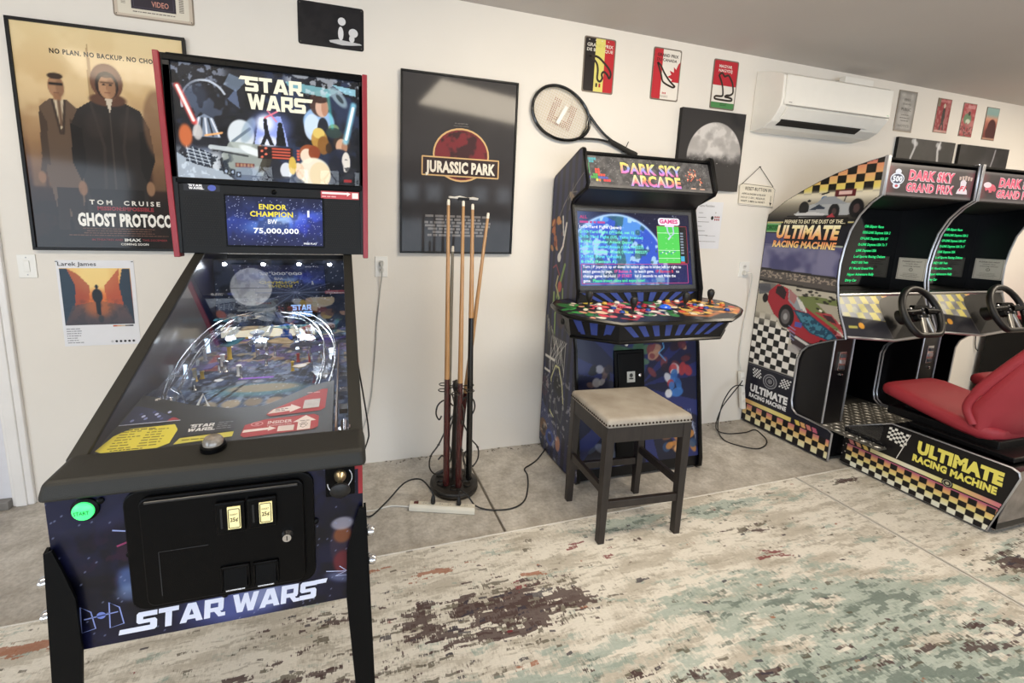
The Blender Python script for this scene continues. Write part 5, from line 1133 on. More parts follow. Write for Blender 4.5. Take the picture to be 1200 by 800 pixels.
# speaker panel
g = G(); g.box(ix0, ix1, BY+.004, BY+.03, BZ0, 1.626); sp_ = g.build('speaker_panel', mat('speaker_black', '0f1012', .5, spec=.25, bump=.1, bscale=500), PB, bevel=.002)
frs = wall_frame(ix0, BZ0, BY+.004); W2, H2 = ix1-ix0, 1.626-BZ0
for gx0_, gx1_ in ((.026, .150), (.528, .648)):
    g = G()
    for i in range(int((gx1_-gx0_)/.0085)):
        for j in range(22):
            x = ix0+gx0_+i*.0085+(.004 if j % 2 else 0); z = BZ0+.030+j*.0085; g.lathe((x, BY+.0035, z), [(.0026, 0), (.0026, .001)], 6, (0, -1, 0))
    tag(g.build('grille_perforation', mat('grille_hole', '060607', .7), sp_), kind='stuff')
sx0, sx1, sz0, sz1 = .165, .513, .033, .219
g = G(); g.box(ix0+sx0-.006, ix0+sx1+.006, BY, BY+.005, BZ0+sz0-.006, BZ0+sz1+.006); scr = g.build('display_bezel', BLK_GLOSS, PB, bevel=.001)
c = Canvas(sx1-sx0, sz1-sz0, .0024, '20244c'); c.grad([(0, '1c1e48'), (.5, '2a3a8a'), (1, '24263c')]); c.ell(.20, .095, .13, .032, '5a86d8', .9, .9, rot=.22); c.ell(.21, .10, .07, .014, 'a8c8f4', .8, .9, rot=.2); c.ell(.29, .09, .06, .05, '3a44c8', .6, 1); c.blotch(.04, 3, .5, '15173a', .5, .2); c.specks(220, 6, 'c8d0ff')
c.build('display_image', wall_frame(ix0+sx0, BZ0+sz0, BY), P_SCREEN, scr)
d = Decal(wall_frame(ix0+sx0, BZ0+sz0, BY)); YE = 'f0dc3c'
d.text('ENDOR', .165, .140, .02, YE, 'c', w=.100, h=.020, bold=.025); d.text('CHAMPION', .160, .112, .02, YE, 'c', w=.155, h=.020, bold=.025); d.text('BW', .162, .085, .02, 'f0f2f8', 'c', w=.034, h=.018, bold=.02)
d.text('75,000,000', .175, .048, .02, 'f4f6fa', 'c', w=.165, h=.020, bold=.03); d.text('1', .295, .115, .02, 'e8ecf4', 'c', w=.008, h=.026, bold=.02); d.text('FREE PLAY', .325, .006, .02, 'f4f6fa', 'r', w=.05, h=.007, bold=.02)
d.build('display_lettering', P_SCREEN, scr)
d = Decal(frs); d.rect(.026, .232, .147, .257, '0c0e1a', 1); d.disc(.120, .245, .014, .011, '4a5ab0', 2); d.logo('STAR', .045, .248, .042, .008, 'f0f0f4', 2, tail='lt'); d.logo('WARS', .043, .238, .046, .008, 'f0f0f4', 2, tail='rb')
d.rect(.509, .224, .657, .254, 'b5424a', 1); d.rect(.513, .242, .610, .250, 'f0e4e4', 2); d.poly([(.610, .235), (.624, .246), (.610, .253)], 'f0e4e4', 2); d.rect(.630, .228, .654, .250, 'e8e0e0', 2); d.lines_of_print(.513, .230, .595, 1, .01, .005, 'e0a8ac', 3, 2)
d.build('panel_stickers', P_MATT, PB)
g = G(); g.lathe((ix0+.335, BY+.004, BZ0+.240), [(.010, 0), (.010, .004), (.006, .006), (.004, .003)], 18, (0, -1, 0)); g.build('camera_eye', BLK_GLOSS, PB)
# ------------------------------------------------------------------ four-player arcade cabinet
AC = thing('arcade_cabinet', 'tall four-player arcade cabinet with blue striped skirt and lit screen', 'arcade cabinet', (1.75, 2.35, 0))
AX0, AX1 = 1.295, 2.190; T_ = .020
prof = [(2.105, .012), (2.56, .012)]+[(2.600, .06), (2.600, 1.790)]+arc(2.57, 1.80, .03, 0, 50, 2)+[(2.30, 1.945)]+arc(2.285, 1.925, .022, 70, 170, 4)+[(2.205, 1.752), (2.215, 1.728), (2.345, 1.675), (2.365, 1.640), (2.235, 1.15), (2.235, 1.05), (2.235, .86), (2.215, .80)]+[(2.085, .08), (2.085, .03)]
prof = [(y, z) for y, z in prof]
SIDEM = mat('cabinet_side_black', '0a0a0e', .35, noise=.2, spec=.3)
for k, X in enumerate((AX0, AX1-T_)):
    g = G(); g.prism(prof, X, X+T_, 'x'); g.build('side_panel', SIDEM, AC)
    g = G(); g.tube([(X+T_/2, y, z) for y, z in prof], .0115, 6, closed=True); g.build('edge_trim', TRIM_BLK, AC)
# left side art: navy stripes with loose comic-like splashes (no figures)
frl = Frame((AX0-.0005, 2.60, .012), (0, -1, 0), (0, 0, 1)); c = Canvas(.52, 1.94, .0052, '16182a')
for k in range(-3, 12):
    a = k*.07; c.poly([(a, 0), (a+.03, 0), (a+.05, 1.94), (a+.01, 1.94)], '23284e', .9)
def splash(seed, x0, y0, x1, y1, cols, n, smin=.008, smax=.03):
    rg = random.Random(seed)
    for i in range(n):
        x, y = rg.uniform(x0, x1), rg.uniform(y0, y1)
        c.ell(x, y, rg.uniform(smin, smax), rg.uniform(smin, smax), cols[i % len(cols)], .9, .25, rot=rg.uniform(-1.5, 1.5))
c.line([(.20, 1.66), (.28, 1.74), (.36, 1.80)], .006, '8a857a', .8); c.line([(.14, 1.62), (.22, 1.70), (.30, 1.70)], .005, '8a857a', .8); c.line([(.10, 1.56), (.18, 1.66)], .006, '8a857a', .8); c.ell(.25, 1.67, .05, .02, '9a8468', .85, .5, rot=-.7); c.line([(.22, 1.60), (.25, 1.75)], .008, '6d675c', .8)
splash(3, .02, 1.36, .13, 1.55, ['b5653a', 'c98a52', '8a3f24'], 16, .010, .028); c.ell(.12, 1.42, .03, .07, '1c2040', 1, .2); c.line([(.15, 1.56), (.17, 1.45)], .014, 'd8d4cc'); c.line([(.20, 1.52), (.17, 1.38), (.13, 1.33)], .018, 'd8d4cc'); c.ell(.13, 1.31, .022, .03, 'd8d4cc', 1, .2)
c.line([(.06, 1.24), (.10, 1.26), (.15, 1.20)], .010, '8a3a44'); c.line([(.21, 1.27), (.17, 1.17), (.13, 1.06)], .022, '6f8a4c'); c.line([(.13, 1.19), (.11, 1.13), (.16, 1.06)], .016, 'a8a074'); c.ell(.16, 1.13, .025, .035, 'b5524a', .9, .3); c.line([(.09, 1.08), (.09, 1.00), (.12, .98)], .022, '7d9458'); c.line([(.20, 1.12), (.21, .98), (.24, 1.03)], .014, '7d9458'); c.line([(.16, 1.06), (.12, .95), (.13, .80)], .016, '86a05c'); c.ell(.20, .93, .05, .06, '3a2a30', .8, .4)
for k in range(9): c.line([(.02+k*.02, .92-.02*k), (.06+k*.03, .74-.01*k)], .006, ('d8d2a0', 'e8e6de', '1a1a1c')[k % 3], .9)
c.rect(0, .60, .30, .82, '2b2b2e', .55, .05); 
for k in range(14): c.line([(.10+k*.015, .80), (.08+((k*7) % 5)*.05, .58+((k*3) % 4)*.02)], .005, 'd8d6d0', .85)
c.rect(.02, .64, .16, .66, 'e0ddd6'); c.rect(.02, .55, .10, .565, 'e0ddd6'); c.line([(.10, .72), (.10, .55)], .006, 'e0ddd6')
c.line([(.17, .62), (.12, .52), (.14, .42), (.13, .30), (.18, .28), (.20, .40), (.24, .30), (.28, .28), (.30, .40), (.27, .52), (.22, .62), (.17, .62)], .012, 'd9d8a0', .95); c.ell(.205, .48, .05, .09, '141418', 1, .2)
c.ell(.04, .44, .045, .07, 'b53a44', .9, .15); c.ell(.04, .44, .022, .035, '2a2428', .9, .2); c.line([(0, .44), (.09, .42)], .007, 'e8e0d8'); c.line([(.03, .52), (.06, .36)], .006, 'e8e0d8')
c.poly([(0, .38), (.52, .10), (.52, .30), (0, .56)], '1c2038', .75); c.poly([(0, .20), (.30, .06), (.30, .14), (0, .34)], '2a3260', .9)
for k in range(10): c.line([(0, .34-.02*k), (.30, .16-.02*k)], .003, '8a90a8', .6, .004)
c.ell(.05, .15, .06, .06, '6b4a30', .95, .2); c.ell(.06, .14, .03, .03, '2a1f18', .9, .3); c.ell(.15, .12, .06, .055, '27408a', .95, .2); c.ell(.15, .12, .03, .03, '141a3a', .9, .3); c.ell(.26, .13, .03, .05, 'c98a64', .8, .4); c.blotch(.03, 41, .63, 'd8d4cc', .5, .06, mask=smooth01((.62-c.Y)/.1))
pl = [(2.60-y, z-.012) for y, z in prof]; c.build('side_art', frl, P_GLOSS, AC, lift=.0006, clip=pl)
# cabinet core
ix0, ix1 = AX0+T_, AX1-T_
g = G(); g.box(ix0, ix1, 2.56, 2.575, .05, 1.80); g.build('rear_panel', BLK, AC)
g = G(); g.hexa([(ix0, 2.30, 1.925), (ix1, 2.30, 1.925), (ix1, 2.58, 1.80), (ix0, 2.58, 1.80)], [(ix0, 2.30, 1.937), (ix1, 2.30, 1.937), (ix1, 2.58, 1.812), (ix0, 2.58, 1.812)]); g.build('top_panel', BLK, AC)
# marquee
mz0, mz1, my0, my1 = 1.738, 1.912, 2.222, 2.292
g = G(); g.hexa([(ix0, my0, mz0), (ix1, my0, mz0), (ix1, 2.34, mz0), (ix0, 2.34, mz0)], [(ix0, my1, mz1+.015), (ix1, my1, mz1+.015), (ix1, 2.34, mz1+.015), (ix0, 2.34, mz1+.015)]); g.build('marquee_box', BLK, AC)
mv = np.array([0, my1-my0, mz1+.015-mz0]); mh = np.linalg.norm(mv); frm = Frame((ix0, my0-.001, mz0), (1, 0, 0), mv); w, h = ix1-ix0, mh-.014
c = Canvas(w, h, .0045, '4c4a4a'); c.blotch(.05, 3, .5, '6b6866', .6, .3); c.blotch(.02, 7, .6, '868380', .5, .15); c.specks(200, 2, 'b5b2ae'); c.rect(0, 0, w, .016, '77736e', .8, .01)
c.build('marquee_print', frm, P_LIT, AC, lift=.001)
d = Decal(frm); RB = ['ff6f8a', 'e87ad8', 'f0a46a', 'f0e070', 'b8e88a']; u_ = .016
d.text('DARK SKY', .225, .094, .03, ['f07a9a', 'c98ae0', '8fb0f0', 'f0c070', 'f0f080'], w=.420, h=.064, bold=.05, layer=5, out=.03, outc='2c3050'); d.text('ARCADE', .280, .020, .03, ['b0a0f0', 'f070a0', 'f0906a', 'f0e070', 'f0f0a0'], w=.350, h=.064, bold=.05, layer=5, out=.03, outc='2c3050')
def blocks(lst, col):
    for (i, j) in lst: d.rect(.006+i*u_+.001, .016+j*u_+.001, .006+(i+1)*u_-.001, .016+(j+1)*u_-.001, col, 3)
blocks([(0, 9), (1, 9), (2, 9), (1, 8), (3, 9), (2, 8)], '5ab0b8'); blocks([(0, 6), (0, 5), (0, 4), (0, 7)], '58b070'); blocks([(3, 4), (4, 4), (4, 5), (3, 5), (4, 3), (5, 3), (6, 3)], 'e0584c'); blocks([(1, 2), (2, 2), (3, 2), (2, 3), (3, 3)], '5cae5a'); blocks([(5, 2), (6, 2), (7, 2), (4, 2), (0, 2)], '5a62b0'); blocks([(3, 1)], 'e8d060'); blocks([(4, 1)], 'e08a4c'); blocks([(6, 1), (7, 1), (8, 1)], 'e04c50')
rg = random.Random(9)
for (cx_, cy_, n_, s__) in ((.72, .10, 34, .036), (.775, .06, 10, .014)):
    for k in range(n_):
        x = cx_+round(rg.gauss(0, s__*.6)/.008)*.008; y = cy_+round(rg.gauss(0, s__*.6)/.008)*.008; d.rect(x, y, x+.008, y+.008, ('e89478', 'd8624a', 'f2c8a8')[k % 3], 3+.1*(k % 3))
d.rect(.70, .018, .735, .026, 'e8b8a0', 3); d.rect(.765, .018, .80, .024, 'e8b8a0', 3); d.build('marquee_lettering', P_LIT, AC)
g = G(); g.add([(ix0, my0-.004, mz0), (ix1, my0-.004, mz0), (ix1, my1-.004, mz1+.012), (ix0, my1-.004, mz1+.012)], [(0, 1, 2, 3)]); g.build('marquee_cover', GLASS, AC)
g = G(); g.box(ix0, ix1, my1-.01, my1+.01, mz1+.012, mz1+.024); g.build('marquee_clip', TRIM_BLK, AC)
# hood underside
g = G(); g.hexa([(ix0, 2.225, mz0-.012), (ix1, 2.225, mz0-.012), (ix1, 2.37, 1.640), (ix0, 2.37, 1.640)], [(ix0, 2.225, mz0), (ix1, 2.225, mz0), (ix1, 2.38, 1.655), (ix0, 2.38, 1.655)]); g.build('hood_panel', mat('hood_black', '08080c', .5), AC)
# monitor: bezel, glass and image on a plane leaning back
b0 = np.array([ix0, 2.255, 1.128]); vv = np.array([0, 2.375-2.255, 1.650-1.128]); vh = np.linalg.norm(vv); frb = Frame(b0, (1, 0, 0), vv); W = ix1-ix0
SX0, SX1, SY0, SY1 = .020, .820, .045, .490
def slab(fr, x0, y0, x1, y1, t0, t1, gg):
    p = [fr(np.array(a), np.array(b), t1) for a, b in ((x0, y0), (x1, y0), (x1, y1), (x0, y1))]; q = [fr(np.array(a), np.array(b), t0) for a, b in ((x0, y0), (x1, y0), (x1, y1), (x0, y1))]
    gg.add(q+p, [(3, 2, 1, 0), (4, 5, 6, 7), (0, 1, 5, 4), (1, 2, 6, 5), (2, 3, 7, 6), (3, 0, 4, 7)]); return gg
g = G(); slab(frb, 0, 0, W, vh, -.03, 0, g); g.build('monitor_panel', mat('bezel_dark', '1b1c20', .3, noise=.1), AC)
g = G(); BW_ = .020
for a in ((SX0-BW_, SY1, SX1+BW_, SY1+BW_), (SX0-BW_, SY0-BW_*1.4, SX1+BW_, SY0), (SX0-BW_, SY0, SX0, SY1), (SX1, SY0, SX1+BW_, SY1)): slab(frb, a[0], a[1], a[2], a[3], 0, .006, g)
mon = g.build('monitor_bezel', mat('bezel_grey', '44484f', .3, noise=.1), AC, bevel=.001)
w, h = SX1-SX0, SY1-SY0; frs = Frame(frb(np.array(SX0), np.array(SY0), .001), (1, 0, 0), vv)
c = Canvas(w, h, .004, '141838'); c.grad([(0, '1a2260'), (.5, '121a44'), (1, '101534')])
R1 = np.hypot((c.X-.26)/.36, (c.Y-.07)/.36); c.mix(smooth01((1.06-R1)/.12), '4a80e0', .9); c.mix(smooth01((1-R1)/.02), '3358c8'); c.mix(smooth01((1-R1)/.02)*smooth01((c.noise(.08, 5, 4)-.48)/.08), '5aa0e8', .8); c.mix(smooth01((1-R1)/.02)*smooth01((c.noise(.04, 15, 3)-.58)/.06), 'bfe4f4', .8); c.mix(smooth01((1-R1)/.02)*smooth01((c.noise(.07, 25, 3)-.57)/.06), '2a5a58', .7)
c.mix(np.exp(-((R1-1.0)/.02)**2), 'bfe0ff', .9); c.mix(smooth01((.25-c.X)/.3), '8fb8f4', .45); c.specks(60, 3, 'dfe8ff'); c.rect(0, 0, w*.97, .125, '30305e', .35)
c.build('screen_image', frs, P_SCREEN, mon)
d = Decal(frs)
games = ['1-10-Yard Fight (Japan)', '2-10-Yard Fight (World, set 1)', '3-10-Yard Fight (US, Taito license)', '4-1941 Counter Attack (Japan)', '5-1941: Counter Attack (USA 900227)', '6-1941: Counter Attack (World 900227)', '7-1942 (First Version)', '8-1942 (Revision A)']
for k, t in enumerate(games): d.text(t, .012, h-.100-k*.0300, .03, ('f2f6ff' if k == 0 else ('7af0c8' if k % 2 else '6ae8e0')), w=.0125*len(t), h=.017, bold=.025, layer=2)
d.text('ALL', .016, h-.042, .03, 'c83c78', w=.05, h=.018, bold=.02, layer=2); d.lines_of_print(.016, h-.070, .2, 1, .02, .012, 'c04a90', 2)
lines = [('Turn 1P joystick up or down to select games in order,left or right to', .70), ('select games by page.', .20), ('change game list.Hold', .22), ('game.', .05)]
for k, (t, ww) in enumerate(lines): d.text(t, .020, .104-k*.028, .03, 'f4f4fa', w=ww, h=.018, bold=.02, layer=2)
d.text("1P Button A", .235, .076, .03, 'e85a9a', w=.12, h=.018, bold=.02, layer=2); d.text('to launch game.', .375, .076, .03, 'f4f4fa', w=.14, h=.018, bold=.02, layer=2); d.text('1P Button B', .53, .076, .03, 'e0404c', w=.13, h=.018, bold=.02, layer=2); d.text('to', .68, .076, .03, 'f4f4fa', w=.025, h=.016, bold=.02, layer=2)
d.text("1P START", .255, .048, .03, 'e85a9a', w=.10, h=.018, bold=.02, layer=2); d.text('for 3 seconds to exit from the', .375, .048, .03, 'f4f4fa', w=.30, h=.018, bold=.02, layer=2); d.text('Please insert coins and enjoy now!', .085, .020, .03, '5af0a0', w=.36, h=.018, bold=.02, layer=2)
d.rrect(.012, .010, w-.03, .128, .003, .003, 'd05080', 1)
gx, gy, gw, gh = .555, .135, .165, .235
d.rect(gx, gy, gx+gw, gy+gh, '52d058', 3); d.rrect(gx, gy, w-.022, gy+gh, .002, .002, 'c03c48', 4); d.rect(gx+gw, gy, w-.022, gy+gh, '15171c', 3)
for yy_ in (.03, .08, .19): d.rect(gx, gy+yy_, gx+gw, gy+yy_+.003, 'd8f4d8', 4)
for k in range(6): 
    for xx_ in (.06, .11): d.rect(gx+xx_, gy+.02+k*.035, gx+xx_+.008, gy+.022+k*.035, 'd8f4d8', 4)
for k in range(9): d.disc(gx+.02+k*.013, gy+.062+(k % 3)*.006, .005, .004, ('4a5ac0', 'e8e8f0')[k % 2], 5)
d.line([(gx+.075, gy+gh), (gx+.08, gy+.20), (gx+.10, gy+.17), (gx+.125, gy+.19), (gx+.12, gy+gh)], .010, 'b8c8e0', 5); d.line([(gx+.10, gy+.17), (gx+.08, gy+.15)], .012, 'c8d4e8', 5)
for k in range(8): d.rect(gx+gw+.008, gy+.06+k*.018, gx+gw+.030, gy+.070+k*.018, '8a98a8', 4)
d.rect(gx+gw+.004, gy+.012, gx+gw+.032, gy+.045, '4ab0d8', 4); d.rect(gx+gw+.003, gy, gx+gw+.034, gy+.01, 'c83c3c', 4)
d.rrect(gx+.012, gy+gh+.006, gx+gw+.010, gy+gh+.052, .018, 0, 'f4f0f8', 4); d.text('GAMES', gx+.022, gy+gh+.018, .03, 'd83c84', w=.138, h=.026, bold=.05, layer=6); d.rrect(gx+.06, gy+gh-.004, gx+.13, gy+gh+.012, .004, 0, 'f0d8f0', 5)
d.build('screen_lettering', P_SCREEN, mon)
g = G(); slab(frb, 0, 0, W, vh, .0085, .0105, g); g.build('monitor_glass', GLASS, AC)
# control panel
def cp_z(y): return 1.030+(y-1.90)*.125
top = [(1.375, 1.900), (2.085, 1.905)]+[(2.23, 1.985), (2.325, 2.06), (2.345, 2.12), (2.33, 2.22), (2.26, 2.29), (2.19, 2.32), (2.165, 2.335), (1.32, 2.335), (1.29, 2.325), (1.20, 2.30), (1.15, 2.24), (1.135, 2.14), (1.155, 2.05), (1.23, 1.98)]
n = len(top); g = G(); g.add([(x, y, cp_z(y)) for x, y in top]+[(x, y, cp_z(y)-.022) for x, y in top], [tuple(range(n)), tuple(range(n, 2*n))[::-1]]+[(i, (i+1) % n, n+(i+1) % n, n+i) for i in range(n)]); g.build('control_panel', BLK, AC)
g = G(); g.tube([(x, y, cp_z(y)-.011) for x, y in top], .0135, 6, closed=True); g.build('edge_trim', TRIM_BLK, AC)
fcp = Frame((1.12, 1.88, cp_z(1.88)), (1, 0, 0), (0, 1, .125)); c = Canvas(1.24, .47, .0042, '1c1a1c'); c.blotch(.05, 3, .5, '2b292c', .5, .3)
rg = random.Random(5)
# loose splashes of colour, left to right: green-white, red-pink, green, orange
for (x0, x1, cols, n_) in ((.05, .20, ['3f9a4c', 'f0e4cc', '2f7a3c', 'e0a080', '2c6a34'], 16), (.22, .44, ['d83c46', 'f8ece0', 'ecd45c', 'e0606a', 'f8d0b0'], 26), (.42, .68, ['dc4a68', 'f08a9a', 'f8ece8', '54b468', '48a058'], 28), (.62, .72, ['3c8a48', 'dfe8dc', '2f6f3c'], 12), (.74, .96, ['e8604a', 'f8d070', 'f0b058', 'c84434', 'f8e8c8'], 26), (.94, 1.19, ['f0a04c', 'dc5034', 'f8cc68', '5a3a30', 'f8b888'], 26)):
    for i in range(int(n_*1.5)):
        ex_, ey_, ea, eb, er = rg.uniform(x0, x1), rg.uniform(.10, .41), rg.uniform(.016, .040), rg.uniform(.012, .030), rg.uniform(-1, 1); c.ell(ex_, ey_, ea*1.12, eb*1.16, '241a1a', .8, .2, rot=er); c.ell(ex_, ey_, ea, eb, cols[i % len(cols)], .97, .2, rot=er)
c.line([(.30, .08), (.36, .05), (.42, .10)], .02, 'b8323c', .8); c.line([(.73, .10), (.85, .07), (.97, .12)], .03, 'd87a34', .8, .02); c.line([(.95, .16), (1.08, .11), (1.2, .2)], .03, 'e09040', .8, .02)
for k in range(7): c.line([(.08+k*.17, .44), (.20+k*.14, .36)], .03, '23264a', .7, .01)
c.rect(0, 0, 1.24, .035, '171517', .9, .02); c.build('panel_art', fcp, P_GLOSS, AC, lift=.0006, clip=[(x-1.12, (y-1.88)*1.0078) for x, y in top])
def cp(x, y, hh=0): return (x, y, cp_z(y)+hh)
for (x, y) in ((1.335, 2.16), (1.535, 2.03), (1.945, 2.10), (2.175, 2.15)):
    g = G(); g.lathe(cp(x, y, .0), [(.024, .001), (.024, .004), (.010, .006), (.006, .010), (.006, .030), (.012, .036), (.019, .060), (.021, .078), (.016, .092), (.004, .098)], 18); g.build('joystick', BLK_RUB, AC)
btn_m = {'w': mat('button_white', 'e6e2da', .25, noise=.05), 'y': mat('button_yellow', 'd8b04c', .25, noise=.05), 'r': mat('button_red', 'b03038', .25, noise=.05), 'b': mat('button_blue', '2c4a9a', .25, noise=.05), 'o': mat('button_orange', 'd8703c', .25, noise=.05)}
bts = [(1.42, 2.19, 'w'), (1.47, 2.21, 'y'), (1.47, 2.12, 'b'), (1.52, 2.13, 'r'), (1.42, 2.07, 'w'), (1.56, 2.22, 'w'), (1.48, 2.05, 'b'), (1.60, 2.11, 'r'), (1.645, 2.13, 'b'), (1.69, 2.14, 'r'), (1.62, 2.06, 'r'), (1.665, 2.07, 'b'), (1.71, 2.09, 'r'), (1.66, 2.18, 'r'), (1.70, 2.24, 'w'), (1.86, 2.22, 'w'), (1.93, 2.23, 'y'), (1.99, 2.22, 'w'), (2.01, 2.13, 'r'), (2.05, 2.14, 'b'), (2.09, 2.13, 'w'), (2.04, 2.08, 'r'), (2.08, 2.08, 'b'), (2.23, 2.20, 'o'), (2.27, 2.15, 'y'), (2.24, 2.12, 'o'), (2.12, 2.22, 'y'), (1.38, 2.12, 'w'), (2.19, 2.035, 'b')]
for (x, y, k) in bts:
    g = G(); g.lathe(cp(x, y), [(.017, .001), (.017, .004), (.0135, .005), (.0130, .011), (.009, .013)], 14); g.build('push_button', btn_m[k], AC)
g = G(); g.lathe(cp(1.805, 2.10), [(.045, .001), (.045, .004), (.034, .006)], 28); g.build('trackball_ring', mat('trackball_ring_blue', '16307a', .25, noise=.05), AC)
g = G(); g.lathe(cp(1.805, 2.10), [(.033, .004), (.030, .014), (.020, .022), (.008, .026), (.001, .027)], 28); g.build('trackball', mat('trackball_blue', '2a62e0', .15, emit=.15, noise=.1, coat=1), AC, label='shiny blue trackball')
# skirt under the panel
bot = [(1.385, 1.925), (2.050, 1.930), (2.235, 2.08), (2.225, 2.30), (1.28, 2.30), (1.20, 2.10)]; topk = [(1.375, 1.915), (2.085, 1.92), (2.31, 2.075), (2.26, 2.30), (1.22, 2.30), (1.165, 2.075)]
g = G(); g.loft([[(x, y, .915 if y < 2.2 else .90) for x, y in bot], [(x, y, cp_z(y)-.022) for x, y in topk]], smooth=False); g.build('skirt', mat('skirt_black', '0a0a0e', .35, spec=.3), AC)
g = G(); g.tube([(x, y, .914 if y < 2.2 else .90) for x, y in bot], .010, 6, closed=True); g.build('skirt_trim', TRIM_BLK, AC)
BLU = '2c3f86'
def quadface(P0, P1, Q0, Q1, n_, par, name, lean=1.0, label=None):
    """stripes fanning across a face: P0,P1 bottom corners, Q0,Q1 top corners"""
    P0, P1, Q0, Q1 = map(np.array, (P0, P1, Q0, Q1)); nn = np.cross(P1-P0, Q0-P0); nn = nn/np.linalg.norm(nn)
    V = []; F = []
    for k in range(n_):
        tb0, tb1 = (k+.25)/n_, (k+.75)/n_
        def lean_(t): return .5+(t-.5)*lean
        tt = [lean_(tb0), lean_(tb1)]; bb_ = [(.5+(tb0-.5)*.72), (.5+(tb1-.5)*.72)]
        a, b, c_, d_ = [P0+(P1-P0)*x for x in bb_]+[Q0+(Q1-Q0)*x for x in tt]
        i = len(V); V += [p+nn*.0008 for p in (a, b, d_, c_)]; F.append((i, i+1, i+2, i+3))
    g = G(); g.add(V, F); return g.build(name, mat('stripe_blue', BLU, .35, noise=.1), AC, label=label)
def zt_(p): return (p[0], p[1], cp_z(p[1])-.026)
quadface((bot[0][0], bot[0][1], .925), (bot[1][0], bot[1][1], .925), zt_(topk[0]), zt_(topk[1]), 8, 0, 'stripe_decal', 1.0, 'blue fanned stripes')
quadface((bot[5][0], bot[5][1], .93), (bot[0][0], bot[0][1], .93), zt_(topk[5]), zt_(topk[0]), 3, 0, 'stripe_decal', 1.0)
quadface((bot[1][0], bot[1][1], .93), (bot[2][0], bot[2][1], .93), zt_(topk[1]), zt_(topk[2]), 3, 0, 'stripe_decal', 1.0)
g = G(); g.lathe((1.178, 2.16, .985), [(.018, 0), (.018, .006), (.006, .012)], 16, (-1, -.1, 0)); g.build('side_knob', BLK_RUB, AC)
# apron between screen and panel
g = G(); g.hexa([(ix0, 2.24, 1.07), (ix1, 2.24, 1.07), (ix1, 2.30, 1.07), (ix0, 2.30, 1.07)], [(ix0, 2.255, 1.13), (ix1, 2.255, 1.13), (ix1, 2.30, 1.13), (ix0, 2.30, 1.13)]); g.build('screen_apron', BLK, AC)
quadface((ix0, 2.239, 1.075), (ix1, 2.239, 1.075), (ix0, 2.252, 1.128), (ix1, 2.252, 1.128), 9, 0, 'stripe_decal')
# lower front with coin door
l0, l1 = (2.222, .86), (2.092, .09)
g = G(); g.hexa([(ix0, l1[0]+.008, l1[1]), (ix1, l1[0]+.008, l1[1]), (ix1, l1[0]+.03, l1[1]), (ix0, l1[0]+.03, l1[1])], [(ix0, l0[0]+.008, l0[1]), (ix1, l0[0]+.008, l0[1]), (ix1, l0[0]+.03, l0[1]), (ix0, l0[0]+.03, l0[1])]); g.build('front_panel', BLK, AC)
lv = np.array([0, l0[0]-l1[0], l0[1]-l1[1]]); lh = np.linalg.norm(lv); frf = Frame((ix0, l1[0]+.007, l1[1]), (1, 0, 0), lv); w = ix1-ix0
c = Canvas(w, lh, .006, '161a30'); c.grad([(0, '181a2c'), (1, '1c2244')])
for k in range(12): c.poly([(w/2, lh*.6), (w/2+1.2*math.cos(k*.52+.1), lh*.6+1.2*math.sin(k*.52+.1)), (w/2+1.2*math.cos(k*.52+.3), lh*.6+1.2*math.sin(k*.52+.3))], '27306a', .8)
def spl(seed, x0, y0, x1, y1, cols, n_, a=.015, b=.05):
    rg = random.Random(seed)
    for i in range(n_): c.ell(rg.uniform(x0, x1), rg.uniform(y0, y1), rg.uniform(a, b), rg.uniform(a, b)*.7, cols[i % len(cols)], .85, .3, rot=rg.uniform(-1.5, 1.5))
spl(1, .28, .55, .48, .72, ['3f6a48', '2f5238', '55785a'], 16, .03, .06); spl(2, .08, .50, .22, .60, ['6d5a5a', '20242c', 'a8a8b0', '2a2430'], 14, .015, .04); spl(3, .50, .55, .78, .72, ['5a2a34', '7a3a40', '2a2030', 'b88a70'], 18, .02, .045); spl(4, .62, .40, .80, .58, ['2f5fa0', 'd8d8dc', '3a70b8', 'a83a40'], 16, .02, .045)
spl(5, .08, .02, .28, .34, ['3a4664', '6d7488', '20283c'], 14, .02, .05); spl(6, .26, .02, .44, .34, ['8a2c30', 'b04038', 'd8a060', '4a1c20'], 18, .02, .045); spl(7, .60, .05, .82, .34, ['b0773c', '6a4a38', '2a4468', 'c99a68'], 18, .02, .045)
for k in range(6): c.line([(.70+.02*k, .30), (.84, .20-.02*k)], .004, 'b8c4e0', .6)
c.line([(.60, .74), (.61, .70), (.57, .67), (.62, .62)], .006, '6ab8f0', .9); c.build('front_art', frf, P_GLOSS, AC, lift=.0012)
g = G(); slab(frf, .245, .36, .455, .70, .001, .012, g); cd = g.build('coin_door', BLK_GLOSS, AC, bevel=.004)
g = G(); slab(frf, .265, .38, .435, .68, .012, .017, g); g.build('door_face', BLK_GLOSS, cd, bevel=.004)
g = G(); slab(frf, .325, .505, .380, .570, .017, .021, g); g.build('coin_window', mat('coin_plate', 'c9c9c4', .35, noise=.2, nscale=60), cd, label='pale coin plate')
d = Decal(Frame(frf(np.array(.325), np.array(.505), .0205), (1, 0, 0), lv)); d.disc(.028, .042, .012, .012, '2a2a2c', 1); d.disc(.028, .022, .016, .005, '3a3a3c', 1); d.build('coin_print', P_MATT, cd)
g = G(); p = frf(np.array(.415), np.array(.545), .017); g.lathe(p, [(.010, 0), (.010, .006), (.005, .008)], 14, (0, -1, .15)); g.build('lock', CHROME, cd)
g = G(); slab(frf, .245, .05, .455, .33, .001, .010, g); g.build('lower_door', BLK_GLOSS, AC, bevel=.004)
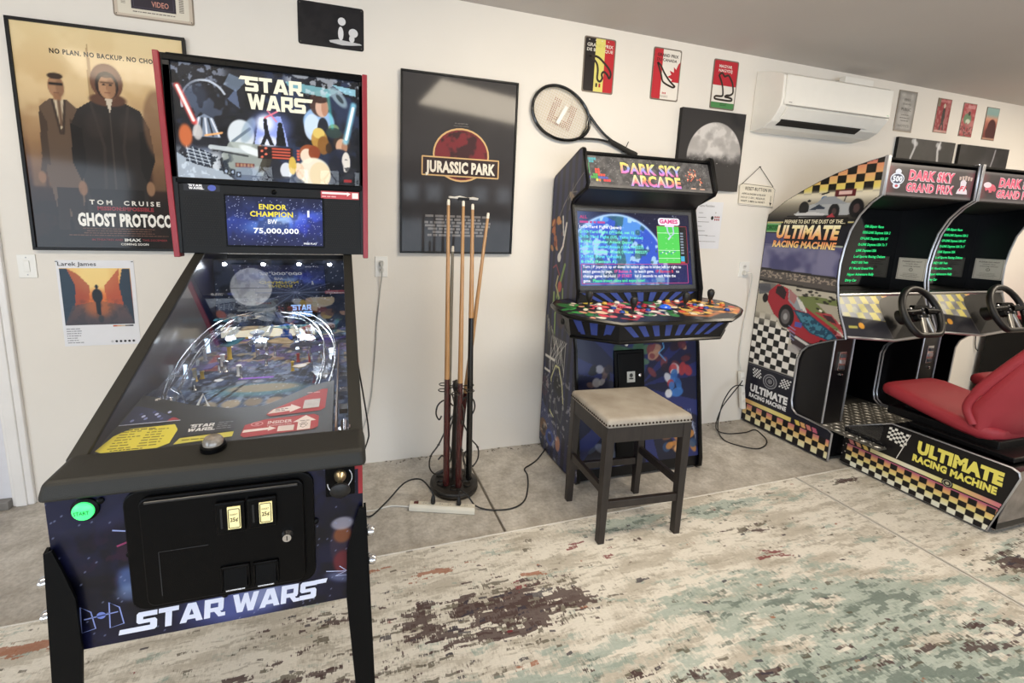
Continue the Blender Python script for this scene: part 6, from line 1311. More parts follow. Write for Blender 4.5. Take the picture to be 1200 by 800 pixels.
g = G(); p = frf(np.array(.335), np.array(.735), .001); g.lathe(p, [(.012, 0), (.012, .006), (.008, .010), (.001, .011)], 16, (0, -1, .15)); g.build('front_button', btn_m['w'], AC)
g = G(); g.box(ix0, ix1, 2.105, 2.125, .02, .09); g.build('kick_plate', BLK, AC)

# ------------------------------------------------------------------ stool (built at the origin, then turned into place)
ST = thing('stool', 'dark wooden counter stool with nailed grey-brown upholstered seat before the arcade cabinet', 'stool', (0, 0, 0))
DW = mat('dark_stained_wood', '2c2522', .42, col2='211b19', nscale=10, stretch=(6, 6, .8))
hw, hd, H = .208, .172, .600; Z0 = {-1: .0055, 1: 0.0}
for sx in (-1, 1):
    for sy in (-1, 1):
        g = G(); x, y = sx*hw, sy*hd; tx, ty = sx*(hw-.005), sy*(hd-.005); a, b = .0165, .0215
        g.hexa([(x-a, y-a, Z0[sy]), (x+a, y-a, Z0[sy]), (x+a, y+a, Z0[sy]), (x-a, y+a, Z0[sy])], [(tx-b, ty-b, H), (tx+b, ty-b, H), (tx+b, ty+b, H), (tx-b, ty+b, H)]); g.build('leg', DW, ST, bevel=.002)
for sy, z in ((-1, .185), (1, .185)):
    g = G(); g.box(-hw+.018, hw-.018, sy*hd-.011, sy*hd+.011, z, z+.038); g.build('stretcher', DW, ST, bevel=.002)
for sx in (-1, 1):
    g = G(); g.box(sx*hw-.011, sx*hw+.011, -hd+.018, hd-.018, .255, .293); g.build('stretcher', DW, ST, bevel=.002)
for sy in (-1, 1):
    g = G(); g.box(-hw+.016, hw-.016, sy*hd-.014, sy*hd+.014, .525, .606); g.build('seat_rail', DW, ST, bevel=.002)
for sx in (-1, 1):
    g = G(); g.box(sx*hw-.014, sx*hw+.014, -hd+.016, hd-.016, .525, .606); g.build('seat_rail', DW, ST, bevel=.002)
sw_, sd = .226, .190
rings = []
for (z, e) in ((.600, -.002), (.604, .0), (.622, .0), (.633, -.003), (.640, -.010), (.643, -.025), (.645, -.12)):
    rings.append([(x, y, z) for x, y in rr(-sw_-e, -sd-e, sw_+e, sd+e, .012 if e > -.03 else .02)])
g = G(); g.loft(rings); cush = g.build('seat', mat('taupe_hide', 'aca59b', .6, col2='8b8276', nscale=6, bump=.2, bscale=120), ST)
g = G()
def nails(n_, p0, p1):
    for i in range(n_):
        t_ = (i+.5)/n_; x = p0[0]+(p1[0]-p0[0])*t_; y = p0[1]+(p1[1]-p0[1])*t_; nx_ = (0, -1) if p0[1] == p1[1] and y < 0 else ((0, 1) if p0[1] == p1[1] else ((-1, 0) if x < 0 else (1, 0)))
        gg = G(); gg.lathe((x+nx_[0]*.001, y+nx_[1]*.001, .613), [(.0055, 0), (.005, .002), (.0025, .004), (.0005, .0045)], 8, (nx_[0], nx_[1], 0)); gg.build('nail_head', mat('antique_nail', '3a302a', .35, metal=.8, noise=.2), cush)
nails(24, (-sw_, -sd), (sw_, -sd)); nails(24, (-sw_, sd), (sw_, sd)); nails(20, (-sw_, -sd), (-sw_, sd)); nails(20, (sw_, -sd), (sw_, sd))
ST.location = (1.388, 1.805, .0); ST.rotation_euler = (0, 0, math.radians(-3.4))
ST.location.z = 0.0

# ------------------------------------------------------------------ cue rack and cues
CR = thing('cue_rack', 'round bronze floor rack with curled ironwork holding the cues', 'cue rack', (.595, 2.255, 0))
BRZ = mat('bronzed_iron', '3d3935', .4, metal=.6, noise=.3, nscale=25)
RX, RY = .595, 2.255
g = G(); g.lathe((RX, RY, 0), [(.128, 0), (.137, .006), (.139, .018), (.134, .024), (.139, .030), (.136, .040), (.110, .046), (.106, .043), (.040, .050), (.030, .056)], 40); g.build('base', BRZ, CR)
g = G(); g.lathe((RX, RY, .05), [(.018, 0), (.013, .02), (.016, .06), (.020, .20), (.017, .38), (.012, .52), (.02, .55), (.024, .565), (.018, .585), (.006, .60)], 16); g.build('post', BRZ, CR)
for k in range(6):
    a = math.radians(k*60+15); px, py = RX+.088*math.cos(a), RY+.088*math.sin(a)
    g = G(); g.tube([(px+.022*math.cos(t_), py+.022*math.sin(t_), .605) for t_ in np.linspace(0, 2*math.pi, 16, endpoint=False)], .0028, 6, closed=True)
    g.tube([(RX, RY, .612), (RX+.066*math.cos(a), RY+.066*math.sin(a), .605)], .003, 6); g.build('ring_holder', BRZ, CR)
for k in range(6):
    a = math.radians(k*60+15); px, py = RX+.088*math.cos(a), RY+.088*math.sin(a)
    g = G(); g.lathe((px, py, .045), [(.024, 0), (.024, .008), (.020, .010), (.018, .004)], 16); g.build('cup', BRZ, CR)
for k in range(4):
    a = math.radians(k*90+8); ca2, sa2 = math.cos(a), math.sin(a)
    pts = [(.018, .50), (.06, .54), (.105, .52), (.118, .47), (.10, .43), (.085, .45)]
    g = G(); g.tube(smooth_path([(RX+r_*ca2, RY+r_*sa2, z) for r_, z in pts], 5), .0045, 6); g.build('upper_scroll', BRZ, CR)
    pts = [(.020, .44), (.05, .38), (.10, .28), (.145, .22), (.150, .15), (.115, .105), (.07, .12), (.055, .17), (.075, .21), (.10, .19)]
    g = G(); g.tube(smooth_path([(RX+r_*ca2, RY+r_*sa2, z) for r_, z in pts], 5), .0045, 6)
    for (r_, z) in ((.10, .28), (.145, .22), (.115, .105)): g.lathe((RX+r_*ca2, RY+r_*sa2, z-.006), [(.002, 0), (.009, .006), (.002, .012)], 8)
    g.build('lower_scroll', BRZ, CR)
MAPLE = mat('maple_shaft', 'b98e5e', .35, col2='a87c4c', nscale=12, stretch=(8, 8, .6), coat=.3); BUTT = mat('mahogany_butt', '4a1718', .25, col2='330e10', nscale=12, stretch=(8, 8, .8), coat=.5); FERR = mat('ivory_ferrule', 'e8e0d0', .4, noise=.03)
def cue(label, b, t, split, shaft=MAPLE, butt=BUTT, tipm=None, name='pool_cue'):
    b = Vector(b); t = Vector(t); L = (t-b).length; ax = (t-b).normalized(); r_ = thing(name, label, 'cue', tuple(b), 'cues standing in the bronze rack')
    def P(s): return b+ax*s
    g = G(); g.tube([P(0), P(.01), P(split*.5), P(split)], [.015, .0185, .0172, .0145], 12); g.build('butt', butt, r_)
    if butt is BUTT:
        g = G()
        for k in range(4):
            a = Vector((math.cos(k*1.57+.8), math.sin(k*1.57+.8), 0)); p0 = P(split)+a*.0145; side = ax.cross(a)*.0095; q0 = P(split-.26)+a*.0162
            g.add([P(split+.002)+side+a*-.0030, P(split+.002)-side+a*-.0030, q0+a*.0008, P(split)+a*.0008], [(0, 1, 2), (0, 3, 2), (1, 2, 3)])
        g.build('inlay_point', MAPLE, r_)
    g = G(); g.tube([P(split), P(split+(L-split)*.5), P(L-.03)], [.0145, .0112, .0078], 12); g.build('shaft', shaft, r_)
    g = G(); g.tube([P(L-.03), P(L-.008)], [.0080, .0080], 12); g.build('ferrule', FERR, r_)
    g = G(); g.tube([P(L-.008), P(L-.002), P(L)], [.0070, .0066, .004], 12); g.build('tip', tipm or FERR, r_)
    return r_, P, L
cue('pool cue standing foremost left, cherry red butt and pale maple shaft', (.535, 2.20, .055), (.522, 2.235, 1.632), .62)
cue('shortest cue, thin grey-brown shaft behind the front left cue', (.560, 2.305, .055), (.562, 2.28, 1.392), .50, shaft=mat('greyed_shaft', '8b8270', .4, noise=.2), butt=mat('dark_butt', '3a1c1c', .3, noise=.2))
cue('pool cue leaning right across the others with a white tip', (.622, 2.325, .055), (.745, 2.25, 1.572), .50, tipm=FERR)
cue('pool cue with a long black butt at the right of the rack', (.675, 2.225, .055), (.657, 2.25, 1.615), .95, butt=mat('black_butt', '0c0c0e', .25, coat=.5, noise=.1))
r_, P, L = cue('bridge stick with wide notched head on top and cherry red butt, standing in front centre', (.598, 2.165, .055), (.603, 2.24, 1.630), .60, name='bridge_stick')
g = G(); tx, ty, tz = .603, 2.24, 1.640
g.prism([(tx-.078, tz-.002), (tx+.078, tz-.006), (tx+.080, tz+.004), (tx+.05, tz+.008), (tx+.02, tz+.004), (tx-.02, tz+.012), (tx-.05, tz+.006), (tx-.080, tz+.008)], ty-.006, ty+.006, 'y'); g.build('bridge_head', mat('bridge_brass', 'b8b0a4', .3, metal=.6, noise=.1), r_, bevel=.001)
g = G(); g.box(tx-.030, tx+.030, ty-.012, ty+.010, tz-.010, tz+.004); g.build('head_clamp', BLK, r_, bevel=.002)

# ------------------------------------------------------------------ power strips, cords
def strip(label, a, b, wd, ht, white, n_out, name='power_strip', n_sw=True):
    a = Vector(a); b = Vector(b); u = (b-a).normalized(); L = (b-a).length; root = thing(name, label, 'power strip', tuple((a+b)/2))
    return root, a, b, u, L
root, a, b, u, L = strip('beige power strip on the concrete in front of the cue rack', (.318, 2.118, 0), (.648, 2.008, 0), .06, .035, True, 6)
n_ = Vector((-u.y, u.x, 0))
g = G(); hw_ = .026
rings = []
for s in (0, L):
    c_ = a+u*s; rings.append([tuple(c_+n_*y+Vector((0, 0, z))) for y, z in ((-hw_, .002), (-hw_, .024), (-hw_+.010, .036), (hw_-.010, .036), (hw_, .024), (hw_, .002))])
g.loft(rings, smooth=False); bs = g.build('housing', mat('beige_plastic', 'd9d3c4', .4, noise=.04), root, bevel=.003)
frt = Frame(tuple(a-n_*.0+Vector((0, 0, .0363))), tuple(u), tuple(n_)); 
for k in range(6):
    d = Decal(frt); x = .075+k*.044
    for dy in (-.006, .006): d.rect(x-.004, dy-.001, x+.004, dy+.001, '4a463e', 0)
    d.disc(x+.011, 0, .0025, .0025, '4a463e', 0); d.build('socket', P_MATT, bs)
g = G(); q = a+u*.035; g.hexa([tuple(q-u*.012-n_*.008+Vector((0, 0, .036))), tuple(q+u*.012-n_*.008+Vector((0, 0, .036))), tuple(q+u*.012+n_*.008+Vector((0, 0, .036))), tuple(q-u*.012+n_*.008+Vector((0, 0, .036)))], [tuple(q-u*.012-n_*.008+Vector((0, 0, .039))), tuple(q+u*.012-n_*.008+Vector((0, 0, .044))), tuple(q+u*.012+n_*.008+Vector((0, 0, .044))), tuple(q-u*.012+n_*.008+Vector((0, 0, .039)))]); g.build('rocker_switch', mat('switch_red_dark', '4a1410', .3, emit=.15), root, label='dark red rocker switch')
def cord(parent, pts, r, m, plug=None, n=8, label=None):
    g = G(); g.tube(smooth_path(pts, n), r, 8); cb = g.build('power_cord', m, parent, label=label)
    if plug is not None:
        p = Vector(plug); g = G(); g.tube([tuple(p), tuple(p+Vector((0, 0, .012))), tuple(p+Vector((0, 0, .035))), tuple(p+Vector((0, 0, .045)))], [.012, .013, .010, .006], 10); g.build('plug', m, cb)
    return cb
CBLK = mat('black_cord', '101012', .45, noise=.1); CWHT = mat('white_cord', 'd2d0ca', .5, noise=.05)
s1 = a+u*.125; s2 = a+u*.262
cord(PB, [(.02, 2.10, .30), (.045, 2.10, .10), (.10, 2.08, .015), (.20, 2.16, .03), (.30, 2.20, .10), (.38, 2.17, .13), (.425, 2.10, .11), (s1.x, s1.y, .085)], .0042, CBLK, (s1.x, s1.y, .040))
cord(AC, [(s2.x, s2.y, .085), (.58, 2.055, .105), (.62, 2.06, .07), (.66, 2.03, .02), (.74, 1.998, .005), (.85, 1.985, .005), (.94, 2.03, .005), (1.01, 2.14, .005), (1.06, 2.26, .005), (1.07, 2.33, .005), (1.13, 2.37, .005), (1.20, 2.42, .005), (1.32, 2.52, .03)], .0042, CBLK, (s2.x, s2.y, .040))
cord(root, [(-.10, 2.30, .005), (.0, 2.17, .005), (.12, 2.14, .005), (.22, 2.155, .006), (.320, 2.117, .012)], .0038, CWHT)
wc = cord(root, [(.213, WY-.030, 1.262), (.215, WY-.035, 1.22), (.205, WY-.012, 1.10), (.185, WY-.010, .90), (.176, WY-.010, .75), (.160, WY-.010, .55), (.145, WY-.012, .42), (.10, WY-.015, .25), (.02, WY-.03, .10), (-.08, WY-.08, .01)], .0036, mat('grey_cord', 'b9b7b2', .5, noise=.05))
g = G(); g.box(.203, .223, WY-.034, WY-.006, 1.250, 1.280); g.build('plug', MATS['grey_cord'], wc, bevel=.004)
cord(PB, [(.036, 1.75, 1.05), (.045, 1.80, .95), (.075, 1.86, .74), (.095, 1.90, .58), (.09, 1.90, .52), (.04, 1.80, .46), (.0, 1.75, .45)], .0036, CBLK)
root = thing('power_strip', 'white power strip hanging upright against the racing cabinet side', 'power strip', (3.04, WY-.03, .12))
g = G(); v0 = [(2.985, WY-.050, .425), (3.022, WY-.050, .425), (3.022, WY-.02, .425), (2.985, WY-.02, .425)]; v1 = [(3.045, WY-.055, .115), (3.082, WY-.055, .115), (3.082, WY-.025, .115), (3.045, WY-.025, .115)]; g.hexa(v1, v0); hs = g.build('housing', WHITE_PL, root, bevel=.005)
for k in range(4):
    z = .38-k*.065; x = 3.003+(.425-z)*.193; g = G(); g.box(x-.010, x+.010, WY-.0555-(.425-z)*.016, WY-.045, z-.010, z+.010); g.build('socket', MATS['outlet_face'], hs, bevel=.002)
wr = cord(root, [(2.935, WY-.034, 1.205), (2.965, WY-.05, 1.20), (2.995, WY-.03, 1.10), (3.005, WY-.012, .95), (2.990, WY-.012, .75), (2.985, WY-.02, .55), (3.005, WY-.03, .44)], .0045, CWHT)
g = G(); g.box(2.920, 2.952, WY-.036, WY-.008, 1.190, 1.220); g.build('plug', CWHT, wr, bevel=.004)
LOOP = [(3.00, WY-.06, .36), (2.93, WY-.10, .345), (2.84, WY-.12, .28), (2.78, WY-.10, .16), (2.72, WY-.13, .03), (2.76, 2.44, .006), (2.92, 2.42, .006), (3.04, 2.44, .006), (3.02, 2.36, .006), (2.97, 2.28, .006), (2.88, 2.22, .006), (2.78, 2.20, .006), (2.70, 2.26, .006), (2.66, 2.36, .006), (2.72, 2.48, .04), (2.80, 2.54, .18), (2.86, 2.55, .28), (2.93, 2.56, .325), (3.01, WY-.06, .32)]

# ------------------------------------------------------------------ racing cabinets
def racing(dx, label, first):
    R = thing('racing_cabinet', label, 'racing game', (3.53+dx, 2.0, 0), 'twin sit-down racing cabinets')
    X0, X1 = 3.10+dx, 3.955+dx; T = .018
    back = [(1.957, .012), (2.64-.02, .012), (2.62, .02), (2.62, 1.605)]
    arcp = [(2.615, 1.650), (2.50, 1.742), (2.39, 1.806), (2.28, 1.862), (2.18, 1.905), (2.08, 1.938), (1.99, 1.962), (1.905, 1.980)]
    front = [(1.900, 1.758), (1.950, 1.716), (2.005, 1.640), (2.045, 1.540), (2.064, 1.430), (2.074, 1.32), (2.070, 1.21), (2.055, 1.11), (2.025, 1.0), (1.985, .90), (1.970, .85)]
    cut = [(2.03, .83), (2.12, .785)]+arc(2.175, .68, .075, 70, 0, 4)[::1]
    cut = [(2.03, .830), (2.12, .785), (2.19, .745), (2.232, .695), (2.250, .63), (2.250, .32), (2.236, .262), (2.20, .232), (2.12, .228), (1.985, .218), (1.957, .205)]
    prof = back+arcp+front+cut
    for k, X in enumerate((X0, X1-T)):
        g = G(); g.prism(prof, X, X+T, 'x'); g.build('side_panel', SIDEM, R)
        g = G(); g.tube([(X+T/2, y, z) for y, z in arcp[-1:]+front+cut+[(1.957, .012)]], .0085, 6); g.build('edge_trim', SILVER_TRIM, R)
        g = G(); g.tube([(X+T/2, y, z) for y, z in [(2.62, .02), (2.62, 1.605)]+arcp], .006, 6); g.build('edge_trim', SILVER_TRIM, R)
    if first:
        fr = Frame((X0-.0005, 2.625, .012), (0, -1, 0), (0, 0, 1)); w, h = .73, 1.975; c = Canvas(w, h, .0045, 'd8d2c4')
        c.grad([(0, '15161d'), (.24, '15161d'), (.2401, 'd8d4ca'), (.55, 'c9c2b4'), (1, 'dcd5c2')])
        # track, crowd and sky
        c.rect(0, .90, w, 1.40, '8f8f8c'); c.rect(0, 1.19, w, 1.42, '4a4a72', 1, .02); c.blotch(.16, 3, .5, '8d8ca8', .7, .25, mask=smooth01((c.Y-1.2)/.04)*smooth01((1.42-c.Y)/.02))
        c.poly([(0, 1.235), (w, 1.215), (w, 1.06), (0, 1.13)], '55504e'); c.poly([(0, 1.24), (w, 1.218), (w, 1.205), (0, 1.222)], '2b2928'); c.blotch(.012, 8, .52, 'b8a898', .7, .1, mask=c.inpoly([(0, 1.222), (w, 1.205), (w, 1.165), (0, 1.17)])); c.poly([(0, 1.15), (w, 1.125), (w, 1.11), (0, 1.135)], '2b2928')
        c.poly([(0, 1.135), (w, 1.11), (w, .60), (0, .60)], 'b8b2a4'); c.poly([(.30, 1.06), (.45, 1.08), (w, 1.06), (w, .85), (.52, .90), (.36, .97)], '6f7a4c', 1); c.poly([(.45, 1.035), (w, 1.04), (w, .90), (.58, .94)], 'a8a294', 1); c.ell(.66, .985, .06, .025, '77824f')
        rg = random.Random(2)
        for i in range(34):
            x = .1+rg.random()*.6; y = 1.085+rg.uniform(-.03, .025)-(x > .5)*.02; c.ell(x, y, .012, .006, '2a2826', .9, .4)
        for i in range(12): c.line([(.46+i*.02, 1.0-i*.010), (.47+i*.02, .997-i*.010)], .012, ('2a2826', 'e8e4da')[i % 2], 1)
        # stock car
        RD = '9c2b36'
        c.ell(.10, 1.10, .10, .03, '6a6664', .9, .4); c.ell(.06, 1.08, .05, .02, '2a2a2e', .9, .3); c.poly([(.0, 1.11), (.10, 1.12), (.12, 1.06), (.02, 1.03)], '55575f', .9)
        c.poly([(.10, 1.07), (.16, 1.13), (.26, 1.10), (.37, 1.00), (.50, .93), (.63, .86), (.67, .80), (.66, .70), (.56, .70), (.42, .73), (.32, .78), (.25, .84), (.16, .90), (.09, 1.0)], RD)
        c.poly([(.155, 1.11), (.20, 1.12), (.235, 1.075), (.225, 1.02), (.15, 1.06)], '2a1c22'); c.poly([(.245, 1.105), (.32, 1.06), (.375, 1.0), (.40, .96), (.32, .965), (.255, 1.02)], '8f969c'); c.poly([(.255, 1.10), (.32, 1.058), (.30, 1.0), (.26, 1.03)], 'a86a6a', .8)
        for k in range(3): c.line([(.315+k*.018, 1.05-k*.012), (.355+k*.018, .98-k*.010)], .008, 'e8e4dc', .9)
        c.poly([(.30, .96), (.41, .955), (.58, .86), (.655, .79), (.645, .775), (.56, .80), (.44, .82), (.38, .86)], '22445c'); c.blotch(.02, 44, .52, '4a8aa0', .8, .1, mask=c.inpoly([(.32, .95), (.41, .945), (.57, .85), (.63, .79), (.55, .81), (.44, .83), (.39, .87)]))
        c.ell(.255, .905, .058, .085, '141316', 1, .08, rot=.1); c.ell(.25, .90, .035, .055, '5d5a5c', 1, .2, rot=.1); c.ell(.25, .90, .016, .025, '9a9a9c', 1, .4); c.ell(.075, 1.01, .022, .035, '1a181c', 1, .2)
        c.poly([(.30, .80), (.42, .76), (.56, .735), (.665, .735), (.665, .67), (.52, .655), (.40, .67), (.32, .72)], '3a3034'); c.line([(.345, .77), (.44, .735), (.56, .715), (.67, .72)], .018, 'd8d6d4', .9); c.line([(.34, .70), (.44, .665), (.56, .645), (.67, .655)], .03, '8a8688', .9, .01); c.ell(.33, .66, .05, .05, 'a8a4a6', .8, .3)
        for k in range(4): c.line([(.285+k*.004, .84-k*.025), (.335, .82-k*.025)], .008, '8f98c8', .8)
        c.rect(.325, .845, .375, .88, '4a5ab0', .9); c.poly([(.44, .97), (.55, .98), (.62, .92), (.665, .84), (.60, .90), (.50, .95)], 'a83a44', .9); c.poly([(.50, .965), (.56, .965), (.60, .92), (.54, .93)], '3a2a30', .9); c.ell(.52, .78, .012, .016, '2a1418')
        # black and white checks below, fading upwards
        cell = .0465; fade = smooth01((.92-c.Y)/.16); k2 = (np.floor(c.X/cell)+np.floor((c.Y-.475)/cell)) % 2
        msk = (c.Y > .485).astype(float)*fade; carmask = c.inpoly([(.10, 1.07), (.26, 1.10), (.66, .80), (.67, .64), (.44, .64), (.30, .66), (.30, .80), (.22, .82), (.09, 1.0)])
        msk = msk*(1-carmask*(c.Y > .64)); c.mix(msk*(k2 == 0), '18181a'); c.mix(msk*(k2 == 1), 'e6e3de')
        # top: cream with open-wheel car and coloured checks
        c.rect(0, 1.585, w, h, 'd9d2bf'); c.grad([(0, '2a2826'), (.81, '2a2826'), (.86, '8f897c'), (.885, 'd9d2bf'), (1, 'e0d8c4')], mask=(c.Y > 1.585).astype(float))
        cc = .052; kk = (np.floor((c.X-.1)/cc)+np.floor((c.Y-.008)/cc)) % 2; tt = smooth01((c.Y-1.76)/.04); g3 = np.stack([np.interp(c.Y, [1.74, 1.80, 1.86, 1.93, 1.97], v) for v in ([.85, .86, .87, .84, .72], [.80, .80, .68, .56, .38], [.66, .42, .45, .42, .42])], -1)
        c.mix(tt*(kk == 1), g3); c.mix(tt*(kk == 0), '1c1a16'); 
        BK = '17171a'
        c.poly([(.21, 1.635), (.26, 1.685), (.40, 1.72), (.58, 1.70), (.61, 1.66), (.55, 1.625), (.33, 1.625)], 'a5a9ae'); c.ell(.27, 1.675, .035, .048, BK, 1, .12); c.ell(.60, 1.668, .042, .060, BK, 1, .12); c.ell(.47, 1.650, .034, .052, BK, 1, .12); c.ell(.60, 1.668, .018, .028, '4a3a3a'); c.ell(.47, 1.65, .014, .022, '4a3a3a')
        c.poly([(.20, 1.640), (.34, 1.650), (.42, 1.635), (.40, 1.615), (.24, 1.615)], 'c9cbce'); c.line([(.16, 1.622), (.46, 1.618)], .010, BK); c.rect(.46, 1.745, .585, 1.79, '5a2226'); c.rect(.485, 1.757, .56, 1.778, 'd8b8b4'); c.line([(.53, 1.745), (.52, 1.70)], .006, BK); c.ell(.40, 1.735, .022, .018, '4a70a0'); c.line([(.38, 1.765), (.42, 1.775)], .010, BK); c.poly([(.34, 1.70), (.40, 1.75), (.46, 1.75), (.54, 1.70)], '8f949c'); c.poly([(.30, 1.66), (.37, 1.70), (.42, 1.67)], '2a3446'); c.ell(.30, 1.725, .012, .008, BK); c.poly([(.43, 1.615), (.46, 1.64), (.48, 1.612)], 'a83a44')
        c.rect(0, 1.585, w, 1.60, BK, .9, .01)
        # green tag and stripe
        c.rect(0, 1.575, w, 1.583, 'd8cc78'); c.rect(0, 1.42, w, 1.575, '191a22'); c.rect(0, 1.42, .16, 1.50, '4a4a72'); c.rect(0, 1.515, .12, 1.570, '3f8a4a'); c.rect(0, 1.508, .12, 1.514, 'b8d8a8'); c.rect(0, 1.568, .12, 1.574, 'b8d8a8'); c.rect(.48, 1.420, w, 1.427, 'a8b0a0')
        # lower navy field, stripe and checks
        c.rect(0, 0, w, .478, '1a1b28'); c.rect(0, .478, w, .486, 'b8b4ae'); c.rect(0, .466, w, .470, '55545c')
        col = np.stack([np.interp(c.X, [0, .10, .22, .45, w], v) for v in ([.85, .88, .89, .88, .80], [.62, .76, .84, .80, .50], [.42, .48, .55, .45, .52])], -1)
        c.mix(((c.Y > .150) & (c.Y < .182) & (c.X < .40)).astype(float), col)
        for i in range(4): c.poly([(.425+i*.040, .182), (.455+i*.040, .182), (.470+i*.040, .150), (.440+i*.040, .150)], ('d8c060', 'd8a870', 'c87a70', 'b86078')[i])
        cl = .043; k3 = (np.floor((c.X)/cl)+np.floor((c.Y-.012)/cl)) % 2; mm = ((c.Y > .012) & (c.Y < .141)).astype(float)
        yg = np.stack([np.interp(c.Y, [.03, .10, .141], v) for v in ([.90, .88, .78], [.88, .72, .45], [.72, .45, .48])], -1); c.mix(mm*(k3 == 0), '141216'); c.mix(mm*(k3 == 1), yg)
        pl = [(2.625-y, z-.012) for y, z in prof]; c.build('side_art', fr, P_GLOSS, R, clip=pl)
        d = Decal(fr); 
        d.rrect(.135, 1.555, .565, 1.612, .004, 0, '141210', 1); d.text('PREPARE TO EAT THE DUST OF THE...', .145, 1.572, .03, 'f0e8c8', w=.405, h=.026, bold=.02, shear=.15, layer=3)
        d.text('ULTIMATE', .095, 1.470, .03, ['e88a60', 'f0c078', 'f4e2a0', 'f4f0d0'], w=.435, h=.088, bold=.055, shear=.18, layer=6, out=.03, outc='2a1614'); d.text('RACING MACHINE', .075, 1.402, .03, ['f4e2a0', 'f0c078', 'e88a60'], w=.445, h=.046, bold=.045, shear=.18, layer=6, out=.03, outc='2a1614')
        d.text('CIRCUIT', .012, 1.528, .03, '1a3a20', w=.09, h=.028, bold=.02, layer=2)
        # winged emblem with flags and white lettering
        d.ring(.205, .385, .045, .045, .018, '4f5058', 2); d.ring(.205, .385, .054, .054, .003, 'c0c0c4', 3); d.ring(.205, .385, .033, .033, .003, 'c0c0c4', 3); d.disc(.205, .385, .018, .018, '8f8f95', 3)
        for k in range(5): d.disc(.205+.010*math.cos(k*1.257), .385+.010*math.sin(k*1.257), .004, .004, '2a2a2e', 4)
        for sx in (-1, 1):
            d.checks(.205+sx*.105-.034, .375-sx*.003, 6, 6, .012, .012, 'd8d8da', 2, 0, skew=.25*sx); d.checks(.205+sx*.105-.034, .375-sx*.003, 6, 6, .012, .012, '26262a', 2, 1, skew=.25*sx)
        d.text('ULTIMATE', .052, .262, .03, 'e8e8ea', w=.305, h=.054, bold=.06, layer=2); d.text('RACING MACHINE', .050, .212, .03, 'e8e8ea', w=.305, h=.032, bold=.05, layer=2); d.build('side_lettering', P_GLOSS, R)
    # shell
    g = G(); g.box(X0+T, X1-T, 2.585, 2.60, .02, 1.66); g.build('rear_panel', BLK, R)
    g = G(); rings = [[(X0+T, y, z-.006), (X1-T, y, z-.006), (X1-T, y+.004, z-.016), (X0+T, y+.004, z-.016)] for y, z in arcp]; g.loft(rings, smooth=False); g.build('top_panel', BLK, R)
    # marquee
    g = G(); g.box(X0+T, X1-T, 1.915, 1.99, 1.756, 1.945); g.build('marquee_box', BLK, R, bevel=.003)
    w = X1-X0-2*T; frm = wall_frame(X0+T, 1.758, 1.914); h = .188; c = Canvas(w, h, .0045, '3a3334'); c.blotch(.05, 3+int(dx*10), .5, '5a5052', .6, .25)
    c.grad([(0, 'a8525a'), (.06, '7a4446'), (.14, '3a3334'), (.9, '443a3c'), (1, '8a4e54')], 'x', al=.75); e = np.minimum(c.Y, h-c.Y); c.mix(smooth01((.022-e)/.012), '6a6462', .9); c.build('marquee_print', frm, P_LIT, R)
    d = Decal(frm); PK = 'e8607c'
    ox = 0 if first else -.0
    d.text('DARK SKY', .205+ox, .100, .03, PK, w=.42, h=.056, bold=.05, shear=.02, layer=5, out=.035, outc='f6e4e6'); d.text('GRAND PRIX', .195+ox, .030, .03, PK, w=.44, h=.050, bold=.035, layer=5, out=.035, outc='f6e4e6')
    if first:
        d.disc(.110, .098, .060, .036, 'dfe2ea', 3); d.disc(.110, .140, .026, .016, 'dfe2ea', 3); d.disc(.110, .058, .032, .018, 'dfe2ea', 3); d.disc(.110, .098, .052, .027, '2b3350', 4); d.text('500', .110, .082, .03, 'e8eaf0', 'c', w=.085, h=.032, bold=.05, layer=6); d.disc(.110, .056, .014, .008, 'c04850', 4)
        for k in range(5): d.poly([(.675+k*.027, .120), (.690+k*.027, .120), (.694+k*.027, .150-.004*abs(k-2)), (.671+k*.027, .150-.004*abs(k-2))], 'c8b0a4', 3)
        d.poly([(.665, .035), (.775, .035), (.765, .060), (.745, .075), (.75, .11), (.715, .13), (.69, .11), (.695, .075), (.675, .06)], 'e8dce2', 3); d.text('F1', .72, .055, .03, 'd84a5c', 'c', w=.07, h=.03, bold=.05, shear=.3, layer=5)
    else:
        d.disc(.125, .085, .055, .028, 'e06a7a', 3); d.disc(.09, .105, .04, .018, 'f0d8dc', 4); d.disc(.155, .080, .03, .018, 'd85a6a', 4); d.disc(.10, .062, .014, .012, '4a2a30', 5); d.disc(.155, .058, .014, .012, '4a2a30', 5)
    d.build('marquee_lettering', P_LIT, R)
    g = G(); g.box(X0-.002, X0+T+.006, 1.896, 1.915, 1.752, 1.985); g.build('marquee_corner', SILVER_TRIM, R, bevel=.002)
    # hood underside
    g = G(); g.hexa([(X0+T, 1.92, 1.752), (X1-T, 1.92, 1.752), (X1-T, 2.24, 1.70), (X0+T, 2.24, 1.70)], [(X0+T, 1.92, 1.757), (X1-T, 1.92, 1.757), (X1-T, 2.25, 1.72), (X0+T, 2.25, 1.72)]); g.build('hood_panel', MATS['hood_black'], R)
    # screen
    SG = mat('screen_black_glass', '040506', .08, coat=.4)
    g = G(); g.box(X0+T, X1-T, 2.262, 2.30, 1.10, 1.70); sc_ = g.build('screen', SG, R, label='dark glossy screen')
    frx = wall_frame(X0+T, 1.10, 2.262); d = Decal(frx)
    rows = ['OR-Slipstr Race', 'ODE-LINK Daytona USA 2', 'OP-LINK Daytona USA GT', 'O-LINK Daytona USA To T', 'LINK Daytona USA', 'L-of Sports Racing Deluxe', 'INDY 500 Twin', 'F1 World Grand Prix', 'Hyper Adventure Rally', 'Dirty Car']
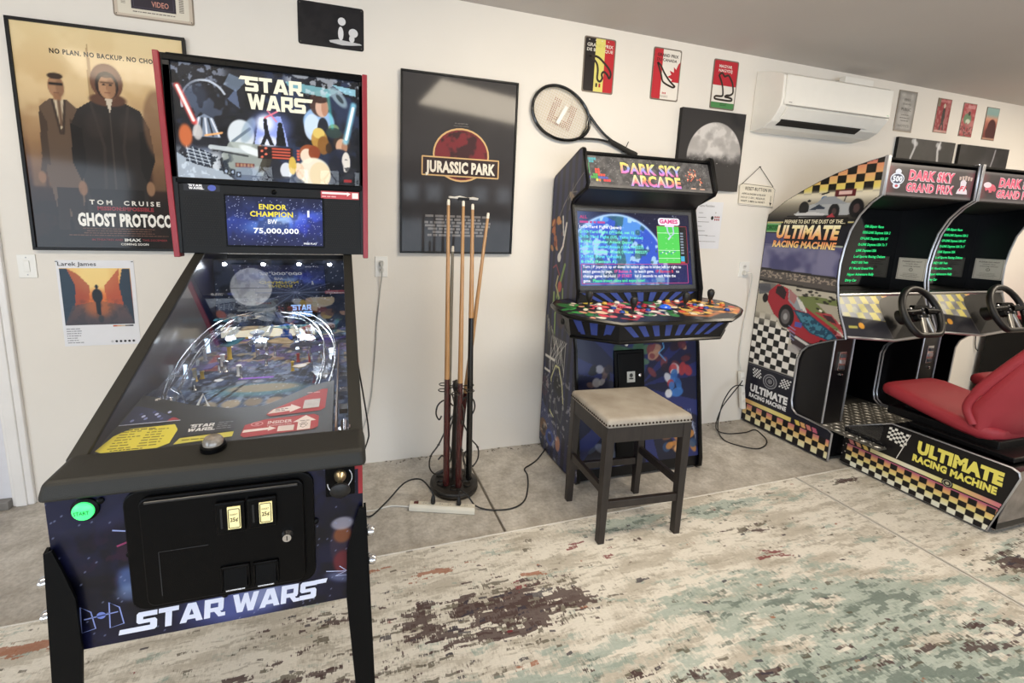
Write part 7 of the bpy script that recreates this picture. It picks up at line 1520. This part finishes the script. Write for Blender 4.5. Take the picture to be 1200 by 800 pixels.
    for k, t in enumerate(rows): d.text(t, .455-.012*k, .470-k*.043, .03, '3af08a', w=.0128*len(t), h=.018, bold=.02, shear=.15, layer=1)
    d.build('screen_lettering', P_SCREEN, sc_)
    # notice on the inner right wall
    Xn = X1-T-.001; frn = Frame((Xn, 2.232, 1.20), (0, -1, 0), (0, 0, 1))
    g = G(); g.box(Xn-.002, Xn, 2.070, 2.232, 1.205, 1.362); nt_ = g.build('notice', mat('notice_card', 'c9c5bc', .5, noise=.04), R, label='pale notice card')
    d = Decal(Frame((Xn-.002, 2.232, 1.205), (0, -1, 0), (0, 0, 1))); d.rrect(.006, .006, .156, .151, .003, .0015, '6a6660', 0)
    d.text('PLEASE DO NOT', .081, .128, .02, '5a5650', 'c', w=.115, h=.010, bold=.02); d.text('crank the', .081, .112, .02, '5a5650', 'c', w=.07, h=.009, bold=.01); d.text('steering wheel', .081, .096, .02, '5a5650', 'c', w=.10, h=.009, bold=.01); d.ring(.081, .074, .010, .010, .003, '5a5650', 1); d.disc(.081, .074, .003, .003, '5a5650', 1); d.lines_of_print(.02, .044, .142, 4, .009, .003, '8a867e', 4, 1, True)
    d.build('notice_print', P_MATT, nt_)
    # console
    def yb(x): return np.interp(x, [0, .30, .82], [1.972, 1.890, 1.955])
    def zb_(x): return np.interp(x, [0, .30, .82], [.865, .850, .852])
    CH = .27; W = X1-X0-2*T
    def fn(x, y):
        t_ = y/CH; Y = yb(x)*(1-t_)+2.06*t_; Z = zb_(x)*(1-t_)+1.118*t_; return np.stack([X0+T+x, Y, Z], -1)
    frc = Frame((X0+T, 1.96, .86), (1, 0, 0), (0, .12, .25), fn)
    c = Canvas(W, CH, .0045, '26242a'); c.grad([(0, '34343a'), (1, '2c2c30')])
    ck = .052; kk = (np.floor((c.X+c.Y*.3)/ck)+np.floor((c.Y-.005)/ck)) % 2; edge = smooth01((c.Y-(.132-.09*c.X+.05*smooth01((c.X-.42)/.2)))/.006)
    yel = np.stack([np.interp(c.X, [0, .22, .38, .46, .56], v) for v in ([.88, .88, .88, .80, .30], [.86, .84, .80, .45, .12], [.74, .52, .36, .50, .28])], -1); dk = np.stack([np.interp(c.X, [0, .15, .42, .6], v) for v in ([.80, .70, .30, .10],)*3], -1)
    lit = edge*smooth01((.62-c.X)/.08); c.mix(lit*(kk == 0), dk); c.mix(lit*(kk == 1), yel); c.mix(edge*smooth01((c.X-.56)/.05), '8a8678', .8)
    c.mix(edge*smooth01((c.X-.56)/.05)*(kk == 0), '3a3836', .7); c.poly([(.33, 0), (.66, 0), (.60, .10), (.36, .12)], '1a1518', .9); c.rect(.56, .10, .74, .15, 'b56078', .0)
    c.ell(.12, .075, .020, .020, 'e0a040', 1, .15); c.rect(.03, .058, .090, .072, 'c9c060', .9); c.ell(.11, .175, .024, .022, 'd8d8c8', .8, .3)
    c.build('console_art', frc, P_GLOSS, R, lift=.0008)
    d = Decal(frc); d.text('ULTIMATE', .365, .055, .03, 'efe0b8', w=.20, h=.034, bold=.05, layer=2); d.text('RACING MACHINE', .365, .025, .03, 'efe0b8', w=.20, h=.018, bold=.04, layer=2); d.build('console_lettering', P_GLOSS, R)
    g = G(); xs_ = [0, .30, W]
    for i in range(2):
        a_, b_ = xs_[i], xs_[i+1]
        g.hexa([tuple(fn(np.array(a_), np.array(0.))), tuple(fn(np.array(b_), np.array(0.))), (X0+T+b_, 2.22, .86), (X0+T+a_, 2.22, .86)], [tuple(fn(np.array(a_), np.array(CH))), tuple(fn(np.array(b_), np.array(CH))), (X0+T+b_, 2.26, 1.118), (X0+T+a_, 2.26, 1.118)])
    g.build('console', BLK, R)
    g = G(); g.tube([(X0+T+x, yb(x)-.004, zb_(x)-.004) for x in (0, .15, .30, .45, .6, W)], .009, 6); g.build('console_lower_trim', SILVER_TRIM, R)
    g = G(); g.tube([(X0+T+x, 2.054, 1.124) for x in (0, .4, W)], .008, 6); g.build('console_upper_trim', SILVER_TRIM, R)
    # steering wheel
    wc_ = Vector((X0+.415, 1.825, 1.035)); n3 = Vector((-.06, -.90, .42)).normalized(); ux = Vector((1, -.05, 0)); ux = (ux-n3*ux.dot(n3)).normalized(); uy = n3.cross(ux)
    def wp(a, b, dpt=0): return tuple(wc_+ux*a+uy*b+n3*dpt)
    ring = []
    for t_ in np.linspace(0, 2*math.pi, 40, endpoint=False):
        b_ = .166*math.sin(t_); b_ = max(b_, -.138); ring.append(wp(.146*math.cos(t_), b_))
    g = G(); g.tube(ring, .0185, 10, closed=True); wh = g.build('wheel_rim', mat('wheel_leather', '121213', .45, bump=.2, bscale=200), R)
    g = G()
    for (a0, b0, a1, b1) in ((-.14, .01, -.03, .012), (.14, .01, .03, .012)): g.tube([wp(a0, b0), wp(a1, b1, -.004)], [.016, .028], 8)
    g.build('spoke', BLK_GLOSS, wh)
    g = G()
    for sx in (-1, 1): g.tube([wp(sx*.018, -.03, .004), wp(sx*.034, -.132, .004)], [.015, .012], 8)
    g.build('lower_spoke', mat('brushed_spoke', 'b5b2ac', .3, metal=.8, noise=.1), wh)
    hub = [wp(a_, b_, -.012) for a_, b_ in rr(-.068, -.050, .068, .058, .02)]; hub2 = [wp(a_, b_, .010) for a_, b_ in rr(-.060, -.042, .060, .050, .018)]
    g = G(); g.loft([hub, hub2], smooth=False); g.build('hub', BLK_GLOSS, wh)
    for k, (a_, b_) in enumerate(((-.095, .030), (-.095, .004), (-.075, .018), (.095, .030), (.095, .004), (.075, .018), (0, .0), (-.03, -.02), (.03, -.02), (0, .025))):
        g = G(); g.lathe(wp(a_, b_, .004), [(.008, 0), (.008, .010), (.004, .012)], 8, tuple(n3)); g.build('wheel_button', MATS['bezel_grey'] if k else SILVER_TRIM, wh)
    g = G(); g.tube([wp(0, 0, -.01), tuple(wc_-n3*.12)], [.04, .05], 14); g.build('steering_column', BLK_RUB, R)
    # coin column and foot well
    cx0, cx1 = X0+T+.002, X0+.195
    g = G(); g.box(cx0, cx1, 2.035, 2.250, .232, .87); col_ = g.build('coin_column', mat('column_black', '0e0c0f', .3, noise=.1), R)
    g = G(); g.tube([(cx0, 2.033, .24), (cx0, 2.033, .82)], .006, 6); g.build('column_trim', SILVER_TRIM, R); g = G(); g.tube([(cx1, 2.033, .24), (cx1, 2.033, .85)], .006, 6); g.build('column_trim', SILVER_TRIM, R)
    g = G(); g.box(cx0+.055, cx0+.115, 2.026, 2.036, .610, .742); cm = g.build('coin_mechanism', CHROME, R, bevel=.002, label='chrome coin slot plate')
    for k in range(3):
        g = G(); g.box(cx0+.066, cx0+.104, 2.018, 2.028, .622+k*.040, .644+k*.040); g.build('coin_button', MATS['bezel_grey'] if k != 1 else SILVER_TRIM, cm, bevel=.002)
    g = G(); g.lathe((cx0+.105, 2.034, .575), [(.011, 0), (.011, .007), (.005, .009)], 14, (0, -1, 0)); g.build('lock', CHROME, R)
    g = G(); g.box(X0+T, X1-T, 2.50, 2.52, .23, 1.1); g.build('footwell_back', MATS['hood_black'], R)
    # base and tread plate
    g = G(); g.box(X0+T, X1-T, 1.965, 2.60, .03, .222); g.build('base_box', BLK, R)
    TP = mat('tread_plate', '8a8780', .4, metal=.6, noise=.35, nscale=14)
    g = G(); g.box(X0+.004, X1-.004, 1.69, 2.50, .224, .232); tp = g.build('tread_plate', TP, R)
    g = G(); rg = random.Random(1)
    for i in range(16):
        for j in range(15):
            x = X0+.03+i*.052; y = 1.71+j*.038; a_ = .9 if (i+j) % 2 else -.9; dx_, dy_ = .020*math.cos(a_), .020*math.sin(a_); ex, ey = -.006*math.sin(a_), .006*math.cos(a_)
            if x > X1-.03 or y > 2.25: continue
            p = (x, y, .232); g.add([(x-dx_, y-dy_, .2315), (x+ex, y+ey, .2315), (x+dx_, y+dy_, .2315), (x-ex, y-ey, .2315), (x, y, .2385)], [(0, 1, 4), (1, 2, 4), (2, 3, 4), (3, 0, 4)])
    tag(g.build('tread_lug', mat('tread_lug_metal', 'd5d2ca', .35, metal=.5, noise=.1), tp), kind='stuff')
    # seat unit
    SX0, SX1 = X0+.075, X1-.04
    sp = [(1.925, .022), (1.925, .262), (1.715, .375), (1.690, .388), (1.19, .388), (1.165, .375), (1.158, .350), (1.225, .022)]
    for k, X in enumerate((SX0, SX1-T)):
        g = G(); g.prism(sp, X, X+T, 'x'); g.build('seat_side', SIDEM, R)
        g = G(); g.tube([(X+T/2, y, z) for y, z in sp], .006, 6, closed=True); g.build('edge_trim', SILVER_TRIM, R)
    g = G(); g.box(SX0+T, SX1-T, 1.20, 1.72, .04, .37); g.build('seat_box', BLK, R)
    g = G(); g.box(SX0+T, SX1-T, 1.72, 1.965, .06, .222); g.build('link_box', BLK, R)
    g = G(); g.hexa([(SX0+T, 1.205, .03), (SX1-T, 1.205, .03), (SX1-T, 1.215, .03), (SX0+T, 1.215, .03)], [(SX0+T, 1.165, .38), (SX1-T, 1.165, .38), (SX1-T, 1.20, .38), (SX0+T, 1.20, .38)]); g.build('rear_plate', mat('brushed_rear_plate', '9a979a', .25, metal=.9, noise=.5, nscale=12), R)
    g = G(); g.tube([(SX0+.02, 1.9, .016), (SX0+.02, 1.35, .016), (SX0+.03, 1.3, .016)], .008, 6); g.build('floor_rail', MATS['worn_black_steel'], R)
    if first:
        fs = Frame((SX0-.0005, 1.925, .022), (0, -1, 0), (0, 0, 1)); w, h = .77, .366; c = Canvas(w, h, .0035, '111013')
        st = (c.Y > .143) & (c.Y < .170); colr = np.stack([np.interp(c.X, [0, .12, .35, .55, .72], v) for v in ([.82, .85, .90, .88, .80], [.55, .78, .88, .84, .48], [.55, .55, .80, .48, .52])], -1); c.mix(st.astype(float)*(c.X > .155), colr)
        for i in range(3): c.poly([(.030+i*.040, .170), (.055+i*.040, .170), (.070+i*.040, .143), (.045+i*.040, .143)], ('c07a74', 'd09a70', 'd8b868')[i])
        mm = ((c.Y < .132) & (c.X > .028)).astype(float); c.mix(((c.Y > .132) & (c.Y < .139) & (c.X > .03)).astype(float), 'b0607a')
        cl = .0345; k3 = (np.floor((c.X-.028)/cl)+np.floor((c.Y+.006)/cl)) % 2; yg = np.stack([np.interp(c.Y, [.02, .07, .11, .132], v) for v in ([.90, .88, .85, .74], [.90, .82, .65, .42], [.84, .52, .42, .46])], -1); c.mix(mm*(k3 == 0), '121014'); c.mix(mm*(k3 == 1), yg)
        c.build('seat_side_art', fs, P_GLOSS, R, clip=[(1.925-y, z-.022) for y, z in sp])
        d = Decal(fs); YL = 'e6dc6a'
        d.text('ULTIMATE', .375, .262, .03, YL, w=.345, h=.066, bold=.07, layer=2); d.text('RACING MACHINE', .362, .205, .03, YL, w=.345, h=.038, bold=.06, layer=2)
        for i in range(7):
            for j in range(6):
                x = .225+i*.014+j*.001; y = .262+j*.014+.006*math.sin(i*.9); d.poly([(x, y), (x+.014, y+.003*math.cos(i*.9)), (x+.015, y+.014+.003*math.cos(i*.9)), (x+.001, y+.014)], 'e4e2dc' if (i+j) % 2 else '17161a', 2)
        d.line([(.335, .345), (.290, .175)], .004, 'd8d6d0', 3); d.disc(.525, .157, .024, .024, '111013', 2); d.ring(.525, .157, .017, .017, .005, '8a8878', 3); d.disc(.525, .157, .008, .008, 'b8b49a', 3); d.build('seat_side_lettering', P_GLOSS, R)
        for k in range(3):
            for j in range(2): g = G(); g.lathe((SX0-.001, 1.918-j*.016, .08+k*.055+j*.02), [(.004, 0), (.004, .002)], 6, (-1, 0, 0)); g.build('side_screw', CHROME, R)
        g = G(); pts = [(1.93, .275), (1.735, .372), (1.72, .35), (1.73, .26), (1.70, .235), (1.92, .235)]; g.prism(pts, SX0-.004, SX0-.001, 'x'); g.build('clear_guard', CLEAR, R)
    # bucket seat
    RS = mat('red_seat_shell', '993039', .5, spec=.35, bump=.15, bscale=500, noise=.06)
    cx = (SX0+SX1)/2+.01
    def ring_c(y, zc, hw, th, dish, n_=28):
        out = []
        for k in range(n_):
            t_ = 2*math.pi*k/n_; cxx, szz = math.cos(t_), math.sin(t_); ex = math.copysign(abs(cxx)**.55, cxx); ez = math.copysign(abs(szz)**.6, szz); x = hw*ex; z = zc+th*ez
            if szz > 0: z -= dish*(1-min(1, abs(x)/hw)**2.2)*abs(szz)**.3
            out.append((cx+x, y, z))
        return out
    secs = [(1.862, .545, .16, .012, 0), (1.858, .550, .215, .034, .004), (1.835, .552, .245, .048, .010), (1.78, .548, .26, .056, .020), (1.68, .530, .268, .060, .040), (1.56, .508, .275, .064, .060), (1.46, .492, .278, .066, .066), (1.38, .485, .272, .066, .064), (1.33, .485, .25, .058, .05), (1.31, .485, .20, .03, .02)]
    g = G(); g.loft([ring_c(*s) for s in secs]); g.build('seat_cushion', RS, R)
    # back shell: rings perpendicular to the leaning back line
    def ring_b(s, yb_, zb2, hw, th, n_=28):
        out = []; up_ = Vector((0, -.42, .91)).normalized(); fw = Vector((0, .91, .42)).normalized(); c3 = Vector((cx, yb_, zb2))
        for k in range(n_):
            t_ = 2*math.pi*k/n_; cxx, szz = math.cos(t_), math.sin(t_); x = hw*math.copysign(abs(cxx)**.6, cxx); q = th*math.copysign(abs(szz)**.7, szz)
            wing = .095*(abs(x)/hw)**3*(1 if s > .1 else .4); 
            out.append(tuple(c3+Vector((x, 0, 0))+fw*(q+wing)))
        return out
    bs_ = [(0, 1.375, .44, .22, .03), (.06, 1.355, .48, .275, .045), (.2, 1.315, .57, .290, .05), (.4, 1.255, .70, .288, .05), (.6, 1.19, .84, .275, .05), (.8, 1.125, .98, .245, .046), (.93, 1.08, 1.08, .20, .04), (1, 1.06, 1.12, .12, .02)]
    g = G(); g.loft([ring_b(*s) for s in bs_]); g.build('seat_back', RS, R)
    for sx in (-1, 1):
        g = G(); g.tube(smooth_path([(cx+sx*.272, 1.40, .515), (cx+sx*.285, 1.43, .60), (cx+sx*.285, 1.40, .70), (cx+sx*.27, 1.33, .84), (cx+sx*.24, 1.24, 1.0)], 5), [.02]*10+[.026]*11, 10); g.build('side_bolster', RS, R)
    g = G(); g.box(cx-.24, cx+.24, 1.30, 1.80, .405, .455); g.box(cx-.20, cx+.20, 1.34, 1.74, .455, .49); g.build('seat_bracket', BLK, R, bevel=.006)
    g = G(); g.box(cx-.29, cx+.29, 1.22, 1.66, .385, .412); g.build('seat_slider', BLK, R, bevel=.004)
    return R
RC1 = racing(0.0, 'left sit-down racing cabinet with picture-covered side and checkered seat base', True)
cord(RC1, LOOP, .0042, CBLK)
racing(0.872, 'right sit-down racing cabinet, partly hidden behind the front red seat', False)
# things at the far right edge
root = thing('equipment_case', 'black cabinet with a red rim against the wall behind the right racing seat', 'cabinet', (6.35, 2.35, 0))
g = G(); g.box(5.95, 6.95, 2.18, 2.58, 0.02, .80); g.build('body', BLK, root, bevel=.004)
g = G(); g.box(5.94, 6.96, 2.17, 2.59, .80, .835); g.build('lid', RED_PL, root, bevel=.004)
cord(root, [(5.90, WY-.01, 1.0), (5.88, WY-.012, .80), (5.87, WY-.012, .60), (5.90, WY-.012, .48), (5.93, WY-.02, .44)], .0042, CBLK)
